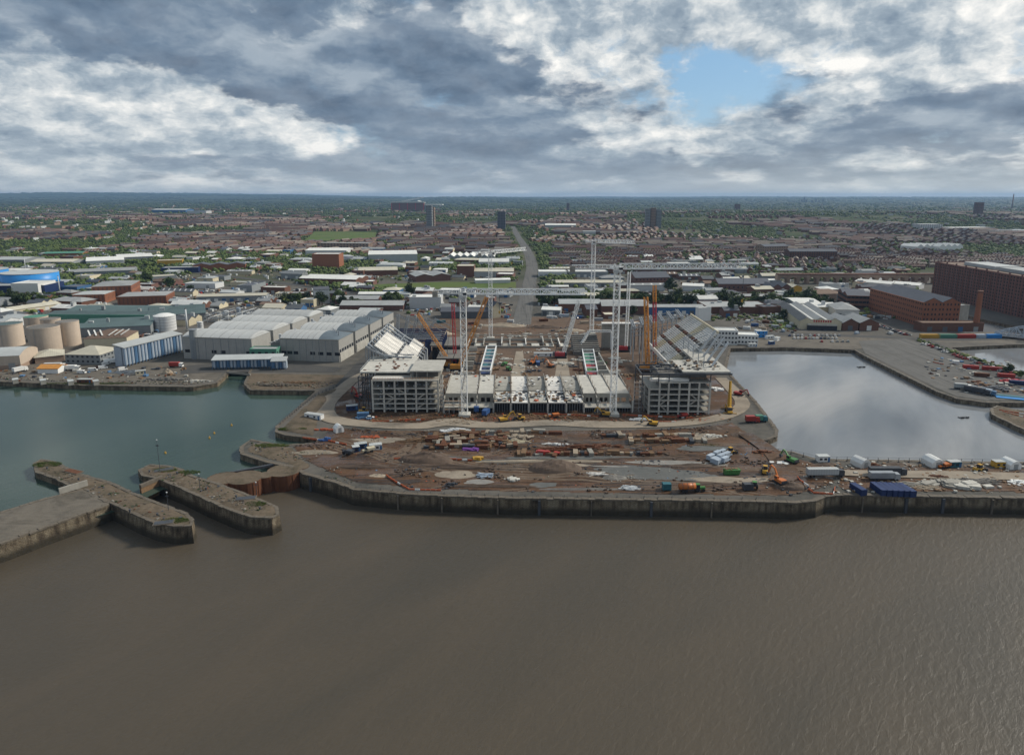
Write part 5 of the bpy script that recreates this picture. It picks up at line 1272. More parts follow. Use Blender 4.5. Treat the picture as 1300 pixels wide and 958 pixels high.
# lock chamber end wall
A, B = P(178,618), P(206,606)
r_ = thing('lock_gate', 'timber boarded lock gate wall closing the chamber between stone piers', 'lock gate', (A.x, A.y, -6))
d = (B-A).normalized(); n = Vector((-d.y, d.x, 0)); nb = 6
for k in range(nb):
    z = -6.4+k*1.1; m = MB(); e = .02*(k % 2)
    m.add([(*(v.xy), zz_) for zz_ in (z, z+1.04) for v in (A-n*(.5+e), B-n*(.5+e), B+n*.5, A+n*.5)], [(0,1,5,4),(1,2,6,5),(2,3,7,6),(3,0,4,7),(4,5,6,7)]); part(m, 'board', 'timber', r_)
part(MB().bar(A+Vector((0,0,.3)), B+Vector((0,0,.3)), 1.3), 'walkway', 'quay_stone', r_)
# cofferdam of round sheet-pile cells
r_ = thing('cofferdam', 'rusty sheet pile cofferdam of round cells between the piers', 'cofferdam', P(330,608))
CZ = [0]
def cell(px, py, rad):
    CZ[0] += .035
    c = P(px, py); m = MB(); n = 40
    for i in range(n):
        a0, a1 = 2*math.pi*i/n, 2*math.pi*(i+1)/n; r0 = rad+(.16 if i % 2 else -.0)
        for aa in (a0, a1): m.v.append((c.x+r0*math.cos(aa), c.y+r0*math.sin(aa), -8)); m.v.append((c.x+r0*math.cos(aa), c.y+r0*math.sin(aa), .15))
        k = len(m.v); m.f.append((k-4, k-2, k-1, k-3))
    part(m, 'sheet_pile_cell', 'rust', r_); part(MB().cyl(c.x, c.y, -1, .05+CZ[0], rad-.05, 30), 'cell_fill', 'quay_top', r_)
for q in ((284,607,6.5),(311,606,7.2),(337,603,3.4),(361,597,7.0),(380,592,4)): cell(*q)
A, B = P(268,606), P(352,590)
part(MB().bar(A+Vector((0,3,-.6)), B+Vector((0,3,-.6)), 1.0), 'waling', 'steel_dark', r_)
for x, y, h_, lab in ((203,578,13,'tall thin signal mast on mossy head of the middle pier'),(214,648,7,'thin lamp post on the end of the first pier'),(254,620,6,'thin lamp post on middle pier'),(326,628,5,'thin pole beside the cofferdam cells')):
    c = P(x, y+18 if y < 600 else y); r_ = thing('mast', lab, 'mast', c); MB().cyl(0,0,0,h_,.14,6,.07).obj('pole', MC['steel_dark'], r_); MB().box(-.6,.6,-.05,.05,h_*.8,h_*.84).obj('cross_arm', MC['steel_dark'], r_); MB().box(-.2,.2,-.2,.2,h_,h_+.35).obj('lamp', MC['steel_light'], r_)
for k, (x, y) in enumerate(((190,600),(225,602),(262,622),(300,632),(165,650),(200,655),(60,596),(100,610),(330,647))):
    c = P(x, y); r_ = thing('bollard', 'black iron mooring bollard on the stone piers', 'bollard', (c.x, c.y, .2), 0, 'bollards on the stone piers'); MB().cyl(0,0,0,.75,.32,10,.26).obj('post', MC['steel_dark'], r_); MB().cyl(0,0,.75,1.0,.45,10,.4).obj('head', MC['steel_dark'], r_)
for x, y, w_, rz, lab in ((208,597,7,.5,'dark blue capstan pit cover on the head of middle pier'),(93,599,8,-.4,'rusty sunken machinery pit on the first pier'),(312,633,7,.2,'dark slot pit on the middle pier'),(208,664,6,.3,'dark pit cover at the end of first pier')):
    c = P(x, y); r_ = thing('machinery_pit', lab, 'pit', (c.x, c.y, .3), rz); MB().box(-w_/2, w_/2, -1.3, 1.3, -.1, .22).obj('cover', MC['steel_dark' if 'dark' in lab else 'rust'], r_); MB().box(-w_/2-.4, w_/2+.4, -1.7, 1.7, -.15, .1).obj('rim', MC['quay_stone'], r_)
# moss and weeds
def weeds(px, py, rx, ry, n, seed, z=.1):
    q = random.Random(seed); c = P(px, py); m = MB()
    for _ in range(n):
        a, d = q.uniform(0, 6.28), q.random()**.5; x, y = c.x+math.cos(a)*rx*d, c.y+math.sin(a)*ry*d
        for k in range(3):
            b = q.uniform(0, 6.28); l = q.uniform(.2, .7); m.add([(x-.1, y, z), (x+.1, y, z), (x+math.cos(b)*l, y+math.sin(b)*l, z+l*.9)], [(0,1,2)])
    tag(m.obj('weeds', MC['leaf_light']), kind='stuff')
for a in ((60,590,6,3,700,1),(210,597,5,2.5,500,2),(371,545,7,2.2,1200,3),(240,600,5,2,300,4),(345,566,8,2.5,700,5),(222,661,5,2,350,6),(325,640,4,2,260,7),(400,575,7,2,300,8),(110,487,30,2,900,9),(900,565,5,2,120,10)): weeds(*a)
# ================================================================== BUILDINGS
def bframe(A, B):
    A, B = Vector(A), Vector(B); c = (A+B)/2; return c, (B-A).length, math.atan2(B.y-A.y, B.x-A.x)
NB = [0]
FOOT = []            # footprints taken, for the scatter later
def gable_faces(w_, d, h_, rise, axis, ov=.5, th=.35):
    """roof slabs; axis = ridge direction"""
    m = MB()
    if axis == 'x':
        for s in (0, 1):
            y0, y1 = (-ov, d/2) if s == 0 else (d+ov, d/2); z0 = h_-rise*ov/(d/2)
            q = [(-w_/2-ov, y0, z0), (w_/2+ov, y0, z0), (w_/2+ov, y1, h_+rise), (-w_/2-ov, y1, h_+rise)]
            if s: q = [q[1], q[0], q[3], q[2]]
            m.add(q+[(x, y, z-th) for x, y, z in q], [(0,1,2,3),(4,7,6,5),(0,4,5,1),(1,5,6,2),(3,2,6,7),(0,3,7,4)])
    else:
        for s in (0, 1):
            x0, x1 = (-w_/2-ov, 0) if s == 0 else (w_/2+ov, 0); z0 = h_-rise*ov/(w_/2)
            q = [(x0, d+ov, z0), (x0, -ov, z0), (x1, -ov, h_+rise), (x1, d+ov, h_+rise)]
            if s: q = [q[1], q[0], q[3], q[2]]
            m.add(q+[(x, y, z-th) for x, y, z in q], [(0,1,2,3),(4,7,6,5),(0,4,5,1),(1,5,6,2),(3,2,6,7),(0,3,7,4)])
    return m
def building(name, label, cat, A, B, d, h_, roof='flat', wall='clad_grey', roofm='roof_grey', rise=None, group=None, n=1, axis='x', wins=None, doors=0, z0=0.0, lights=0, vents=0, base=None, sides=('f','r','l'), wmat='glass_dark', trim=None):
    """wall box, roof of the given kind, window / door / rooflight parts. A, B: front corners on the ground (left, right)"""
    c, w_, rz = bframe(A, B); NB[0] += 1; q = random.Random(NB[0]*13+5)
    r_ = thing(name, label, cat, (c.x, c.y, z0), rz, group)
    cc, ss = math.cos(rz), math.sin(rz)
    FOOT.append((c.x-ss*d/2, c.y+cc*d/2, max(w_, d)*.5+2, w_, d, rz))
    m = MB(); lev = h_
    if roof in ('gable', 'multi'):
        k = n if roof == 'multi' else 1; rise = rise if rise is not None else (min(w_/k, d)*.16 if axis == 'y' else d*.16/k)
        if axis == 'y':
            ww = w_/k; m.box(-w_/2, w_/2, 0, d, 0, h_); 
            for i in range(k):
                x0 = -w_/2+ww*(i+.5)
                for yy, fl in ((0, 0), (d, 1)): p_ = [(x0-ww/2, yy, h_), (x0+ww/2, yy, h_), (x0, yy, h_+rise)]; m.poly(p_ if not fl else p_[::-1])
            wb = m.obj('wall', MC[wall], r_)
            for i in range(k):
                x0 = -w_/2+ww*(i+.5); rr = gable_faces(ww-.02, d, h_, rise, 'y', .25 if k > 1 else .5); ro = rr.obj('roof', MC[roofm], r_, loc=(x0, 0, 0))
                if lights:
                    for s in range(lights):
                        y = d*(s+.5)/lights
                        for sd_ in (-1, 1):
                            xm = sd_*ww*.25; zm = h_+rise*.5; MB().add([(xm-sd_*ww*.14, y-1.0, zm+rise*.28+.06), (xm+sd_*ww*.14, y-1.0, zm-rise*.28+.06), (xm+sd_*ww*.14, y+1.0, zm-rise*.28+.06), (xm-sd_*ww*.14, y+1.0, zm+rise*.28+.06)], [(0,1,2,3) if sd_ > 0 else (3,2,1,0)]).obj('rooflight', MC['roof_white'], ro)
        else:
            dd = d/k; m.box(-w_/2, w_/2, 0, d, 0, h_)
            for i in range(k):
                y0 = dd*(i+.5)
                for xx, fl in ((w_/2, 0), (-w_/2, 1)): p_ = [(xx, y0-dd/2, h_), (xx, y0+dd/2, h_), (xx, y0, h_+rise)]; m.poly(p_ if not fl else p_[::-1])
            wb = m.obj('wall', MC[wall], r_)
            for i in range(k):
                ro = gable_faces(w_, dd-.02, h_, rise, 'x', .25 if k > 1 else .5).obj('roof', MC[roofm], r_, loc=(0, dd*i, 0))
                if lights:
                    for s in range(lights):
                        x = -w_/2+w_*(s+.5)/lights; MB().add([(x-.9, dd*.1, h_+rise*.2+.06), (x+.9, dd*.1, h_+rise*.2+.06), (x+.9, dd*.4, h_+rise*.8+.06), (x-.9, dd*.4, h_+rise*.8+.06)], [(0,1,2,3)]).obj('rooflight', MC['roof_white'], ro)
        lev = h_+rise
    elif roof == 'hip':
        rise = rise or min(w_, d)*.22; m.box(-w_/2, w_/2, 0, d, 0, h_); wb = m.obj('wall', MC[wall], r_)
        o = .6; i_ = min(w_, d)/2
        rx0, rx1, ry0, ry1 = (-w_/2+i_, w_/2-i_, d/2, d/2) if w_ >= d else (0, 0, i_, d-i_)
        vs_ = [(-w_/2-o,-o,h_-.1),(w_/2+o,-o,h_-.1),(w_/2+o,d+o,h_-.1),(-w_/2-o,d+o,h_-.1),(rx0,ry0,h_+rise),(rx1,ry1,h_+rise)]
        fs = [(0,1,5,4),(1,2,5),(2,3,4,5),(3,0,4)] if w_ >= d else [(0,1,4),(1,2,5,4),(2,3,5),(3,0,4,5)]
        MB().add(vs_, fs+[(3,2,1,0)]).obj('roof', MC[roofm], r_); lev = h_+rise
    elif roof == 'arch':
        rise = rise or d*.13; m.box(-w_/2, w_/2, 0, d, 0, h_); k = 12
        prof = [(d*(i/k), h_+rise*math.sin(math.pi*i/k)**.8) for i in range(k+1)]
        for xx, fl in ((w_/2, 0), (-w_/2, 1)):
            p_ = [(xx, y, z) for y, z in prof]; m.poly(p_[::-1] if not fl else p_)
        wb = m.obj('wall', MC[wall], r_); rm = MB()
        for (ya, za), (yb, zb) in zip(prof[:-1], prof[1:]): rm.add([(-w_/2-.3,ya,za+.05),(w_/2+.3,ya,za+.05),(w_/2+.3,yb,zb+.05),(-w_/2-.3,yb,zb+.05)], [(0,1,2,3)])
        rm.obj('roof', MC[roofm], r_, True); lev = h_+rise
    else:
        m.box(-w_/2, w_/2, 0, d, 0, h_); wb = m.obj('wall', MC[wall], r_)
        e = .35; p_ = MB()
        MB().box(-w_/2+e, w_/2-e, e, d-e, h_-.05, h_+.12).obj('roof', MC[roofm], r_)
        for x0, x1, y0, y1 in ((-w_/2-.1,w_/2+.1,-.1,e),(-w_/2-.1,w_/2+.1,d-e,d+.1),(-w_/2-.1,-w_/2+e,e,d-e),(w_/2-e,w_/2+.1,e,d-e)): p_.box(x0,x1,y0,y1,h_+.003,h_+.7)
        p_.obj('parapet', MC[trim or wall], r_); lev = h_+.12
    for i in range(vents):
        x, y = q.uniform(-w_*.4, w_*.4), q.uniform(d*.2, d*.8); s = q.uniform(.8, 2.2)
        MB().box(x-s, x+s, y-s*.7, y+s*.7, (lev if roof == 'flat' else h_+.5), lev+q.uniform(.8, 2.2)).obj('roof_unit', MC[q.choice(('steel_light','roof_pale','roof_grey'))], r_)
    if wins:
        rows, cols, ww, wh, zs = wins; cnt = rows*cols
        zz_ = [zs+(h_-zs)*(i+.5)/rows for i in range(rows)]
        faces_ = []
        if 'f' in sides: faces_.append(('f', w_, cols))
        if 'r' in sides: faces_.append(('r', d, max(1, round(cols*d/w_))))
        if 'l' in sides: faces_.append(('l', d, max(1, round(cols*d/w_))))
        tot = rows*sum(f_[2] for f_ in faces_); joined = MB()
        for f_, L, k in faces_:
            for z in zz_:
                for i in range(k):
                    s = -L/2+L*(i+.5)/k; mm = joined if tot > 40 else MB()
                    if f_ == 'f': mm.box(s-ww/2, s+ww/2, -.09, .06, z-wh/2, z+wh/2)
                    elif f_ == 'r': mm.box(w_/2-.06, w_/2+.09, d/2+s-ww/2, d/2+s+ww/2, z-wh/2, z+wh/2)
                    else: mm.box(-w_/2-.09, -w_/2+.06, d/2+s-ww/2, d/2+s+ww/2, z-wh/2, z+wh/2)
                    if tot <= 40: mm.obj('window', MC[wmat], r_)
        if joined.f: joined.obj('windows', MC[wmat], r_)['kind'] = 'stuff'
    for i in range(doors):
        x = -w_/2+w_*(i+.5)/doors; MB().box(x-2, x+2, -.08, .06, 0, min(4.2, h_*.7)).obj('door', MC[q.choice(('clad_blue','roof_grey','roof_dark','roof_white'))], r_)
    if base: MB().box(-w_/2-.06, w_/2+.06, -.06, d+.06, 0, h_*.3).obj('base_course', MC[base], r_)
    return r_
def bp(name, label, cat, ax, ay, bx, by, *a, **k): return building(name, label, cat, P(ax, ay), P(bx, by), *a, **k)
# ---- process plant between the teal sheds and the arched sheds
p0 = P(268, 412); r_ = thing('process_plant', 'tangle of vessels, pipes and steel frames behind the arched sheds', 'process plant', p0, R(-8.4)); q = random.Random(66); FOOT.append((p0.x+8, p0.y+24, 26, 44, 50, R(-8.4)))
for i in range(11):
    x, y, rr, hh = q.uniform(-6, 26), q.uniform(2, 48), q.uniform(1.0, 2.2), q.uniform(4, 10); MB().cyl(x, y, 0, hh, rr, 14).obj('vessel', MC[q.choice(('steel_light','silo_pale','clad_white','concrete_pale'))], r_)
for i in range(9):
    y = 2+i*5.6; h_ = q.uniform(5, 9); m = MB()
    for x in (-8, 2, 12, 24): m.bar((x, y, 0), (x, y, h_), .35)
    m.bar((-8, y, h_), (24, y, h_), .35).bar((-8, y, h_*.5), (24, y, h_*.5), .3); m.obj('pipe_bent', MC['steel_grey'], r_)
for i in range(14): x = q.uniform(-8, 24); z = q.uniform(3, 8.5); MB().bar((x, 0, z), (x, 50, z), q.uniform(.25,.6), 6).obj('pipe', MC[q.choice(('steel_light','steel_grey','roof_pale','silo_pale'))], r_)
for i in range(8): x, y = q.uniform(-8, 22), q.uniform(0, 46); a = q.uniform(2, 4); MB().box(x, x+a, y, y+a*1.4, 0, q.uniform(2.5, 6)).obj('equipment_house', MC[q.choice(('clad_grey','cream','brick','concrete'))], r_)
# ---- arched grey sheds beside the dock (two blocks of four)
def ww_block(side, FL, FR, dirv, n, dep, gap):
    c, w_, rz = bframe(FL, FR); nrm = Vector((-math.sin(rz), math.cos(rz), 0))
    for i in range(n):
        o = nrm*(i*(dep+gap)); A, B = Vector(FL)+o, Vector(FR)+o
        lab = f"{('front','second','third','rearmost')[i]} arched grey shed in the {side} row beside the green dock"
        h_ = 15.5 if i < 2 else 15.0
        r_ = building('arched_shed', lab, 'shed', A, B, dep, h_, 'arch', 'ww_wall', 'ww_roof', rise=.3, group='arched grey sheds beside the dock')
        for ch in list(r_.children):
            if ch.name.startswith('roof'): bpy.data.objects.remove(ch)
        split = .34 if side == 'right' else .05; k = 12; rise = 2.9; prof = [(dep*(j/k), math.sin(math.pi*j/k)**.8) for j in range(k+1)]
        def rs(x0, x1, n_, off):                             # barrel roof that rounds down at its right end
            m = MB()
            for ii in range(n_+1):
                x = x0+(x1-x0)*ii/n_; e = (x-(w_/2-w_*split))/(w_*split); fx = 1.0 if e <= 0 else math.sqrt(max(0, 1-e*e*.97))
                for y, z in prof: m.v.append((x, y, h_+.32+off+rise*z*fx))
            m.f = [(a_*(k+1)+b_, (a_+1)*(k+1)+b_, (a_+1)*(k+1)+b_+1, a_*(k+1)+b_+1) for a_ in range(n_) for b_ in range(k)]
            return m
        rs(-w_/2, w_/2-w_*split, 3, 0).obj('roof', MC['ww_roof'], r_, True)
        rs(w_/2-w_*split, w_/2+.3, 9, 0).obj('weathered_roof', MC['ww_roof_dark' if side == 'right' else 'ww_roof'], r_, True)
        for xx in (-w_/2+.02,): MB().poly([(xx, y, h_+.3+rise*z) for y, z in prof]).obj('gable_end', MC['ww_wall'], r_)
        xs_ = ([-.44,-.34,-.24,.05,.19,.33,.47] if side == 'right' else [-.44,-.05,.08,.45]) if i == 0 else []
        for x in xs_: MB().box(w_*x-1.8, w_*x+1.8, -.12, .1, 4.6, 6.8).obj('window', MC['glass_dark'], r_)
        if side == 'right':
            for j in range(6): y = dep*(j+.5)/6; MB().box(w_/2-.1, w_/2+.12, y-1.5, y+1.5, 6.4, 8.6).obj('window', MC['glass_dark'], r_)
            MB().box(w_/2-.1, w_/2+.5, 1, dep-1, 0, 5.8).obj('lower_wall', MC['concrete_pale'], r_)
            for j in range(4): MB().cyl(w_/2-3-w_*.06*j, dep*.3+j*3, h_+1, h_+4.8, .4, 10).obj('vent_stack', MC['steel_grey'], r_)
        for j in range(1, 9): x = -w_/2+w_*j/9; MB().box(x-.16, x+.16, -.14, .05, 0, h_-.36).obj('wall_rib', MC['clad_grey'], r_)
        for j in range(1, 7): x = -w_/2+w_*(1-split)*j/7; m = MB(); [m.bar((x, ya, h_+.4+rise*za), (x, yb, h_+.4+rise*zb), .22) for (ya, za), (yb, zb) in zip(prof[:-1], prof[1:])]; m.obj('roof_seam', MC['roof_grey'], r_)
        MB().box(-w_/2-.25, w_/2+.25, -.2, .1, h_-.35, h_+.25).obj('eaves_beam', MC['concrete'], r_)
FLr, FRr = P(357, 457), P(435, 458.5)
ang = R(-8.4)
FRr = FLr+Vector((math.cos(ang), math.sin(ang), 0))*43
ww_block('right', FLr, FRr, ang, 4, 27, 4)
FLl = P(234, 455); FRl = FLl+Vector((math.cos(ang), math.sin(ang), 0))*52
ww_block('left', FLl, FRl, ang, 4, 27, 4)
r_ = thing('pipe_rack', 'run of pipes and vents in the valley between the arched sheds', 'pipework', (FLr.x-8, FLr.y+10, 0), ang); q = random.Random(5)
for i in range(7): MB().bar((-3+i*1.1, 0, 10+i*.4), (-3+i*1.1, 110, 10+i*.4), .6, 6).obj('pipe', MC['steel_light' if i % 2 else 'steel_grey'], r_)
for i in range(14): y = 4+i*8; MB().box(-4.5, 5, y, y+.6, 0, 10).obj('trestle', MC['steel_grey'], r_)
for i in range(10): y = 8+i*10.5; MB().cyl(q.uniform(-3, 4), y, 10, 15, 1.1, 12).obj('fan_unit', MC[('steel_light','silo_pale')[i % 2]], r_)
# silo batteries with striped cylinders
def silo_row(label, A, B, h_, n, dep, pal):
    c, w_, rz = bframe(A, B); r_ = thing('silo_battery', label, 'silos', (c.x, c.y, 0), rz, 'striped silo batteries'); s = w_/n; FOOT.append((c.x, c.y, w_*.5, w_, dep, rz))
    for i in range(n):
        x = -w_/2+s*(i+.5); MB().cyl(x, s*.5, 1.2, h_, s*.47, 14).obj('silo', MC[pal[i % len(pal)]], r_); MB().cyl(x, s*.5, .2, 1.2, s*.2, 10, s*.45).obj('hopper', MC['steel_grey'], r_)
    MB().box(-w_/2, w_/2, s, dep, 0, h_-.3).obj('rear_housing', MC['silo_pale'], r_)
    MB().add([(-w_/2-.5,-.4,h_),(w_/2+.5,-.4,h_),(w_/2+.5,dep+.5,h_+1.6),(-w_/2-.5,dep+.5,h_+1.6),(-w_/2-.5,-.4,h_-.5),(w_/2+.5,-.4,h_-.5),(w_/2+.5,dep+.5,h_+1.0),(-w_/2-.5,dep+.5,h_+1.0)], [(0,1,2,3),(7,6,5,4),(0,4,5,1),(1,5,6,2),(2,6,7,3),(3,7,4,0)]).obj('roof', MC['roof_pale'], r_)
    for i in range(n+1): x = -w_/2+s*i; MB().box(x-.12, x+.12, -.1, .15, 0, h_).obj('frame_post', MC['silo_blue'], r_)
silo_row('tall row of pale blue and dark blue silos running inland', P(160,466), P(233,446), 13.5, 18, 9, ('silo_pale','silo_pale','silo_pale','silo_blue'))
silo_row('low row of pale blue silos in front of the arched sheds', P(270,469), P(357,467), 6.5, 20, 8, ('silo_pale','silo_blue','silo_pale'))
r_ = bp('switch_house', 'small teal glazed house on the end of the low silo row', 'building', 318,462, 352,462, 9, 10, 'flat', 'roof_green', 'roof_grey', wins=(1,4,2,2,5))
silo_row('short row of blue tanks at end of the low silo row', P(345,469.5), P(363,469), 6, 4, 6, ('silo_blue','silo_pale'))
# tanks
def tank(label, px, py, dia, h_, mat, roofm, dome=0.6, bands=0, name='storage_tank', group=None):
    p = P(px, py); p = p+Vector((0, dia/2, 0)); r_ = thing(name, label, 'tank', p, 0, group); FOOT.append((p.x, p.y, dia/2+1, dia, dia, 0))
    MB().cyl(0,0,0,h_,dia/2,36,cap=False).obj('shell', MC[mat], r_, True); m = MB(); n = 36
    m.v = [(0,0,h_+dome)]+[(dia/2*k*math.cos(2*math.pi*i/n), dia/2*k*math.sin(2*math.pi*i/n), h_+dome*(1-k*k)) for k in (.5,1) for i in range(n)]
    m.f = [(0,1+i,1+(i+1)%n) for i in range(n)]+[(1+i,1+n+i,1+n+(i+1)%n,1+(i+1)%n) for i in range(n)]; m.obj('top', MC[roofm], r_, True)
    MB().cyl(0,0,h_-.5,h_+.15,dia/2+.15,36,cap=False).obj('rim', MC[mat], r_)
    for b in range(bands): MB().cyl(0,0,h_*(b+1)/(bands+1)-.12,h_*(b+1)/(bands+1)+.12,dia/2+.08,36,cap=False).obj('band', MC['roof_grey'], r_)
    m = MB()
    for s in (-.3,.3): m.bar((s,-dia/2-.3,0),(s,-dia/2-.3,h_+.8),.1)
    for k in range(int(h_/.8)): m.bar((-.3,-dia/2-.3,k*.8+.4),(.3,-dia/2-.3,k*.8+.4),.07)
    m.obj('ladder', MC['steel_grey'], r_)
    m = MB(); 
    for i in range(18): a = 2*math.pi*i/18; m.bar((dia/2*math.cos(a),dia/2*math.sin(a),h_),(dia/2*math.cos(a),dia/2*math.sin(a),h_+1.1),.08)
    m.obj('top_rail', MC['steel_grey'], r_); return r_
for a in (('large beige tank in front centre of the tank group', 47,448,21,18,'tank_beige','concrete_dark'),('beige tank at right end of the tank group', 81,440,15.5,18.5,'tank_beige','concrete_dark'),('beige tank at left edge of the picture', 4,441,18,17,'tank_beige','roof_teal'),
          ('beige tank behind the large front tank', 60,433,14,17,'tank_beige','concrete_dark'),('beige tank at back of the group with green rim', 40,430,17,17,'tank_beige','roof_green')): tank(*a, group='beige storage tanks')
tank('white banded tank with domed top beside the teal sheds', 204,421,17.5,12.5,'clad_white','white_paint',2.2,4)
tank('tall slim grey silo at corner of the arched sheds', 246,456,5.2,21,'clad_grey','steel_grey',.4,0,'tall_silo'); tank('small white tank beside the steel chimney', 253,418,5,6,'clad_white','white_paint',.6,1)
def stack(label, px, py, h_, r0, mat, name='chimney', bands=(), group=None, z0=0.0):
    p = P(px, py); r_ = thing(name, label, 'chimney', p, 0, group); MB().cyl(0,0,0,h_,r0,14,r0*.7).obj('shaft', MC[mat], r_, True); MB().cyl(0,0,h_,h_+r0*.5,r0*.85,14).obj('cap', MC['steel_dark'], r_); MB().box(-r0*1.4,r0*1.4,-r0*1.4,r0*1.4,0,r0).obj('plinth', MC['concrete'], r_); return r_
stack('slim steel chimney beside the white banded tank', 238,420,19,.9,'steel_light'); stack('thin pale chimney beside the blue drum building', 77,377,24,.7,'steel_light'); stack('thin steel stack behind the blue drum building', 33,345,22,.6,'steel_light')
# yard buildings left
bp('hip_roof_house', 'hipped grey roofed office with blue walls beside the striped silos', 'building', 84,462, 128,463, 22, 7, 'hip', 'clad_grey', 'roof_cream', wins=(2,7,1.6,1.2,.6), rise=4)
bp('low_shed', 'low brown roofed shed below the beige tanks', 'shed', 45,462, 82,458, 20, 4.5, 'hip', 'brick_pale', 'roof_cream', rise=3)
bp('round_roof_shed', 'tan shed with pale curved roof and orange band at left edge', 'shed', -18,470, 27,468, 26, 9, 'arch', 'tank_beige', 'roof_pale', rise=3, doors=2, base='brick_pale')
r_ = bp('orange_shed', 'low shed with orange roof among white tankers', 'shed', 48,474, 74,474, 10, 3.5, 'gable', 'white_paint', 'crane_orange', rise=1.6)
bp('hexagonal_hall', 'cream hall with brown roof and white roof strips behind the hipped office', 'building', 108,443, 162,441, 26, 8, 'hip', 'cream', 'roof_brown', rise=4.5)
c = P(132,437)
for i in range(6):
    o = MB().box(-.5, .5, 0, 9, 0, .25).obj('roof_strip', MC['roof_white'], [x for x in bpy.data.objects if x.name.startswith('hexagonal_hall')][0]); o.location = (-11+i*4.2, 2.6, 9.4); o.rotation_euler = (.34, 0, .5 if i < 3 else -.5)
for i, (a, b, c_, d, dep, n, l) in enumerate(((96,428,192,424,46,2,'near teal roofed works shed behind the beige tanks'),(56,411,186,412,62,2,'wide teal roofed works shed with green gutter'),(188,412,262,407,60,2,'teal roofed works shed behind the white banded tank'))):
    bp('works_shed', l, 'shed', a,b, c_,d, dep, 7.5, 'multi', 'clad_grey', 'roof_teal', n=n, axis='x', rise=2.0, lights=0, vents=3, group='teal roofed works sheds', trim='roof_green')
bp('gutter_walkway', 'long green gutter walkway along the teal shed roofs', 'walkway', 50,412, 188,413, 1.4, 8.6, 'flat', 'roof_green', 'roof_green')
bp('brick_hall', 'tall orange brown brick hall behind the teal sheds', 'building', 118,381, 168,379, 50, 15, 'hip', 'brick_orange', 'roof_grey', rise=3, wins=(2,9,1.6,3.5,2), wmat='brick_brown')
bp('brick_hall', 'lower brick hall with grey roof at left of the tall hall', 'building', 93,386, 134,385, 30, 10, 'hip', 'brick_orange', 'roof_pale', rise=2, wins=(1,8,1.2,6,1), wmat='brick')
bp('brick_hall', 'wide brick hall with flat grey roof at right of the tall hall', 'building', 150,390, 212,388, 36, 11, 'hip', 'brick_orange', 'roof_grey', rise=1.5, wins=(1,12,1.4,6,1), wmat='brick')
bp('brick_lodge', 'small brick lodge with hipped grey roof beside cream sheds', 'building', 62,387, 104,389, 22, 5, 'hip', 'brick', 'roof_grey', rise=3)
bp('cream_shed', 'long cream shed with dark doors below the brick lodge', 'shed', 16,400, 78,391, 18, 5, 'gable', 'cream', 'roof_cream', rise=2, doors=5)
# blue drum building and its white sign block
r_ = bp('showroom', 'navy block with white end carrying a sign below the blue drum', 'building', -40,377, 58,376, 40, 12, 'flat', 'navy', 'roof_grey')
bp('sign_block', 'white end block with dark sign lettering and slanted panels', 'building', 50,377, 72.5,372, 30, 15, 'flat', 'white_paint', 'roof_white')
so_ = [o for o in bpy.data.objects if o.name.startswith('sign_block') and o.type == 'EMPTY'][0]
q = random.Random(8)
for i in range(7): MB().box(-3+i*1.5, -2.1+i*1.5, -.1, .05, 10, 11.2+(.5 if i in (0, 2) else 0)).obj('sign_letter', MC['steel_dark'], so_)
for x in (-9.2, -7.6): MB().add([(x-.6,-.08,0),(x+.6,-.08,0),(x-.6,-.08,13),(x-1.8,-.08,13)], [(0,1,2,3)]).obj('slanted_panel', MC['steel_dark'], so_)
p = P(22,372)+Vector((0,26,0)); r_ = thing('blue_drum', 'bright blue drum shaped hall above the navy block', 'building', p); MB().cyl(0,0,0,22,30,48).obj('drum_wall', MC['blue_bright'], r_, True); MB().cyl(0,0,22,22.5,30.3,48).obj('drum_roof', MC['roof_pale'], r_); MB().cyl(0,0,11.5,12.2,30.15,48,cap=False).obj('band', MC['clad_blue'], r_)
p = P(-40,366)+Vector((0,26,0)); r_ = thing('blue_drum', 'second bright blue drum hall cut by the left edge', 'building', p); MB().cyl(0,0,0,21,28,40).obj('drum_wall', MC['blue_bright'], r_, True); MB().cyl(0,0,21,21.5,28.3,40).obj('drum_roof', MC['roof_pale'], r_)
# vehicles on the near left yard
for lab, x, y, rz, c_, b_, ln in (('white articulated tanker lorry beside the striped silos', 148,461,.5,'white_paint','white_paint',15),('white lorry parked left of the orange shed', 88,470,.05,'white_paint','white_paint',14),('white lorry behind the orange shed', 70,467,.1,'white_paint','clad_white',13),
                                  ('white and red tanker lorry on the dark yard', 224,466,.0,'white_paint','plant_red',9),('white lorry at left of the near yard', 26,472,1.2,'white_paint','white_paint',9)): lorry(lab, x, y, rz, c_, b_, ln)
for i, (x, y) in enumerate(((104,474),(118,471),(131,468),(156,470),(135,463))): van(('white van left of the yard hut','white van beside the hipped office','white van near the striped silos','small white van at the silo foot','white van behind the tanker lorry')[i], x, y, .3*i, 'white_paint')
cabin('cream hut on the near yard by the dark slope', 179, 475, .5, 'cream', 6); cabin('rust red container hut on the near quay edge', 109, 486, .02, 'rust', 9); heap('sandy heap on the near quay', 213, 474, 4, 3, 4, 'sand', 'sand_heap', 'sand heap')
for i, (x, y) in enumerate(((20,486),(55,487),(90,488),(122,488))): cabin(f"{('first','second','third','fourth')[i]} grey slanted block along the near quay edge", x, y, -.9, 'concrete', 5)
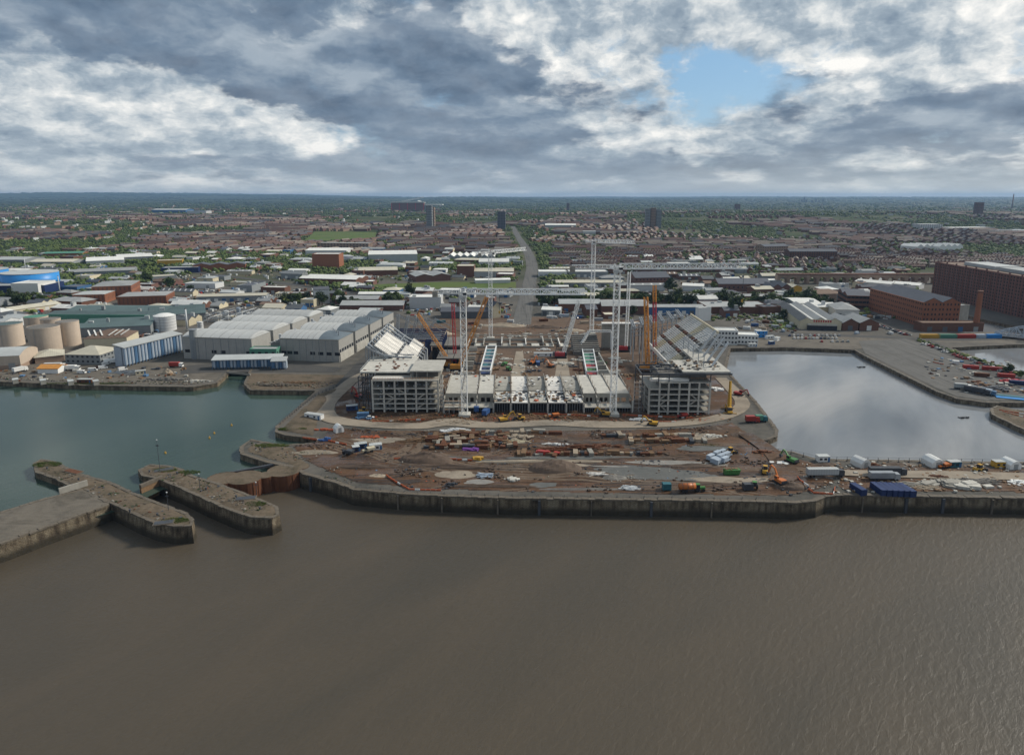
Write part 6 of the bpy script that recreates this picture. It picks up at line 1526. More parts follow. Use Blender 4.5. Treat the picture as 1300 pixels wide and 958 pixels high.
pile('grey steel and wire stacks on the near quay', 210, 482, 'box', 160, 2.0, 16, 3, 1.2, 'concrete_dark', 301, 'scrap_stack'); pile('blue grey pipes and frames beside the dark yard', 165, 473, 'beam', 120, 6, 12, 4, 1.6, 'steel_grey', 302, 'scrap_stack'); pile('pale blocks at the quay corner', 250, 484, 'box', 40, 1.6, 9, 3, .8, 'concrete_pale', 303, 'scrap_stack')
pile('rubble bank on quay below the arched sheds', 350, 489, 'box', 120, 1.8, 18, 3, 1.0, 'quay_stone', 304, 'scrap_stack'); pile('timber baulks along quay below the arched sheds', 380, 486, 'beam', 60, 8, 14, 2, .6, 'timber', 305)
A, B = P(288,474), P(318,477); r_ = thing('footbridge', 'flat grey bridge over the narrow dock passage', 'bridge', (A.x, A.y, 0)); part(MB().bar(A+Vector((0,0,.8)), B+Vector((0,0,.8)), 1.0), 'deck', 'concrete', r_); part(MB().bar(A+Vector((0,-2,1.8)), B+Vector((0,-2,1.8)), .2), 'rail', 'steel_dark', r_)
for i, (x, y) in enumerate(((272,550),(294,540),(210,575),(266,556))):
    c = P(x, y, WD); r_ = thing('mooring_buoy', 'small yellow buoy floating in the green dock', 'buoy', (c.x, c.y, WD), 0, 'yellow buoys in the green dock'); MB().cyl(0,0,-.2,.55,.5,10,.4).obj('float', MC['plant_yellow'], r_); MB().cyl(0,0,.55,1.2,.1,6).obj('top_mark', MC['plant_yellow'], r_)

for poly, n, sd_ in (([(50,590),(120,612),(190,640),(236,660),(200,660),(120,628),(60,604)], 420, 1), ([(186,596),(240,604),(300,626),(346,648),(310,650),(240,620),(190,605)], 420, 2), ([(318,562),(362,568),(388,586),(350,584),(314,574)], 260, 3), ([(400,600),(450,612),(440,616),(410,606)], 60, 4), ([(-60,480),(240,489),(270,483),(100,484),(-60,474)], 700, 5), ([(318,490),(400,493),(430,486),(330,484)], 420, 6), ([(1262,520),(1300,526),(1340,545),(1300,542)], 100, 7)):
    pp = pxl(poly); q_ = random.Random(sd_); xs_ = [p.x for p in pp]; ys_ = [p.y for p in pp]
    for mt, k in (('quay_stone', .30), ('steel_dark', .10), ('rust', .05), ('leaf_dark', .14), ('concrete', .05)):
        pts = []
        for _ in range(int(n*k*8)):
            x, y = q_.uniform(min(xs_), max(xs_)), q_.uniform(min(ys_), max(ys_))
            if poly_in(pp, x, y) and len(pts) < n*k: pts.append((x, y))
        it = iter(pts); tag(scatter_boxes(len(pts), lambda q: next(it), lambda x, y: .1, (.2, .9), sd_*7).obj('loose_stone' if mt != 'leaf_mid' else 'moss_tufts', MC[mt]), kind='stuff')
# ================================================================== RIGHT: WAREHOUSES, QUAYS
def warehouse(label, A, B, d, h_, wall, roofm, bays, rows, pil, name='brick_warehouse', roof='flat', rise=3, n=1, winm='void', ww=1.8, wh=2.1):
    c, w_, rz = bframe(A, B); r_ = building(name, label, 'warehouse', A, B, d, h_, roof, wall, roofm, rise=rise, n=n, axis='x')
    wj = MB(); pj = MB()
    for f_, L in (('f', w_), ('r', d), ('l', d)):
        k = max(2, round(bays*L/w_))
        for i in range(k):
            s = -L/2+L*(i+.5)/k
            for j in range(rows):
                z = h_*(j+.55)/rows
                for o in (-.22, .22):
                    x = s+L/k*o
                    if f_ == 'f': wj.box(x-ww/2, x+ww/2, -.06, .05, z-wh/2, z+wh/2)
                    elif f_ == 'r': wj.box(w_/2-.05, w_/2+.06, d/2+x-ww/2, d/2+x+ww/2, z-wh/2, z+wh/2)
                    else: wj.box(-w_/2-.06, -w_/2+.05, d/2+x-ww/2, d/2+x+ww/2, z-wh/2, z+wh/2)
        if pil:
            for i in range(k+1):
                s = -L/2+L*i/k; e = .55
                if f_ == 'f': MB().box(s-e, s+e, -.55, .1, 0, h_-.8).obj('pilaster', MC[wall], r_)
                elif f_ == 'r': MB().box(w_/2-.1, w_/2+.55, d/2+s-e, d/2+s+e, 0, h_-.8).obj('pilaster', MC[wall], r_)
                else: MB().box(-w_/2-.55, -w_/2+.1, d/2+s-e, d/2+s+e, 0, h_-.8).obj('pilaster', MC[wall], r_)
    wj.obj('windows', MC[winm], r_)['kind'] = 'stuff'
    MB().box(-w_/2-.7, w_/2+.7, -.7, .2, h_-.8, h_-.1).obj('cornice', MC[wall], r_)
    return r_
A, B = P(1183,374.5), P(1345,416)
r_ = warehouse('huge dark brown brick warehouse with tall window bays at right edge', A, B, 55, 38, 'brick_dark_red', 'roof_brown', 22, 12, True, 'tobacco_warehouse', 'flat')
c, w_, rz = bframe(A, B)
for i in range(2): MB().box(-w_/2+30+i*60, -w_/2+84+i*62, 14, 40, 38.2, 41.5).obj('roof_house', MC['roof_pale'], r_)
for i in range(12): MB().box(-w_/2+4+i*(w_-8)/11-.5, -w_/2+4+i*(w_-8)/11+.5, -.3, 1.0, 38.1, 40.2).obj('roof_stub', MC['brick_brown'], r_)
A, B = P(1102,393), P(1169,415)
r_ = warehouse('long red brick warehouse with slate hipped roof beside the canal', A, B, 32, 22, 'brick_orange', 'roof_slate', 14, 5, False, 'brick_warehouse', 'multi', 4, 2, ww=1.2, wh=1.8)
A, B = P(1074,392), P(1104,393)
warehouse('lower brick warehouse with slate roof behind the long red warehouse', A, B, 40, 14, 'brick', 'roof_slate', 6, 3, False, 'brick_warehouse', 'multi', 3, 2)
bp('concrete_annex', 'grey concrete annex at the end of the long red warehouse', 'building', 1203,409, 1214,411, 14, 16, 'flat', 'concrete', 'roof_grey')
bp('brick_quay_shed', 'low red brick shed below the brick chimney', 'shed', 1170,421, 1248,421, 12, 7, 'flat', 'brick', 'roof_brown', doors=4)
bp('cream_hut', 'small cream roofed hut beside the red warehouse', 'building', 1178,414, 1200,413, 8, 9, 'flat', 'brick_pale', 'roof_cream')
p = P(1238,420); r_ = thing('brick_chimney', 'square red brick chimney beside the canal', 'chimney', p); MB().cyl(0,0,0,33,2.6,8,1.9).obj('shaft', MC['brick_orange'], r_); MB().cyl(0,0,33,34.5,2.4,8).obj('cap', MC['brick'], r_); MB().box(-3,3,-3,3,0,4).obj('plinth', MC['brick'], r_)
# beige depot with parallel roofs
A = P(1016,418.5); B = P(1066,418.5)
r_ = building('beige_depot', 'beige depot of parallel gabled sheds with dark glazed roof', 'depot', A, B, 95, 7.5, 'multi', 'cream', 'roof_grey', rise=3.2, n=3, axis='y', lights=0); c, w_, rz = bframe(A, B)
# turned to its street line
r_.rotation_euler = (0,0,R(-10)); FOOT[-1] = (FOOT[-1][0]+9, FOOT[-1][1], 60, w_, 95, R(-10))
MB().add([(-w_/2-.3, .5, 7.65), (-w_/2+w_/6, .5, 10.95), (-w_/2+w_/6, 94, 10.95), (-w_/2-.3, 94, 7.65)], [(0,1,2,3)]).obj('dark_roof', MC['roof_dark'], r_)
for i in range(9):
    y = 6+i*10; MB().add([(-w_/2+1.5, y, 8.3), (-w_/2+5.2, y, 9.98+.25), (-w_/2+5.2, y+3.5, 9.98+.25), (-w_/2+1.5, y+3.5, 8.3)], [(0,1,2,3)]).obj('rooflight', MC['roof_white'], r_)
for x in (-w_/6, w_/6): MB().box(x-.6, x+.6, .5, 94, 7.6, 8.3).obj('valley_gutter', MC['roof_white'], r_)
MB().box(-w_/2+6, w_/2-4, -2.5, -.1, 0, 4).obj('shop_front', MC['glass_dark'], r_); MB().box(-w_/2+6, w_/2-4, -2.7, -.2, 4, 5.2).obj('fascia', MC['concrete_pale'], r_)
for i in range(8): MB().box(-6+i*1.9, -4.7+i*1.9, -.25, -.05, 6.6, 8.4).obj('sign_letter', MC['crane_red'], r_)
MB().box(-8, 10.5, -.15, .05, 6.0, 9.0).obj('sign_board', MC['cream'], r_)
for a in (('brick_gable', 'red brick gabled shop left of the pair beside the depot', 1069,419.5, 1089,419.5, 30, 7, 'gable', 'brick', 'roof_grey'), ('brick_gable', 'red brick gabled shop right of the pair beside the depot', 1091,419.5, 1115,419.5, 30, 7, 'gable', 'brick', 'roof_grey')):
    bp(a[0], a[1], 'building', *a[2:], axis='y', rise=3.6, doors=1, group='brick gabled shops beside the depot')
bp('hip_hall', 'grey hipped hall with white loading front behind the depot', 'building', 1060,403, 1090,404, 34, 8, 'hip', 'roof_white', 'roof_grey', rise=4, doors=3)
bp('white_roof_shed', 'shed with pale diagonal roof behind the depot', 'shed', 1010,392, 1042,392, 40, 6, 'gable', 'clad_grey', 'roof_white', rise=2)
bp('brown_roof_shed', 'low shed with pinkish brown roof behind the hipped hall', 'shed', 1032,380, 1072,379, 24, 6, 'hip', 'brick_pale', 'roof_brown', rise=4)
bp('flat_brick_shed', 'long flat grey roofed brick shed beyond the white cabins', 'shed', 898,398, 980,398, 40, 6, 'flat', 'brick', 'roof_grey', vents=3)
bp('blue_shed', 'long bright blue shed behind the raked stand', 'shed', 823,400, 893,400, 16, 8, 'gable', 'clad_blue', 'roof_grey', axis='x', rise=1.5, doors=7)
bp('low_grey_shed', 'long low grey roofed shed beside the railway behind the blue shed', 'shed', 760,393, 825,393, 22, 7, 'flat', 'brick_brown', 'roof_grey', doors=6)
bp('grey_shed', 'very long flat grey shed beyond the blue shed', 'shed', 826,383, 992,384, 24, 6, 'flat', 'brick_brown', 'roof_grey', vents=5)
# modular white offices
for k, (a, b, dep, fl, lab) in enumerate(((898,936,12,3,'white three storey site offices beside the grey dock'),(936,962,12,2,'lower white site offices at right of the three storey block'))):
    A, B = P(a,437), P(b,438); r_ = building('site_offices', lab, 'site offices', A, B, dep, fl*3.6, 'flat', 'white_paint', 'roof_white', wins=(fl,9 if k == 0 else 6,1.4,1.4,.4), sides=('f','r'), group='white site offices')
for lab, x, y, rz, c_, ln in (('blue and white stack of cabins right of the site offices', 966,428,.1,'blue_bright',9),('white cabin at the edge of the car park', 977,430,.3,'white_paint',7),('blue cabin near the dock edge', 979,437,.3,'plant_blue',4),('white tent like cabin beside parked cars', 986,432,.8,'white_paint',6),('white cabin by the site offices corner', 955,440,.0,'white_paint',6)):
    cabin(lab, x, y, rz, c_, ln, 2 if 'stack' in lab else 1)
bp('white_screen', 'white sheeted scaffold tower above the raked stand', 'building', 887,408, 902,407, 6, 12, 'flat', 'white_paint', 'roof_white')
# parked cars
q = random.Random(77); paints = ['white_paint','white_paint','steel_light','steel_grey','steel_dark','navy','plant_red','roof_grey']
cn = 0
for row, (x0, x1, y, n) in enumerate(((1000,1068,426.5,13),(1006,1064,430,12),(1040,1080,434,6))):
    for i in range(n):
        if q.random() < .12: continue
        x = x0+(x1-x0)*(i+.5)/n; c_ = q.choice(paints); cn += 1
        car(f"{dict(white_paint='white',steel_light='silver',steel_grey='grey',steel_dark='black',navy='navy',plant_red='red',roof_grey='dark grey')[c_]} car parked in the {('back','middle','front')[row]} row before the beige depot", x, y, 1.2+q.uniform(-.1,.1), c_, group='cars parked before the depot')
for i in range(26):
    k = i/25; x, y = 1172+k*112, 437+k*38+q.uniform(-1.5,1.5); c_ = q.choice(paints)
    car(f"{dict(white_paint='white',steel_light='silver',steel_grey='grey',steel_dark='black',navy='navy',plant_red='red',roof_grey='dark grey')[c_]} car parked along the road above the tarmac quay", x, y, -.6+q.uniform(-.2,.2), c_, group='cars along the quay road')
for i in range(30):
    k = i/29; x, y = 1098+k*64, 399+k*20+q.uniform(-.5,2); c_ = q.choice(paints)
    car(f"{dict(white_paint='white',steel_light='silver',steel_grey='grey',steel_dark='black',navy='navy',plant_red='red',roof_grey='dark grey')[c_]} car in the street beside the long red warehouse", x-8, y+6, -.75+q.uniform(-.1,.1), c_, group='cars in the warehouse street')
# containers in a row
for lab, x, c_, ln in (('yellow container first in the row on the container quay', 1180,'plant_yellow',12.2),('green container second in the row on the container quay', 1202,'roof_green',12.2),('red container third in the row on the container quay', 1225,'plant_red',12.2),('pale blue container fourth in the row on the container quay', 1244,'silo_pale',6),('bright blue container last in the row on the container quay', 1261,'blue_bright',9)):
    container(lab, x, 429, .0, c_, ln, 2.6, scale=1.25)
# steel bascule bridge
A, B = P(1262,428), P(1345,436); r_ = thing('steel_bridge', 'pale blue steel truss bridge over the canal mouth', 'bridge', A); d = (B-A).normalized(); n = Vector((-d.y,d.x,0)); L = (B-A).length
for s in (0, 1):
    o = n*(s*9); m = MB(); k = 9; top = [A+o+d*(L*i/k)+Vector((0,0,3+8*math.sin(min(1, i/k*1.35)*math.pi*.55))) for i in range(k+1)]; bot = [A+o+d*(L*i/k)+Vector((0,0,2)) for i in range(k+1)]
    for i in range(k): m.bar(top[i], top[i+1], .7); m.bar(bot[i], bot[i+1], .7); m.bar(bot[i], top[i], .4); m.bar(top[i] if i % 2 else bot[i], bot[i+1] if i % 2 else top[i+1], .4)
    part(m, 'truss', 'silo_pale', r_)
part(MB().add([A+Vector((0,0,1.8)), B+Vector((0,0,1.8)), B+n*9+Vector((0,0,1.8)), A+n*9+Vector((0,0,1.8))], [(0,1,2,3)]), 'deck', 'asphalt', r_)
# small pier at right and things on the tarmac quay
r_ = pier('short pier with red and white barriers at right edge', [(1258,519),(1266,515),(1300,522),(1420,545),(1420,580),(1300,545),(1275,533),(1260,526)], 5)
barrier_run('red and white barriers on the short pier', [(1268,521),(1300,526),(1340,532)], ('barrier_orange','white_paint')); barrier_run('second line of red and white barriers on the short pier', [(1272,523),(1310,533)], ('barrier_orange','white_paint'))
barrier_run('red barriers lying on the tarmac quay', [(1184,460),(1198,463)]); barrier_run('red barriers by the quay road', [(1213,448),(1222,452)])
lorry('dark trailer parked at the end of the tarmac quay', 1240,499,-.9,'steel_dark','steel_dark',13); lorry('pale blue trailer parked at the end of the tarmac quay', 1248,500,-.9,'silo_blue','silo_pale',13); lorry('white trailer at the quay edge', 1222,494,-.3,'white_paint','roof_pale',9)
for lab, x, y, c_, ln in (('red container along the quay road', 1232,468,'plant_red',9),('red container beside the bushes above the barges', 1259,470,'plant_red',11),('rust container by the quay road', 1246,478,'rust',8),('red container nearest right edge', 1277,479,'plant_red',9),('navy container near the right edge', 1292,488,'navy',9),('white container along the quay road', 1213,462,'white_paint',4)): container(lab, x, y, -.35, c_, ln)
for i, (x, y) in enumerate(((1283,505),(1296,509))):
    p = P(x, y+4, WD); r_ = thing('canal_boat', ('turquoise canal boat moored beside the tarmac quay','second turquoise canal boat moored nearest the short pier')[i], 'boat', (p.x, p.y, WD), -.42); extr([(-14,0),(13,0),(15.5,1.3),(-14.5,1.2)], -2, 2).obj('hull', MC['steel_dark'], r_); extr([(-12,1.2),(9,1.2),(8.5,3.0),(-11.5,3.0)], -1.7, 1.7).obj('cabin', MC['teal'], r_); MB().box(-12.2, 9.2, -1.85, 1.85, 3.0, 3.15).obj('roof', MC['blue_bright' if i else 'teal'], r_)
    for s in range(6): MB().box(-10+s*3.2, -8.8+s*3.2, -1.75, 1.75, 1.9, 2.6).obj('window', MC['glass_dark'], r_)
for i, (x, y) in enumerate(((1093,466),(1223,530))):
    p = P(x, y, WD); r_ = thing('work_raft', ('small dark raft floating far in the grey dock','small dark raft floating near the short pier')[i], 'raft', (p.x, p.y, WD), .2); MB().box(-2.6, 2.6, -1.0, 1.0, -.3, .35).obj('deck', MC['steel_dark'], r_)
    for s in (-1, 1): MB().box(s*1.6-.9, s*1.6+.9, -1.2, -.9, .0, .7).obj('side_float', MC['rubber'], r_)
for i in range(8):
    p = P(1100+i*20, 444+i*8.6); q_ = P(1100, 449)
fence('kerb posts along the diagonal quay edge', [(1097,452),(1189,497.5),(1214,505)], 5, .8, 'concrete')
pile('jumble of crates and tyres at the end of the tarmac quay', 1262, 494, 'box', 90, 2.4, 9, 4, 1.4, 'steel_dark', 401, 'scrap_stack'); pile('jumble of red and white gear by the quay road', 1285, 484, 'box', 70, 2.2, 10, 4, 1.2, 'crane_red', 402, 'scrap_stack')
# railway viaduct with arches
A, B = P(988,360.5), P(1200,360.5); c, w_, rz = bframe(A, B); r_ = thing('viaduct', 'long brick railway viaduct of round arches behind the warehouses', 'viaduct', (c.x, c.y, 0), rz); FOOT.append((c.x, c.y, 10, w_, 9, rz))
n = 17; s = w_/n; hh = 12.0; dep = 8.0
for i in range(n):
    x = -w_/2+s*(i+.5); rr = s*.36; zs = 4.2; k = 10; m = MB()
    arc = [(x-rr*math.cos(math.pi*j/k), zs+rr*math.sin(math.pi*j/k)) for j in range(k+1)]
    for y, fl in ((0, 0), (dep, 1)):
        for j in range(k): q4 = [(arc[j][0], y, arc[j][1]), (arc[j+1][0], y, arc[j+1][1]), (arc[j+1][0], y, hh), (arc[j][0], y, hh)]; m.poly(q4 if not fl else q4[::-1])
    for j in range(k): m.poly([(arc[j][0], 0, arc[j][1]), (arc[j][0], dep, arc[j][1]), (arc[j+1][0], dep, arc[j+1][1]), (arc[j+1][0], 0, arc[j+1][1])])
    m.obj('arch', MC['brick_pale'], r_)
for i in range(n+1):
    x = -w_/2+s*i; e = s*.14; MB().box(x-e+.002, x+e-.002, -.3, dep+.3, 0, hh-.05).obj('pier', MC['brick_pale'], r_)
MB().box(-w_/2-1, w_/2+1, -.5, dep+.5, hh, hh+1.4).obj('parapet', MC['brick'], r_)
# ================================================================== THE TOWN
def bz(px, py):                         # ground point on the rising land
    p = P(px, py)
    for _ in range(12): p = P(px, py, terrain(p.x, p.y))
    return p
def bt(name, label, cat, ax, ay, bx, by, *a, **k):
    A, B = bz(ax, ay), bz(bx, by); return building(name, label, cat, A.xy.to_3d(), B.xy.to_3d(), *a, z0=min(A.z, B.z)-.5, **k)
# ---- landmarks
A, B = bz(501,268), bz(535,269); r_ = thing('football_stadium', 'dark red football stadium with white roof truss on the skyline', 'stadium', ((A.x+B.x)/2, (A.y+B.y)/2, A.z-1), 0); w_ = (B.x-A.x)
MB().box(-w_/2, w_/2, 0, 90, 0, 38).obj('main_stand', MC['brick'], r_); MB().add([(-w_/2-4,-6,38),(w_/2*.6,-6,44),(w_/2+6,-6,36),(w_/2+6,110,36),(w_/2*.6,110,44),(-w_/2-4,110,38)], [(0,1,4,5),(1,2,3,4)]).obj('stand_roof', MC['roof_white'], r_); MB().box(-w_/2-2, w_/2+4, -5, -1, 36, 41).obj('roof_fascia', MC['roof_white'], r_)
for i in range(5): MB().box(-w_/2+w_*i/4-3, -w_/2+w_*i/4+3, -.6, .2, 6, 34).obj('facade_fin', MC['crane_red'], r_)
MB().box(w_/2+4, w_/2+60, 20, 110, 0, 26).obj('side_stand', MC['clad_grey'], r_); MB().box(w_/2+6, w_/2+130, 16, 120, 26, 29).obj('side_roof', MC['roof_white'], r_); MB().lattice((-w_/2*.4, 20, 40), (w_/2, 20, 58), 4, 8, .9).obj('roof_truss', MC['steel_light'], r_); r_.scale = (1, 1, 1.7)
for lab, x, y, h_, rz in (('thin tower crane left on the far stadium', 511, 262, 70, 0), ('thin leaning crane on the far stadium', 528, 262, 72, 0)):
    p = bz(x, y+4); r_ = thing('far_crane', lab, 'crane', p); MB().lattice((0,0,0), (0 if 'tower' in lab else -16,0,h_), 3, 6, .6).obj('mast', MC['steel_grey'], r_); MB().lattice((0 if 'tower' in lab else -16,0,h_), (14,0,h_+4), 2.5, 6, .5).obj('jib', MC['steel_grey'], r_)
def tower(label, px, py, wpx, hpx, wall, rows, cols=4, d=18, roofm='roof_grey'):
    A, B = bz(px-wpx/2, py), bz(px+wpx/2, py); sc_ = (B-A).length/wpx
    return building('tower_block', label, 'tower block', A.xy.to_3d(), B.xy.to_3d(), d, hpx*sc_, 'flat', wall, roofm, wins=(rows, cols, (B-A).length/cols*.55, hpx*sc_/rows*.5, 1), z0=A.z-1, vents=1, group='tower blocks rising above the houses')
tower('pale grey tower block nearest the far red stadium', 545, 291, 7, 29, 'clad_grey', 14); tower('second pale tower block right of the far red stadium', 549.5, 290, 4, 26, 'brick_pale', 14, 3); tower('dark blue grey slab tower left of the inland road', 636.5, 293, 10, 24, 'roof_slate', 12, 5)
tower('left tower block of the three above the green ridge', 822, 290, 6, 25, 'clad_grey', 13); tower('middle tower block of the three above the green ridge', 829, 290, 6, 26, 'brick_pale', 13); tower('right tower block of the three above the green ridge', 836, 290, 6.5, 24, 'clad_grey', 13)
tower('brown slab tower at far right skyline', 1243, 274, 9, 16, 'brick_brown', 9, 5); tower('small brown church tower on the ridge centre', 721, 268, 3.5, 10, 'brick_brown', 4, 1, 10); tower('brick tower block on ridge right of centre', 936, 268, 7, 9, 'brick', 5, 4)
stack('tall thin chimney on the skyline at far right', 1284, 268, 130, 5, 'brick', 'far_chimney'); 
for i, (x, h_) in enumerate(((1018,9),(1021,14),(1024,8),(1031,7),(1036,9),(1040,6),(1045,8))):
    p = bz(x, 257.5); s = (p.y/FOC); r_ = thing('skyline_tower', 'tiny grey tower in the far skyline cluster', 'tower', p, 0, 'far skyline cluster'); MB().box(-s*.7, s*.7, 0, 20, -30, h_*s*.45).obj('shaft', MC['roof_slate'], r_); MB().box(-s*.4, s*.4, 2, 12, h_*s*.45, h_*s*.5).obj('crown', MC['roof_slate'], r_)
bt('blue_hall', 'long bright blue stadium hall far left', 'building', 193,271, 236,271, 90, 22, 'gable', 'clad_blue', 'roof_pale', rise=6); bt('blue_hall', 'white and blue stand beside the long blue hall', 'building', 238,273, 262,273, 60, 22, 'flat', 'clad_white', 'clad_blue')
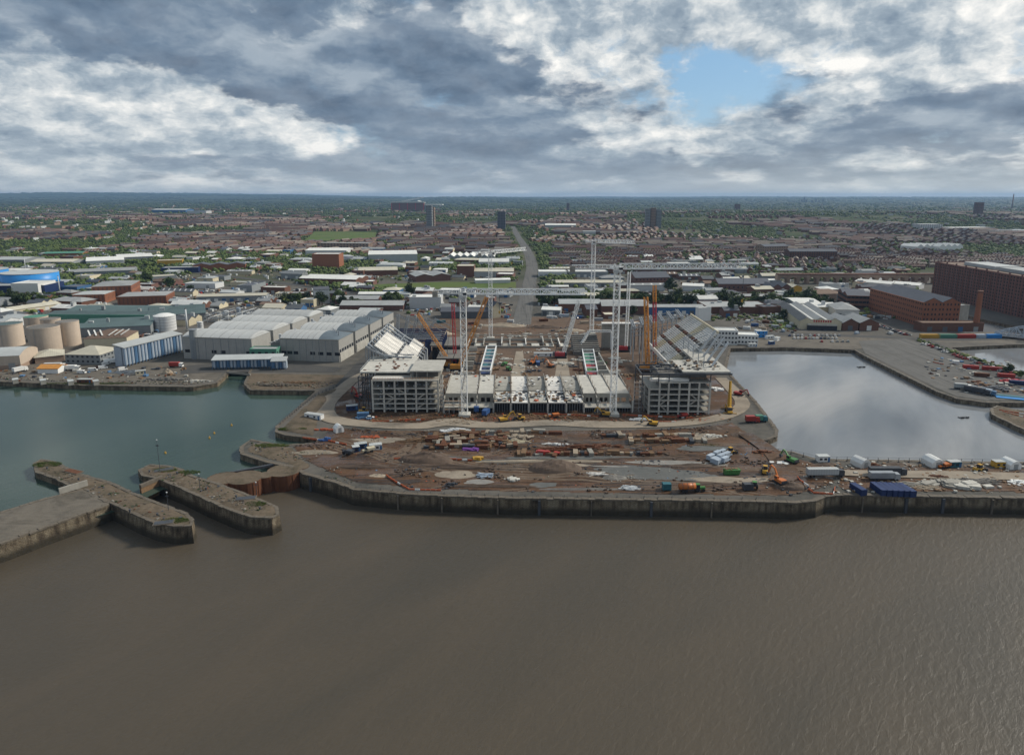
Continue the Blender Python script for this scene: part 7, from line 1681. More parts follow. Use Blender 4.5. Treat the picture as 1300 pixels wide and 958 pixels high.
# ---- mid distance buildings one can tell apart
L = [
 ('brick_block','red brown brick tower block with wide white slab roof','building',397,342,431,342,30,24,dict(roof='flat',wall='brick_orange',roofm='roof_white')),
 ('school_block','long brick block with window bands beside the green field','building',403,317,468,318,24,15,dict(roof='flat',wall='brick_pale',roofm='roof_pale',wins=(3,16,2.6,2.4,1))),
 ('white_hall','big pale hall with flat white roof left of the long pale shed','shed',388,324,440,324,60,10,dict(roof='gable',wall='clad_white',roofm='roof_white',rise=3)),
 ('pale_hall','big pale grey hall with shallow white roof in the middle distance','shed',468,333,530,332,90,14,dict(roof='gable',wall='roof_pale',roofm='roof_white',rise=3)),
 ('cream_roof_shed','long shed with cream white roof and brick end left of the field','shed',380,360,452,362,40,8,dict(roof='multi',wall='brick',roofm='roof_white',n=2,axis='x',rise=2,doors=4)),
 ('brick_works','dark brick works with cream roof beside the field','building',455,350,505,349,40,8,dict(roof='multi',wall='brick',roofm='roof_cream',n=2,axis='x',rise=2)),
 ('brick_works','pair of brown brick sheds with grey gables above the field','building',528,358,572,356,40,8,dict(roof='multi',wall='brick_brown',roofm='roof_grey',n=2,axis='y',rise=3)),
 ('brick_works','tall red brick works left of the inland road','building',580,352,602,352,30,16,dict(roof='flat',wall='brick',roofm='roof_cream')),
 ('pale_shed','long pale two tier shed left of the inland road','shed',602,352,652,352,36,9,dict(roof='gable',wall='roof_pale',roofm='roof_cream',rise=3)),
 ('pale_shed','long low white fronted shed just behind the field','shed',604,360,648,359,14,5,dict(roof='gable',wall='clad_white',roofm='roof_white',rise=1.5)),
 ('sawtooth_works','white zigzag roofed works left of the inland road','factory',568,331,628,331,60,8,dict(roof='multi',wall='clad_grey',roofm='roof_white',n=7,axis='y',rise=4)),
 ('pale_shed','white roofed shed stepped beside the inland road','shed',608,338,646,338,40,8,dict(roof='gable',wall='clad_white',roofm='roof_white',rise=4)),
 ('retail_shed','white roofed shop sheds right of the inland road','shed',684,352,720,352,30,8,dict(roof='flat',wall='clad_white',roofm='roof_white',doors=6)),
 ('retail_shed','second white roofed shop shed right of the inland road','shed',722,352,772,352,30,8,dict(roof='flat',wall='clad_grey',roofm='roof_white',doors=6)),
 ('long_pale_shed','long pale cream roofed shed behind the cranes','shed',706,364,792,364,24,6,dict(roof='gable',wall='clad_grey',roofm='roof_cream',rise=2,doors=8)),
 ('brick_depot','dark brick depot with steep slate roof behind the white boom','building',806,364,850,363,30,12,dict(roof='gable',wall='brick_brown',roofm='roof_slate',rise=6,wins=(2,10,1.6,2,1))),
 ('brick_depot','long brown depot with slate roof under the jib end','building',912,370,978,370,30,10,dict(roof='gable',wall='brick_brown',roofm='roof_slate',rise=5,wins=(1,12,1.6,2,1))),
 ('white_shed','small white shed left of the brown depot','shed',866,369,893,370,20,7,dict(roof='gable',wall='clad_white',roofm='roof_white',rise=2)),
 ('grey_gable_shed','grey gabled shed with roofing sheet above the site','shed',710,396,762,396,22,9,dict(roof='gable',wall='brick',roofm='roof_pale',rise=3,doors=3)),
 ('brick_terrace_shed','brown brick shed with grey roof behind tower crane mast','shed',764,399,824,399,18,9,dict(roof='gable',wall='brick_brown',roofm='roof_grey',rise=3)),
 ('white_gable_house','white gabled house end beside the inland road','house',626,404,636,403,16,12,dict(roof='gable',wall='cream',roofm='roof_slate',axis='y',rise=4)),
 ('dark_shed','long dark roofed shed behind the north stand','shed',560,404,622,404,18,7,dict(roof='gable',wall='roof_dark',roofm='roof_slate',rise=3)),
 ('cream_block','white flat block with dark tank above the north stand','building',520,392,560,392,22,12,dict(roof='flat',wall='clad_white',roofm='roof_white',vents=2)),
 ('white_cold_store','tall white and brown store with blue grey roof behind arched sheds','building',400,386,419,385,18,16,dict(roof='gable',wall='clad_white',roofm='roof_slate',rise=2)),
 ('brick_pub','red brick block with chimneys behind the arched sheds','building',368,385,391,385,14,11,dict(roof='flat',wall='brick',roofm='roof_grey',wins=(2,7,1.2,1.8,1))),
 ('cream_terrace','cream block with rows of windows behind the arched sheds','building',350,384,367,384,14,10,dict(roof='flat',wall='cream',roofm='roof_grey',wins=(3,6,1,1.4,1))),
 ('long_cream_shed','long shed with pale roof and red doors behind left arched sheds','shed',250,384,338,382,20,7,dict(roof='gable',wall='clad_grey',roofm='roof_cream',rise=1.5,doors=9)),
 ('grey_brick_row','brown low brick row with grey roof right of arched sheds','shed',432,394,512,394,24,6,dict(roof='gable',wall='brick_brown',roofm='roof_grey',rise=3)),
 ('white_line_shed','long white roofed strip shed below the green field','shed',455,378,520,378,16,5,dict(roof='gable',wall='clad_white',roofm='roof_white',rise=1.5)),
 ('dark_row','dark brown workshops below the green field','shed',425,386,480,386,20,6,dict(roof='gable',wall='brick_brown',roofm='roof_grey',rise=2.5)),
 ('yellow_shop','yellow fronted shop shed among trees','shop',200,338,232,337,26,9,dict(roof='flat',wall='plant_yellow',roofm='roof_cream')),
 ('yellow_shop','yellow cream roofed shop beside dark round tree','shop',193,358,225,356,24,7,dict(roof='flat',wall='clad_grey',roofm='roof_cream',base='plant_yellow')),
 ('navy_shop','navy fronted shop beside yellow shop','shop',205,347,252,346,24,8,dict(roof='flat',wall='navy',roofm='roof_grey')),
 ('brick_office','red brick office ends with slate roofs left of the brick tower','office',245,345,312,343,26,10,dict(roof='multi',wall='brick_orange',roofm='roof_slate',n=3,axis='y',rise=3)),
 ('grey_truck_depot','grey brown long depot with orange end','shed',95,352,172,349,34,8,dict(roof='multi',wall='clad_grey',roofm='roof_grey',n=2,axis='x',rise=2)),
 ('green_fascia_shed','long brown shed with green fascia left','shed',55,327,105,326,36,8,dict(roof='gable',wall='brick_orange',roofm='roof_green',rise=2)),
 ('pale_curved_shed','pale shed with curved ends and white tanks left','shed',110,338,158,336,60,9,dict(roof='gable',wall='clad_white',roofm='roof_white',rise=4)),
 ('pale_curved_shed','wide white roofed warehouse in the left middle distance','shed',150,333,195,331,70,9,dict(roof='gable',wall='clad_grey',roofm='roof_white',rise=3)),
 ('cream_long_shed','long cream roofed shed left of the wide white warehouse','shed',38,338,92,338,40,8,dict(roof='gable',wall='clad_grey',roofm='roof_cream',rise=3)),
 ('grey_hangar','grey hangar shed at far left middle distance','shed',-10,336,32,336,50,9,dict(roof='gable',wall='clad_grey',roofm='roof_pale',rise=3)),
 ('white_house_row','white stepped houses right of centre far','houses',1164,319,1188,318,40,10,dict(roof='multi',wall='white_paint',roofm='roof_white',n=3,axis='y',rise=5)),
 ('white_house_row','second white stepped houses right of the first','houses',1192,319,1222,318,40,10,dict(roof='multi',wall='white_paint',roofm='roof_white',n=4,axis='y',rise=5)),
 ('pale_apartment','long white apartment block in the right distance','building',1168,292,1196,292,40,18,dict(roof='flat',wall='clad_white',roofm='roof_white',wins=(4,10,3,2,1))),
 ('retail_roof','long white supermarket roof in the right distance','shed',1210,293,1262,292,60,9,dict(roof='flat',wall='clad_white',roofm='roof_white')),
 ('retail_roof','pale blue supermarket roof at right edge distance','shed',1268,296,1330,297,80,9,dict(roof='flat',wall='silo_pale',roofm='roof_pale')),
 ('pale_hall','pale green hall with white roof among trees above the inland road','shed',692,291,731,291,80,14,dict(roof='gable',wall='roof_pale',roofm='roof_white',rise=3)),
 ('pale_strip','white strip shed right of far pale hall','shed',740,297,760,297,30,8,dict(roof='flat',wall='clad_white',roofm='roof_white')),
 ('flats','long brown flats with window rows left of the viaduct','flats',1002,330,1062,330,26,16,dict(roof='gable',wall='brick',roofm='roof_slate',rise=4,wins=(4,20,1.8,1.8,1))),
 ('flats','pale flats with window rows left of the brown flats','flats',970,323,1000,322,26,16,dict(roof='gable',wall='brick_pale',roofm='roof_slate',rise=4,wins=(3,10,1.8,1.8,1))),
 ('white_rail_sheds','white roofed shed behind the long red warehouse','shed',1085,362,1130,366,24,6,dict(roof='gable',wall='clad_white',roofm='roof_white',rise=2)),
 ('white_rail_sheds','second white roofed shed nearest the dark warehouse','shed',1130,365,1166,368,24,6,dict(roof='gable',wall='clad_white',roofm='roof_white',rise=2)),
 ('yellow_scrap_shed','small shed with yellow gable beyond the depot','shed',1004,372,1018,371,16,7,dict(roof='gable',wall='plant_yellow',roofm='roof_cream',axis='y',rise=3)),
 ('slate_house','slate roofed brick hall with white gable beyond the depot','building',980,373,1004,372,24,8,dict(roof='multi',wall='brick_brown',roofm='roof_slate',n=2,axis='y',rise=4)),
 ('bus_depot_roof','pale low canopy left beyond the depot','shed',968,361,992,361,24,5,dict(roof='flat',wall='clad_grey',roofm='roof_white')),
]
for nm, lab, cat, ax, ay, bx, by, d, h_, kw in L: bt(nm, lab, cat, ax, ay, bx, by, d, h_, **kw)
# ---- procedural infill: workshops near, terraces further, trees between
grid = {}
def reg(x, y, r_):
    for i in range(int((x-r_)//60), int((x+r_)//60)+1):
        for j in range(int((y-r_)//60), int((y+r_)//60)+1): grid.setdefault((i, j), []).append((x, y, r_))
def free(x, y, r_):
    for i in range(int((x-r_)//60), int((x+r_)//60)+1):
        for j in range(int((y-r_)//60), int((y+r_)//60)+1):
            for a, b, c in grid.get((i, j), ()):
                if (a-x)**2+(b-y)**2 < (c+r_)**2: return False
    return True
for x, y, rr, w_, d, rz in FOOT:
    k = max(1, int(max(w_, d)/max(8, min(w_, d)))); u_ = Vector((math.cos(rz), math.sin(rz), 0)) if w_ >= d else Vector((-math.sin(rz), math.cos(rz), 0)); s = min(w_, d)/2+1.5
    for i in range(k): t_ = (i+.5)/k-.5; reg(x+u_.x*t_*max(w_, d), y+u_.y*t_*max(w_, d), s)
for a, b, r0 in (((662,412),(668,380),13),((668,380),(674,350),14),((674,350),(675,335),14),((675,335),(669,318),14),((669,318),(659,304),14),((659,304),(651,292),12),((900,424),(700,407),9),((700,407),(520,405),9),((520,405),(440,372),9),((440,372),(300,352),9),((300,352),(120,332),9)):
    A, B = P(*a), P(*b); k = int((B-A).length/12)+1
    for i in range(k+1): c = A.lerp(B, i/k); reg(c.x, c.y, r0)
for pl in ([(475,367),(560,367),(655,366),(655,358),(560,358),(475,361)], [(385,309),(400,296),(480,296),(478,305),(430,308)]):
    q4 = pxl(pl); xs = [p.x for p in q4]; ys_ = [p.y for p in q4]
    for i in range(int(min(xs)), int(max(xs)), 14):
        for j in range(int(min(ys_)), int(max(ys_)), 14):
            if poly_in(q4, i, j): reg(i, j, 8)
q = random.Random(21)
def where(px, py):
    if px < 180: a = 'far left of the arched sheds' if py > 330 else 'among the far left houses'
    elif px < 420: a = 'inland behind the arched sheds' if py > 345 else 'left of the brick tower block'
    elif px < 640: a = 'around the green field' if py > 335 else 'below the far red stadium'
    elif px < 720: a = 'beside the inland road'
    elif px < 960: a = 'behind the raked stand' if py > 345 else 'below the three tower blocks'
    elif px < 1130: a = 'near the railway viaduct'
    else: a = 'beyond the dark brown warehouse'
    return a
cw = dict(roof_white='white', roof_grey='grey', roof_cream='cream', roof_slate='slate', roof_pale='pale grey', roof_dark='dark', roof_brown='brown', roof_green='green')
ww_ = dict(clad_grey='grey clad', clad_white='white clad', brick='red brick', brick_brown='brown brick', cream='cream', clad_blue='blue clad')
nsh = 0
def in_site(x, y, px, py): return (-100 < x < 140 and y < 606) or (py > 405 and px > 230) or py > 432
tries = 0
while nsh < 290 and tries < 14000:
    tries += 1; px, py = q.uniform(-40, 1340), 318+q.random()**1.15*100
    p = P(px, py); p = P(px, py, terrain(p.x, p.y))
    if in_site(p.x, p.y, px, py) or (px > 1165 and py > 340) or (px > 985 and py < 345): continue
    if py < 330 and 640 < px: continue
    big = q.random(); w_ = q.choice((q.uniform(10, 24), q.uniform(16, 46))); d = q.uniform(9, 22); h_ = q.uniform(3.5, 8)
    if not free(p.x, p.y+d/2, max(w_, d)*.52): continue
    reg(p.x, p.y+d/2, max(w_, d)*.5); nsh += 1
    rz = R(-8.4)+q.choice((0,0,0,math.pi/2))*1.0+q.gauss(0,.05)
    if px > 700: rz += R(12)
    if math.cos(rz) < .5: w_, d = d, w_; rz -= math.pi/2
    u_ = Vector((math.cos(rz), math.sin(rz), 0))*w_/2; z = terrain(p.x, p.y)
    rm = q.choice(('roof_white','roof_white','roof_grey','roof_grey','roof_cream','roof_slate','roof_pale','roof_pale','roof_dark','roof_brown')); wl = q.choice(('clad_grey','clad_white','brick','brick','brick_brown','brick_brown','cream','clad_blue' if q.random() < .3 else 'clad_grey'))
    rf = q.choice(('gable','gable','flat','multi','hip')); sz = 'large' if w_ > 36 else ('small' if w_ < 22 else 'medium')
    building('workshop', f"{sz} {ww_[wl]} workshop with {cw[rm]} {dict(gable='gabled',flat='flat',multi='ridged',hip='hipped')[rf]} roof {where(px, py)}", 'workshop', Vector((p.x, p.y, 0))-u_, Vector((p.x, p.y, 0))+u_, d, h_, rf, wl, rm, n=2, axis='x', rise=q.uniform(1.2, 3), doors=q.choice((0,1,2,3)), lights=q.choice((0,4,6)) if w_ > 26 and rf == 'gable' else 0, vents=q.choice((0,0,1,2)), group=f"workshops {where(px, py)}", z0=z-.3)
# terraces: nearest ones each with wall, roof, chimneys; the rest one mass
def terrace_parts(L, d, h_, rise, nch):
    wm = MB().box(-L/2, L/2, 0, d, 0, h_)
    for xx, fl in ((L/2, 0), (-L/2, 1)): p_ = [(xx, 0, h_), (xx, d, h_), (xx, d/2, h_+rise)]; wm.poly(p_ if not fl else p_[::-1])
    rm = gable_faces(L, d, h_, rise, 'x', .3, .25); cm = MB()
    for i in range(nch): x = -L/2+L*(i+.5)/nch; cm.box(x-.7, x+.7, d/2-.45, d/2+.45, h_+rise*.5, h_+rise+1.3)
    wn = MB(); k = int(L/2.8)
    for i in range(k):
        x = -L/2+L*(i+.5)/k
        for z in (1.5, 4.2): wn.box(x-.5, x+.5, -.07, .05, z-.65, z+.65)
    return wm, rm, cm, wn
TW = ('brick', 'brick_brown', 'brick_pale', 'brick_brown'); TR = ('house_slate', 'house_brown', 'house_red', 'house_tan')
protos = []
for vi in range(8):
    Lh = (26, 34, 44, 20)[vi % 4]; wm, rm, cm, wn = terrace_parts(Lh, 8.5, 5.6, 2.6, int(Lh/5.5)); r_ = thing('terrace', 'x x x x', 'terraced houses', (0,0,0)); wl, rf = TW[vi % 4], TR[(vi*3+vi//4) % 4]
    wm.obj('wall', MC[wl], r_); ro = rm.obj('roof', MC[rf], r_); cm.obj('chimneys', MC['brick_brown'], ro)['kind'] = 'stuff'; wn.obj('windows', MC['glass_dark'], r_)['kind'] = 'stuff'; protos.append((r_, Lh, wl, rf))
used = set(); nter = 0; far_w, far_r = {k: MB() for k in range(4)}, {k: MB() for k in range(4)}; cand = []
q = random.Random(33)
def terrace_ok(px, py):
    if py > 346: return False
    if 640 < px < 705 and py > 288: return False
    if px < 150 and py > 306: return False
    if 150 <= px < 330 and py > 318: return False
    if 330 <= px < 640 and py > 322: return False
    if px > 1130 and py > 342: return False
    return True
rows = 0
for band in range(9500):
    px = q.uniform(-60, 1360); py = 263+(q.random()**.75)*83
    if not terrace_ok(px, py): continue
    p = bz(px, py)
    dens = mnoise.noise(Vector((p.x*.0019, p.y*.0015, 4.4)))
    if dens < -.2+(.25 if px > 660 and py < 285 else 0): continue
    cand.append((p.y, p.x, p.z, px, py))
cand.sort()
for y, x, z, px, py in cand:
    vi = q.randrange(8); r0, Lh, wl, rf = protos[vi]; far = y > 1900
    sx = 1.0 if not far else 1.25
    ori = R(-8.4) if mnoise.noise(Vector((x*.003, y*.003, 9))) > 0 else R(70)
    nrow = q.choice((1,2,3,4)); n = Vector((-math.sin(ori), math.cos(ori), 0))
    for k in range(nrow):
        c = Vector((x, y, 0))+n*(k*(21 if not far else 26))
        rz = ori+q.gauss(0, .03); ax_ = Vector((math.cos(rz), math.sin(rz), 0))*(Lh*sx*.36)
        if not all(free(c.x+ax_.x*e, c.y+ax_.y*e, 6.5 if not far else 5.0) for e in (-1, 0, 1)): continue
        for e in (-1, 0, 1): reg(c.x+ax_.x*e, c.y+ax_.y*e, 7.5 if not far else 7.0)
        zz_ = terrain(c.x, c.y)-.4
        if nter < 300:
            lab = f"{dict(brick='red brick', brick_brown='brown brick', brick_pale='pale brick', cream='cream')[wl]} {'long' if Lh > 40 else ('short' if Lh < 24 else 'mid length')} terrace with {dict(house_slate='slate', house_brown='brown', house_red='red brown', house_tan='tan')[rf]} roof {where(px, py)}"
            gp = f"terraces {where(px, py)}"
            if vi not in used: used.add(vi); r0.location = (c.x, c.y, zz_); r0.rotation_euler = (0,0,rz); tag(r0, lab, None, gp)
            else: dup(r0, (c.x, c.y, zz_), rz, lab, gp)
            nter += 1
        else:
            L2, d2, h2, ri = Lh*sx, 8.5*sx, 5.8*sx, 2.8*sx; cc, ss = math.cos(rz), math.sin(rz)
            def tf(v): return (c.x+v[0]*cc-v[1]*ss, c.y+v[0]*ss+v[1]*cc, zz_+v[2])
            far_w[vi % 4].add([tf(v) for v in ((-L2/2,0,0),(L2/2,0,0),(L2/2,d2,0),(-L2/2,d2,0),(-L2/2,0,h2),(L2/2,0,h2),(L2/2,d2,h2),(-L2/2,d2,h2),(-L2/2,d2/2,h2+ri),(L2/2,d2/2,h2+ri))], [(0,1,5,4),(1,2,6,9,5),(2,3,7,6),(3,0,4,8,7)])
            far_r[(vi*3) % 4].add([tf(v) for v in ((-L2/2-.3,-.3,h2),(L2/2+.3,-.3,h2),(L2/2+.3,d2+.3,h2),(-L2/2-.3,d2+.3,h2),(-L2/2-.3,d2/2,h2+ri+.1),(L2/2+.3,d2/2,h2+ri+.1))], [(0,1,5,4),(2,3,4,5)])
for vi in range(8):
    if vi not in used:
        for ch in list(protos[vi][0].children_recursive): bpy.data.objects.remove(ch)
        bpy.data.objects.remove(protos[vi][0])
for k in range(4):
    if far_w[k].f: tag(far_w[k].obj('distant_houses', MC[TW[k]]), kind='stuff')
    if far_r[k].f: tag(far_r[k].obj('distant_house_roofs', MC[TR[k]]), kind='stuff')
# far pale buildings: specks of white and grey across the plain
q = random.Random(57); sp = {k: MB() for k in ('roof_pale','roof_grey','brick_pale','brick')}
for _ in range(1500):
    px, py = q.uniform(-40, 1340), 257+q.random()**1.6*50; p = bz(px, py); s = p.y/FOC
    if not free(p.x, p.y, 10): continue
    k = q.choice(tuple(sp)); w_, d, h_ = q.choice((.5,.6,.8,1.0,1.4,2.8))*s*(1 if p.y < 4000 else .7), q.uniform(10, 40), q.uniform(4, 9)+s*.3
    sp[k].box(p.x-w_/2, p.x+w_/2, p.y, p.y+d, p.z-3, p.z+h_, q.uniform(-.2,.2))
for k, m in sp.items(): tag(m.obj('distant_sheds', MC[k]), kind='stuff')
# ---- trees
def tree_mesh(seed, n_leaf, rx, rz, h_, leaf):
    """crown of leaf clumps spread through several boughs' volumes; returns crown, trunk"""
    q = random.Random(seed); cr, tr = MB(), MB(); nb = q.randint(6, 9); boughs = []
    for i in range(nb):
        a = q.uniform(0, 6.28); d = rx*q.uniform(.15, .72); boughs.append(Vector((math.cos(a)*d, math.sin(a)*d, h_*q.uniform(.42, .86))))
    boughs.append(Vector((0, 0, h_*.85)))
    for i in range(n_leaf):
        b = q.choice(boughs); v = Vector((q.gauss(0,1), q.gauss(0,1), q.gauss(0,1))).normalized()*q.random()**.4; R_ = rx*.48; c = b+Vector((v.x*R_, v.y*R_, v.z*R_*rz))
        n = (v+Vector((q.gauss(0,.5), q.gauss(0,.5), q.gauss(0,.5)+.3))).normalized(); u_ = n.orthogonal().normalized(); w_ = n.cross(u_); s = leaf*q.uniform(.6, 1.4)
        a = q.uniform(0, 6.28); u_, w_ = u_*math.cos(a)+w_*math.sin(a), w_*math.cos(a)-u_*math.sin(a)
        cr.add([c-u_*s, c-w_*s*.7, c+u_*s, c+w_*s*.7+n*s*.3], [(0,1,2,3)])
    tr.cyl(0,0,-.5,h_*.5,h_*.035,7,h_*.022)
    for b in boughs[:5]: tr.bar((0,0,h_*.4), b, h_*.018, 5)
    return cr, tr
TP = []
for i, (rx, h_, mt) in enumerate(((5,11,'leaf_dark'),(4.5,12,'leaf_mid'),(6,12,'leaf_mid'),(3.6,9,'leaf_light'),(5.5,10,'leaf_dark'),(4,8,'leaf_mid'),(6.5,14,'leaf_dark'),(3,6,'leaf_light'))):
    cr, tr = tree_mesh(900+i, 420, rx, .85, h_, .85); r_ = thing('tree', 'x x x x', 'tree', (0,0,0)); cr.obj('crown', MC[mt], r_); tr.obj('trunk', MC['bark'], r_); TP.append((r_, mt, rx, h_))
tu = set(); ntree = 0
tw = dict(leaf_dark='dark green', leaf_mid='mid green', leaf_light='pale green')
def plant(x, y, z, lab, gp, vi, s):
    r0 = TP[vi][0]
    if vi not in tu: tu.add(vi); r0.location = (x, y, z); r0.rotation_euler = (0,0,q.uniform(0,6)); r0.scale = (s,)*3; tag(r0, lab, None, gp)
    else: dup(r0, (x, y, z), q.uniform(0, 6.28), lab, gp, s)
q = random.Random(91)
for lab, x, y, vi, s in (('large round dark tree beside the white site offices', 935, 400, 6, 1.5),('round tree touching the large dark tree by the offices', 928, 401, 4, 1.2),('dark round tree on the car yard left of the yellow shop', 186, 362, 6, 1.35),('broad green tree below the yellow shop', 215, 368, 2, 1.3),
                         ('dark bush beside the brick row left', 243, 374, 4, 1.1),('dark conical tree below the green field', 520, 377, 0, 1.5),('dark tree by the brick depot', 851, 369, 4, 1.5),('autumn tree beside the brown depot', 905, 370, 3, 1.4),('dark round tree beside the beige depot wall', 996, 405, 4, .9),
                         ('dark bush on the quay road beside red containers', 1280, 473, 4, .6),('bush on canal side by the right edge', 1296, 480, 5, .6),('tree behind white boom right of stand', 803, 401, 4, 1.0)):
    p = P(x, y); plant(p.x, p.y, 0, lab, 'standout trees', vi, s); reg(p.x, p.y, 4)
tree_pts = []; tries = 0
def tree_density(px, py, x, y):
    v = mnoise.fractal(Vector((x*.0042, y*.0026, 12.0)), 1, 2, 3)
    if py > 345: return v > .02 and q.random() < .5
    if px < 330 and 292 < py < 318: return v > -.3
    if 690 < px < 1080 and py < 292: return v > -.5
    if py < 300: return v > -.16
    if 330 <= px < 470 and 325 < py < 346: return v > -.35
    if 690 < px < 1100 and 315 < py < 330: return v > -.1
    return v > -.32
for _ in range(75000):
    px = q.uniform(-50, 1350); py = 258+q.random()**1.0*130
    if py > 398 or (px > 1165 and 335 < py): continue
    p = bz(px, py) if py < 332 else P(px, py)
    if in_site(p.x, p.y, px, py) or not tree_density(px, py, p.x, p.y): continue
    if not free(p.x, p.y, 2.0): continue
    tree_pts.append((p.y, p.x, p.z, px, py)); reg(p.x, p.y, 1.6)
tree_pts.sort(); fm = {k: MB() for k in range(3)}
ico = []
bm = bmesh.new(); bmesh.ops.create_icosphere(bm, subdivisions=1, radius=1.0); IV = [v.co.copy() for v in bm.verts]; IF = [tuple(v.index for v in f.verts) for f in bm.faces]; bm.free()
for i, (y, x, z, px, py) in enumerate(tree_pts):
    if i < 288:
        vi = q.randrange(8); plant(x, y, z-.3, f"{tw[TP[vi][1]]} {'tall' if TP[vi][3] > 11 else 'low'} tree {where(px, py)}", f"trees {where(px, py)}", vi, q.uniform(.7, 1.15))
    else:
        s = y/FOC; k = q.choice((0,1,1,2,2)); m = fm[k]; R_ = min(9.0, max(3.4, s*1.5))*q.uniform(.7, 1.3); hh = R_*q.uniform(1.0, 1.5)
        for c_ in range(3 if y < 2600 else 2):
            ox, oy = q.gauss(0, R_*.55), q.gauss(0, R_*.55); rr = R_*q.uniform(.45, .8); sd_ = q.uniform(0, 99); zc_ = z+hh*q.uniform(.5, .9)
            m.add([(x+ox+v.x*rr*(1+.5*mnoise.noise(v*1.7+Vector((sd_,0,0)))), y+oy+v.y*rr*(1+.5*mnoise.noise(v*1.7+Vector((sd_,4,0)))), zc_+v.z*rr*.85*(1+.5*mnoise.noise(v*1.7+Vector((sd_,0,7))))) for v in IV], IF)
for k in range(3): tag(fm[k].obj('distant_trees', MC[('leaf_dark','leaf_mid','leaf_light')[k]]), kind='stuff')
# woods of the far plain
q = random.Random(131); m = MB()
for _ in range(9000):
    y = 3300*math.exp(q.random()*2.1); x = q.uniform(-.8, .8)*y
    if mnoise.noise(Vector((x*.0007, y*.0004, 6))) < -.22: continue
    s = y/FOC; z = terrain(x, y); R_ = s*q.uniform(1.2, 3.5); hz_ = min(18, 6+s*.8)
    m.add([(x+v.x*R_*2, y+v.y*R_, z+max(-1, v.z*hz_*(1+.4*mnoise.noise(v*2+Vector((x*.01, y*.01, 0)))))) for v in IV], IF)
tag(m.obj('distant_woods', MC['leaf_far']), kind='stuff')
# loose rubble, hedges and cars in the mid distance streets
q = random.Random(151); paints = ['white_paint','white_paint','steel_light','steel_grey','steel_dark','navy','plant_red']
for i in range(90):
    a, b, n0 = q.choice((((340,372),(420,378),0),((200,352),(250,356),1),((690,360),(780,372),2),((40,404),(95,412),3),((0,408),(40,400),3),((230,392),(262,388),4),((690,395),(740,405),5),((460,372),(500,380),6)))
    k = q.random(); x, y = a[0]+(b[0]-a[0])*k, a[1]+(b[1]-a[1])*q.random(); p = P(x, y); c_ = q.choice(paints)
    if not free(p.x, p.y, 1.5): continue
    reg(p.x, p.y, 1.5)
    car(f"{dict(white_paint='white',steel_light='silver',steel_grey='grey',steel_dark='black',navy='navy',plant_red='red')[c_]} car parked in the {('yard behind arched sheds','lot below yellow shops','lot behind the pitch','yard by the cream sheds','lot beside brick halls','lot beside inland road','yard below the field')[n0]}", x, y, q.uniform(0, 3.14), c_, group=f"cars in mid distance lot {('a','b','c','d','e','f','g')[n0]}")

# yards full of small stuff between the mid distance buildings
q = random.Random(2024)
for mt, n in (('roof_pale', 700), ('steel_dark', 900), ('brick', 500), ('clad_white', 500), ('timber', 500), ('silo_blue', 160), ('plant_red', 90), ('cream', 200)):
    m = MB(); k = 0
    while k < n:
        px, py = q.uniform(-30, 1330), 336+q.random()**1.1*96; p = P(px, py)
        if in_site(p.x, p.y, px, py) or (px > 1165 and py > 340) or mnoise.noise(Vector((p.x*.02, p.y*.014, 2))) < -.1 or not free(p.x, p.y, .8): k += .2; continue
        a, b, h_ = q.uniform(.8, 5), q.uniform(.8, 3.5), q.uniform(.6, 2.8); m.box(p.x-a/2, p.x+a/2, p.y-b/2, p.y+b/2, 0, h_, R(-8.4)+q.gauss(0,.2)); k += 1
    tag(m.obj('yard_clutter', MC[mt]), kind='stuff')
m = {k: MB() for k in range(3)}; c = 0
while c < 2600:
    px, py = q.uniform(-30, 1330), 322+q.random()**1.1*100; p = P(px, py); c += 1
    if in_site(p.x, p.y, px, py) or (px > 1165 and py > 340) or mnoise.noise(Vector((p.x*.012, p.y*.009, 31))) < .08 or not free(p.x, p.y, 1.2): continue
    sd_ = q.uniform(0, 99); rr = q.uniform(.9, 3.2); k = q.randrange(3)
    m[k].add([(p.x+v.x*rr*1.3*(1+.6*mnoise.noise(v*2+Vector((sd_,0,0)))), p.y+v.y*rr*(1+.6*mnoise.noise(v*2+Vector((0,sd_,0)))), max(0, rr*.6+v.z*rr*.9*(1+.6*mnoise.noise(v*2+Vector((0,0,sd_)))))) for v in IV], IF)
for k in range(3): tag(m[k].obj('scrub', MC[('leaf_dark','leaf_mid','leaf_light')[k]]), kind='stuff')

# rough ground between the site offices and the depot
q = random.Random(404)
for i, (x, y, c_) in enumerate(((948,418,'clad_white'),(958,414,'plant_blue'),(968,419,'sand'),(972,410,'rust'),(962,422,'white_paint'),(984,416,'steel_grey'),(990,410,'clad_white'))):
    container(f"{dict(clad_white='white', plant_blue='blue', sand='tan', rust='rusty', white_paint='bright white', steel_grey='grey')[c_]} container on rough ground between site offices and depot", x, y, q.uniform(-.5,.5), c_, 6)
for i, (x, y) in enumerate(((950,409),(1000,416),(1004,412),(994,421),(976,404),(1088,424),(1130,424))): van(f"{('white','pale','white','white','pale','white','pale')[i]} van parked on rough ground around the beige depot", x, y, q.uniform(0,3), 'white_paint' if i % 2 == 0 else 'silo_pale')
sheet('grass_verge', pxl([(982,416),(978,400),(996,398),(1006,410),(998,418)]), 'grass', z=.19)
m = {k: MB() for k in range(3)}
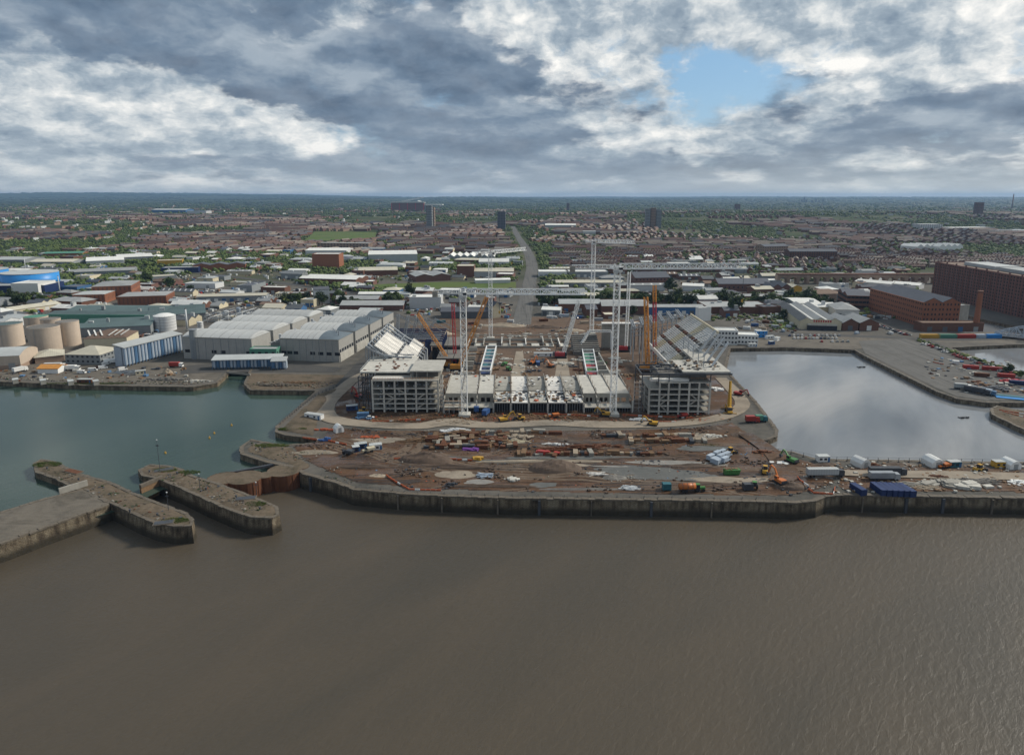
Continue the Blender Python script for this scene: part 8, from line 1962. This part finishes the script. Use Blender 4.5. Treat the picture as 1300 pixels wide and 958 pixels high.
for c in range(240):
    px, py = q.choice(((q.uniform(976,1010), q.uniform(396,420)), (q.uniform(1165,1300), 0), (q.uniform(900,990), q.uniform(400,408))))
    if py == 0: py = 437+(px-1172)*.34-q.uniform(1, 4)
    p = P(px, py); sd_ = q.uniform(0, 99); rr = q.uniform(.6, 1.6); k = q.randrange(3)
    m[k].add([(p.x+v.x*rr*1.3*(1+.6*mnoise.noise(v*2+Vector((sd_,0,0)))), p.y+v.y*rr*(1+.6*mnoise.noise(v*2+Vector((0,sd_,0)))), max(0, rr*.6+v.z*rr*.9*(1+.6*mnoise.noise(v*2+Vector((0,0,sd_)))))) for v in IV], IF)
for k in range(3): tag(m[k].obj('scrub', MC[('leaf_dark','leaf_mid','leaf_light')[k]]), kind='stuff')
for mt, n in (('steel_dark', 120), ('concrete_pale', 110), ('rust', 70), ('timber', 90), ('silo_blue', 30)):
    tag(scatter_boxes(n, lambda q_: P(*q_.choice(((q_.uniform(930,1010), q_.uniform(404,424)), (q_.uniform(1175,1290), q_.uniform(455,482)), (q_.uniform(1225,1300), q_.uniform(484,500)), (q_.uniform(-20,240), q_.uniform(466,484)))))[:2], lambda x, y: .1, (.6, 2.6), n).obj('yard_clutter', MC[mt]), kind='stuff')
# ------------------------------------------------------------------ look-alikes: say which one, counted across the view
bpy.context.view_layer.update()
by = {}
for o in bpy.data.objects:
    if o.parent is None and 'label' in o: by.setdefault(o['label'], []).append(o)
def nth(i): return f"{i}{'th' if 10 <= i % 100 <= 20 else {1: 'st', 2: 'nd', 3: 'rd'}.get(i % 10, 'th')}"
for lab, os_ in by.items():
    if len(os_) == 2 and len(lab.split()) > 13:
        a, b = sorted(os_, key=lambda o: px_of(o.location)[0]); a['label'] = lab+', leftmost'; b['label'] = lab+', rightmost'
    elif len(os_) > 1 and len(lab.split()) <= 13:
        for i, o in enumerate(sorted(os_, key=lambda o: px_of(o.location)[0])): o['label'] = f"{lab}, {nth(i+1)} from left"
# ------------------------------------------------------------------ air between here and the hills
hz_m = bpy.data.materials.new('air'); hz_m.use_nodes = True; ht = hz_m.node_tree; ht.nodes.clear()
pv = ht.nodes.new('ShaderNodeVolumePrincipled'); pv.inputs['Color'].default_value = (.33,.53,.84,1); pv.inputs['Density'].default_value = 4.2e-5; pv.inputs['Anisotropy'].default_value = .2
mo = ht.nodes.new('ShaderNodeOutputMaterial'); ht.links.new(pv.outputs[0], mo.inputs['Volume'])
tag(MB().box(-34500, 34500, -900, FARY+700, WR-1.2, 238).obj('haze', hz_m), kind='stuff')
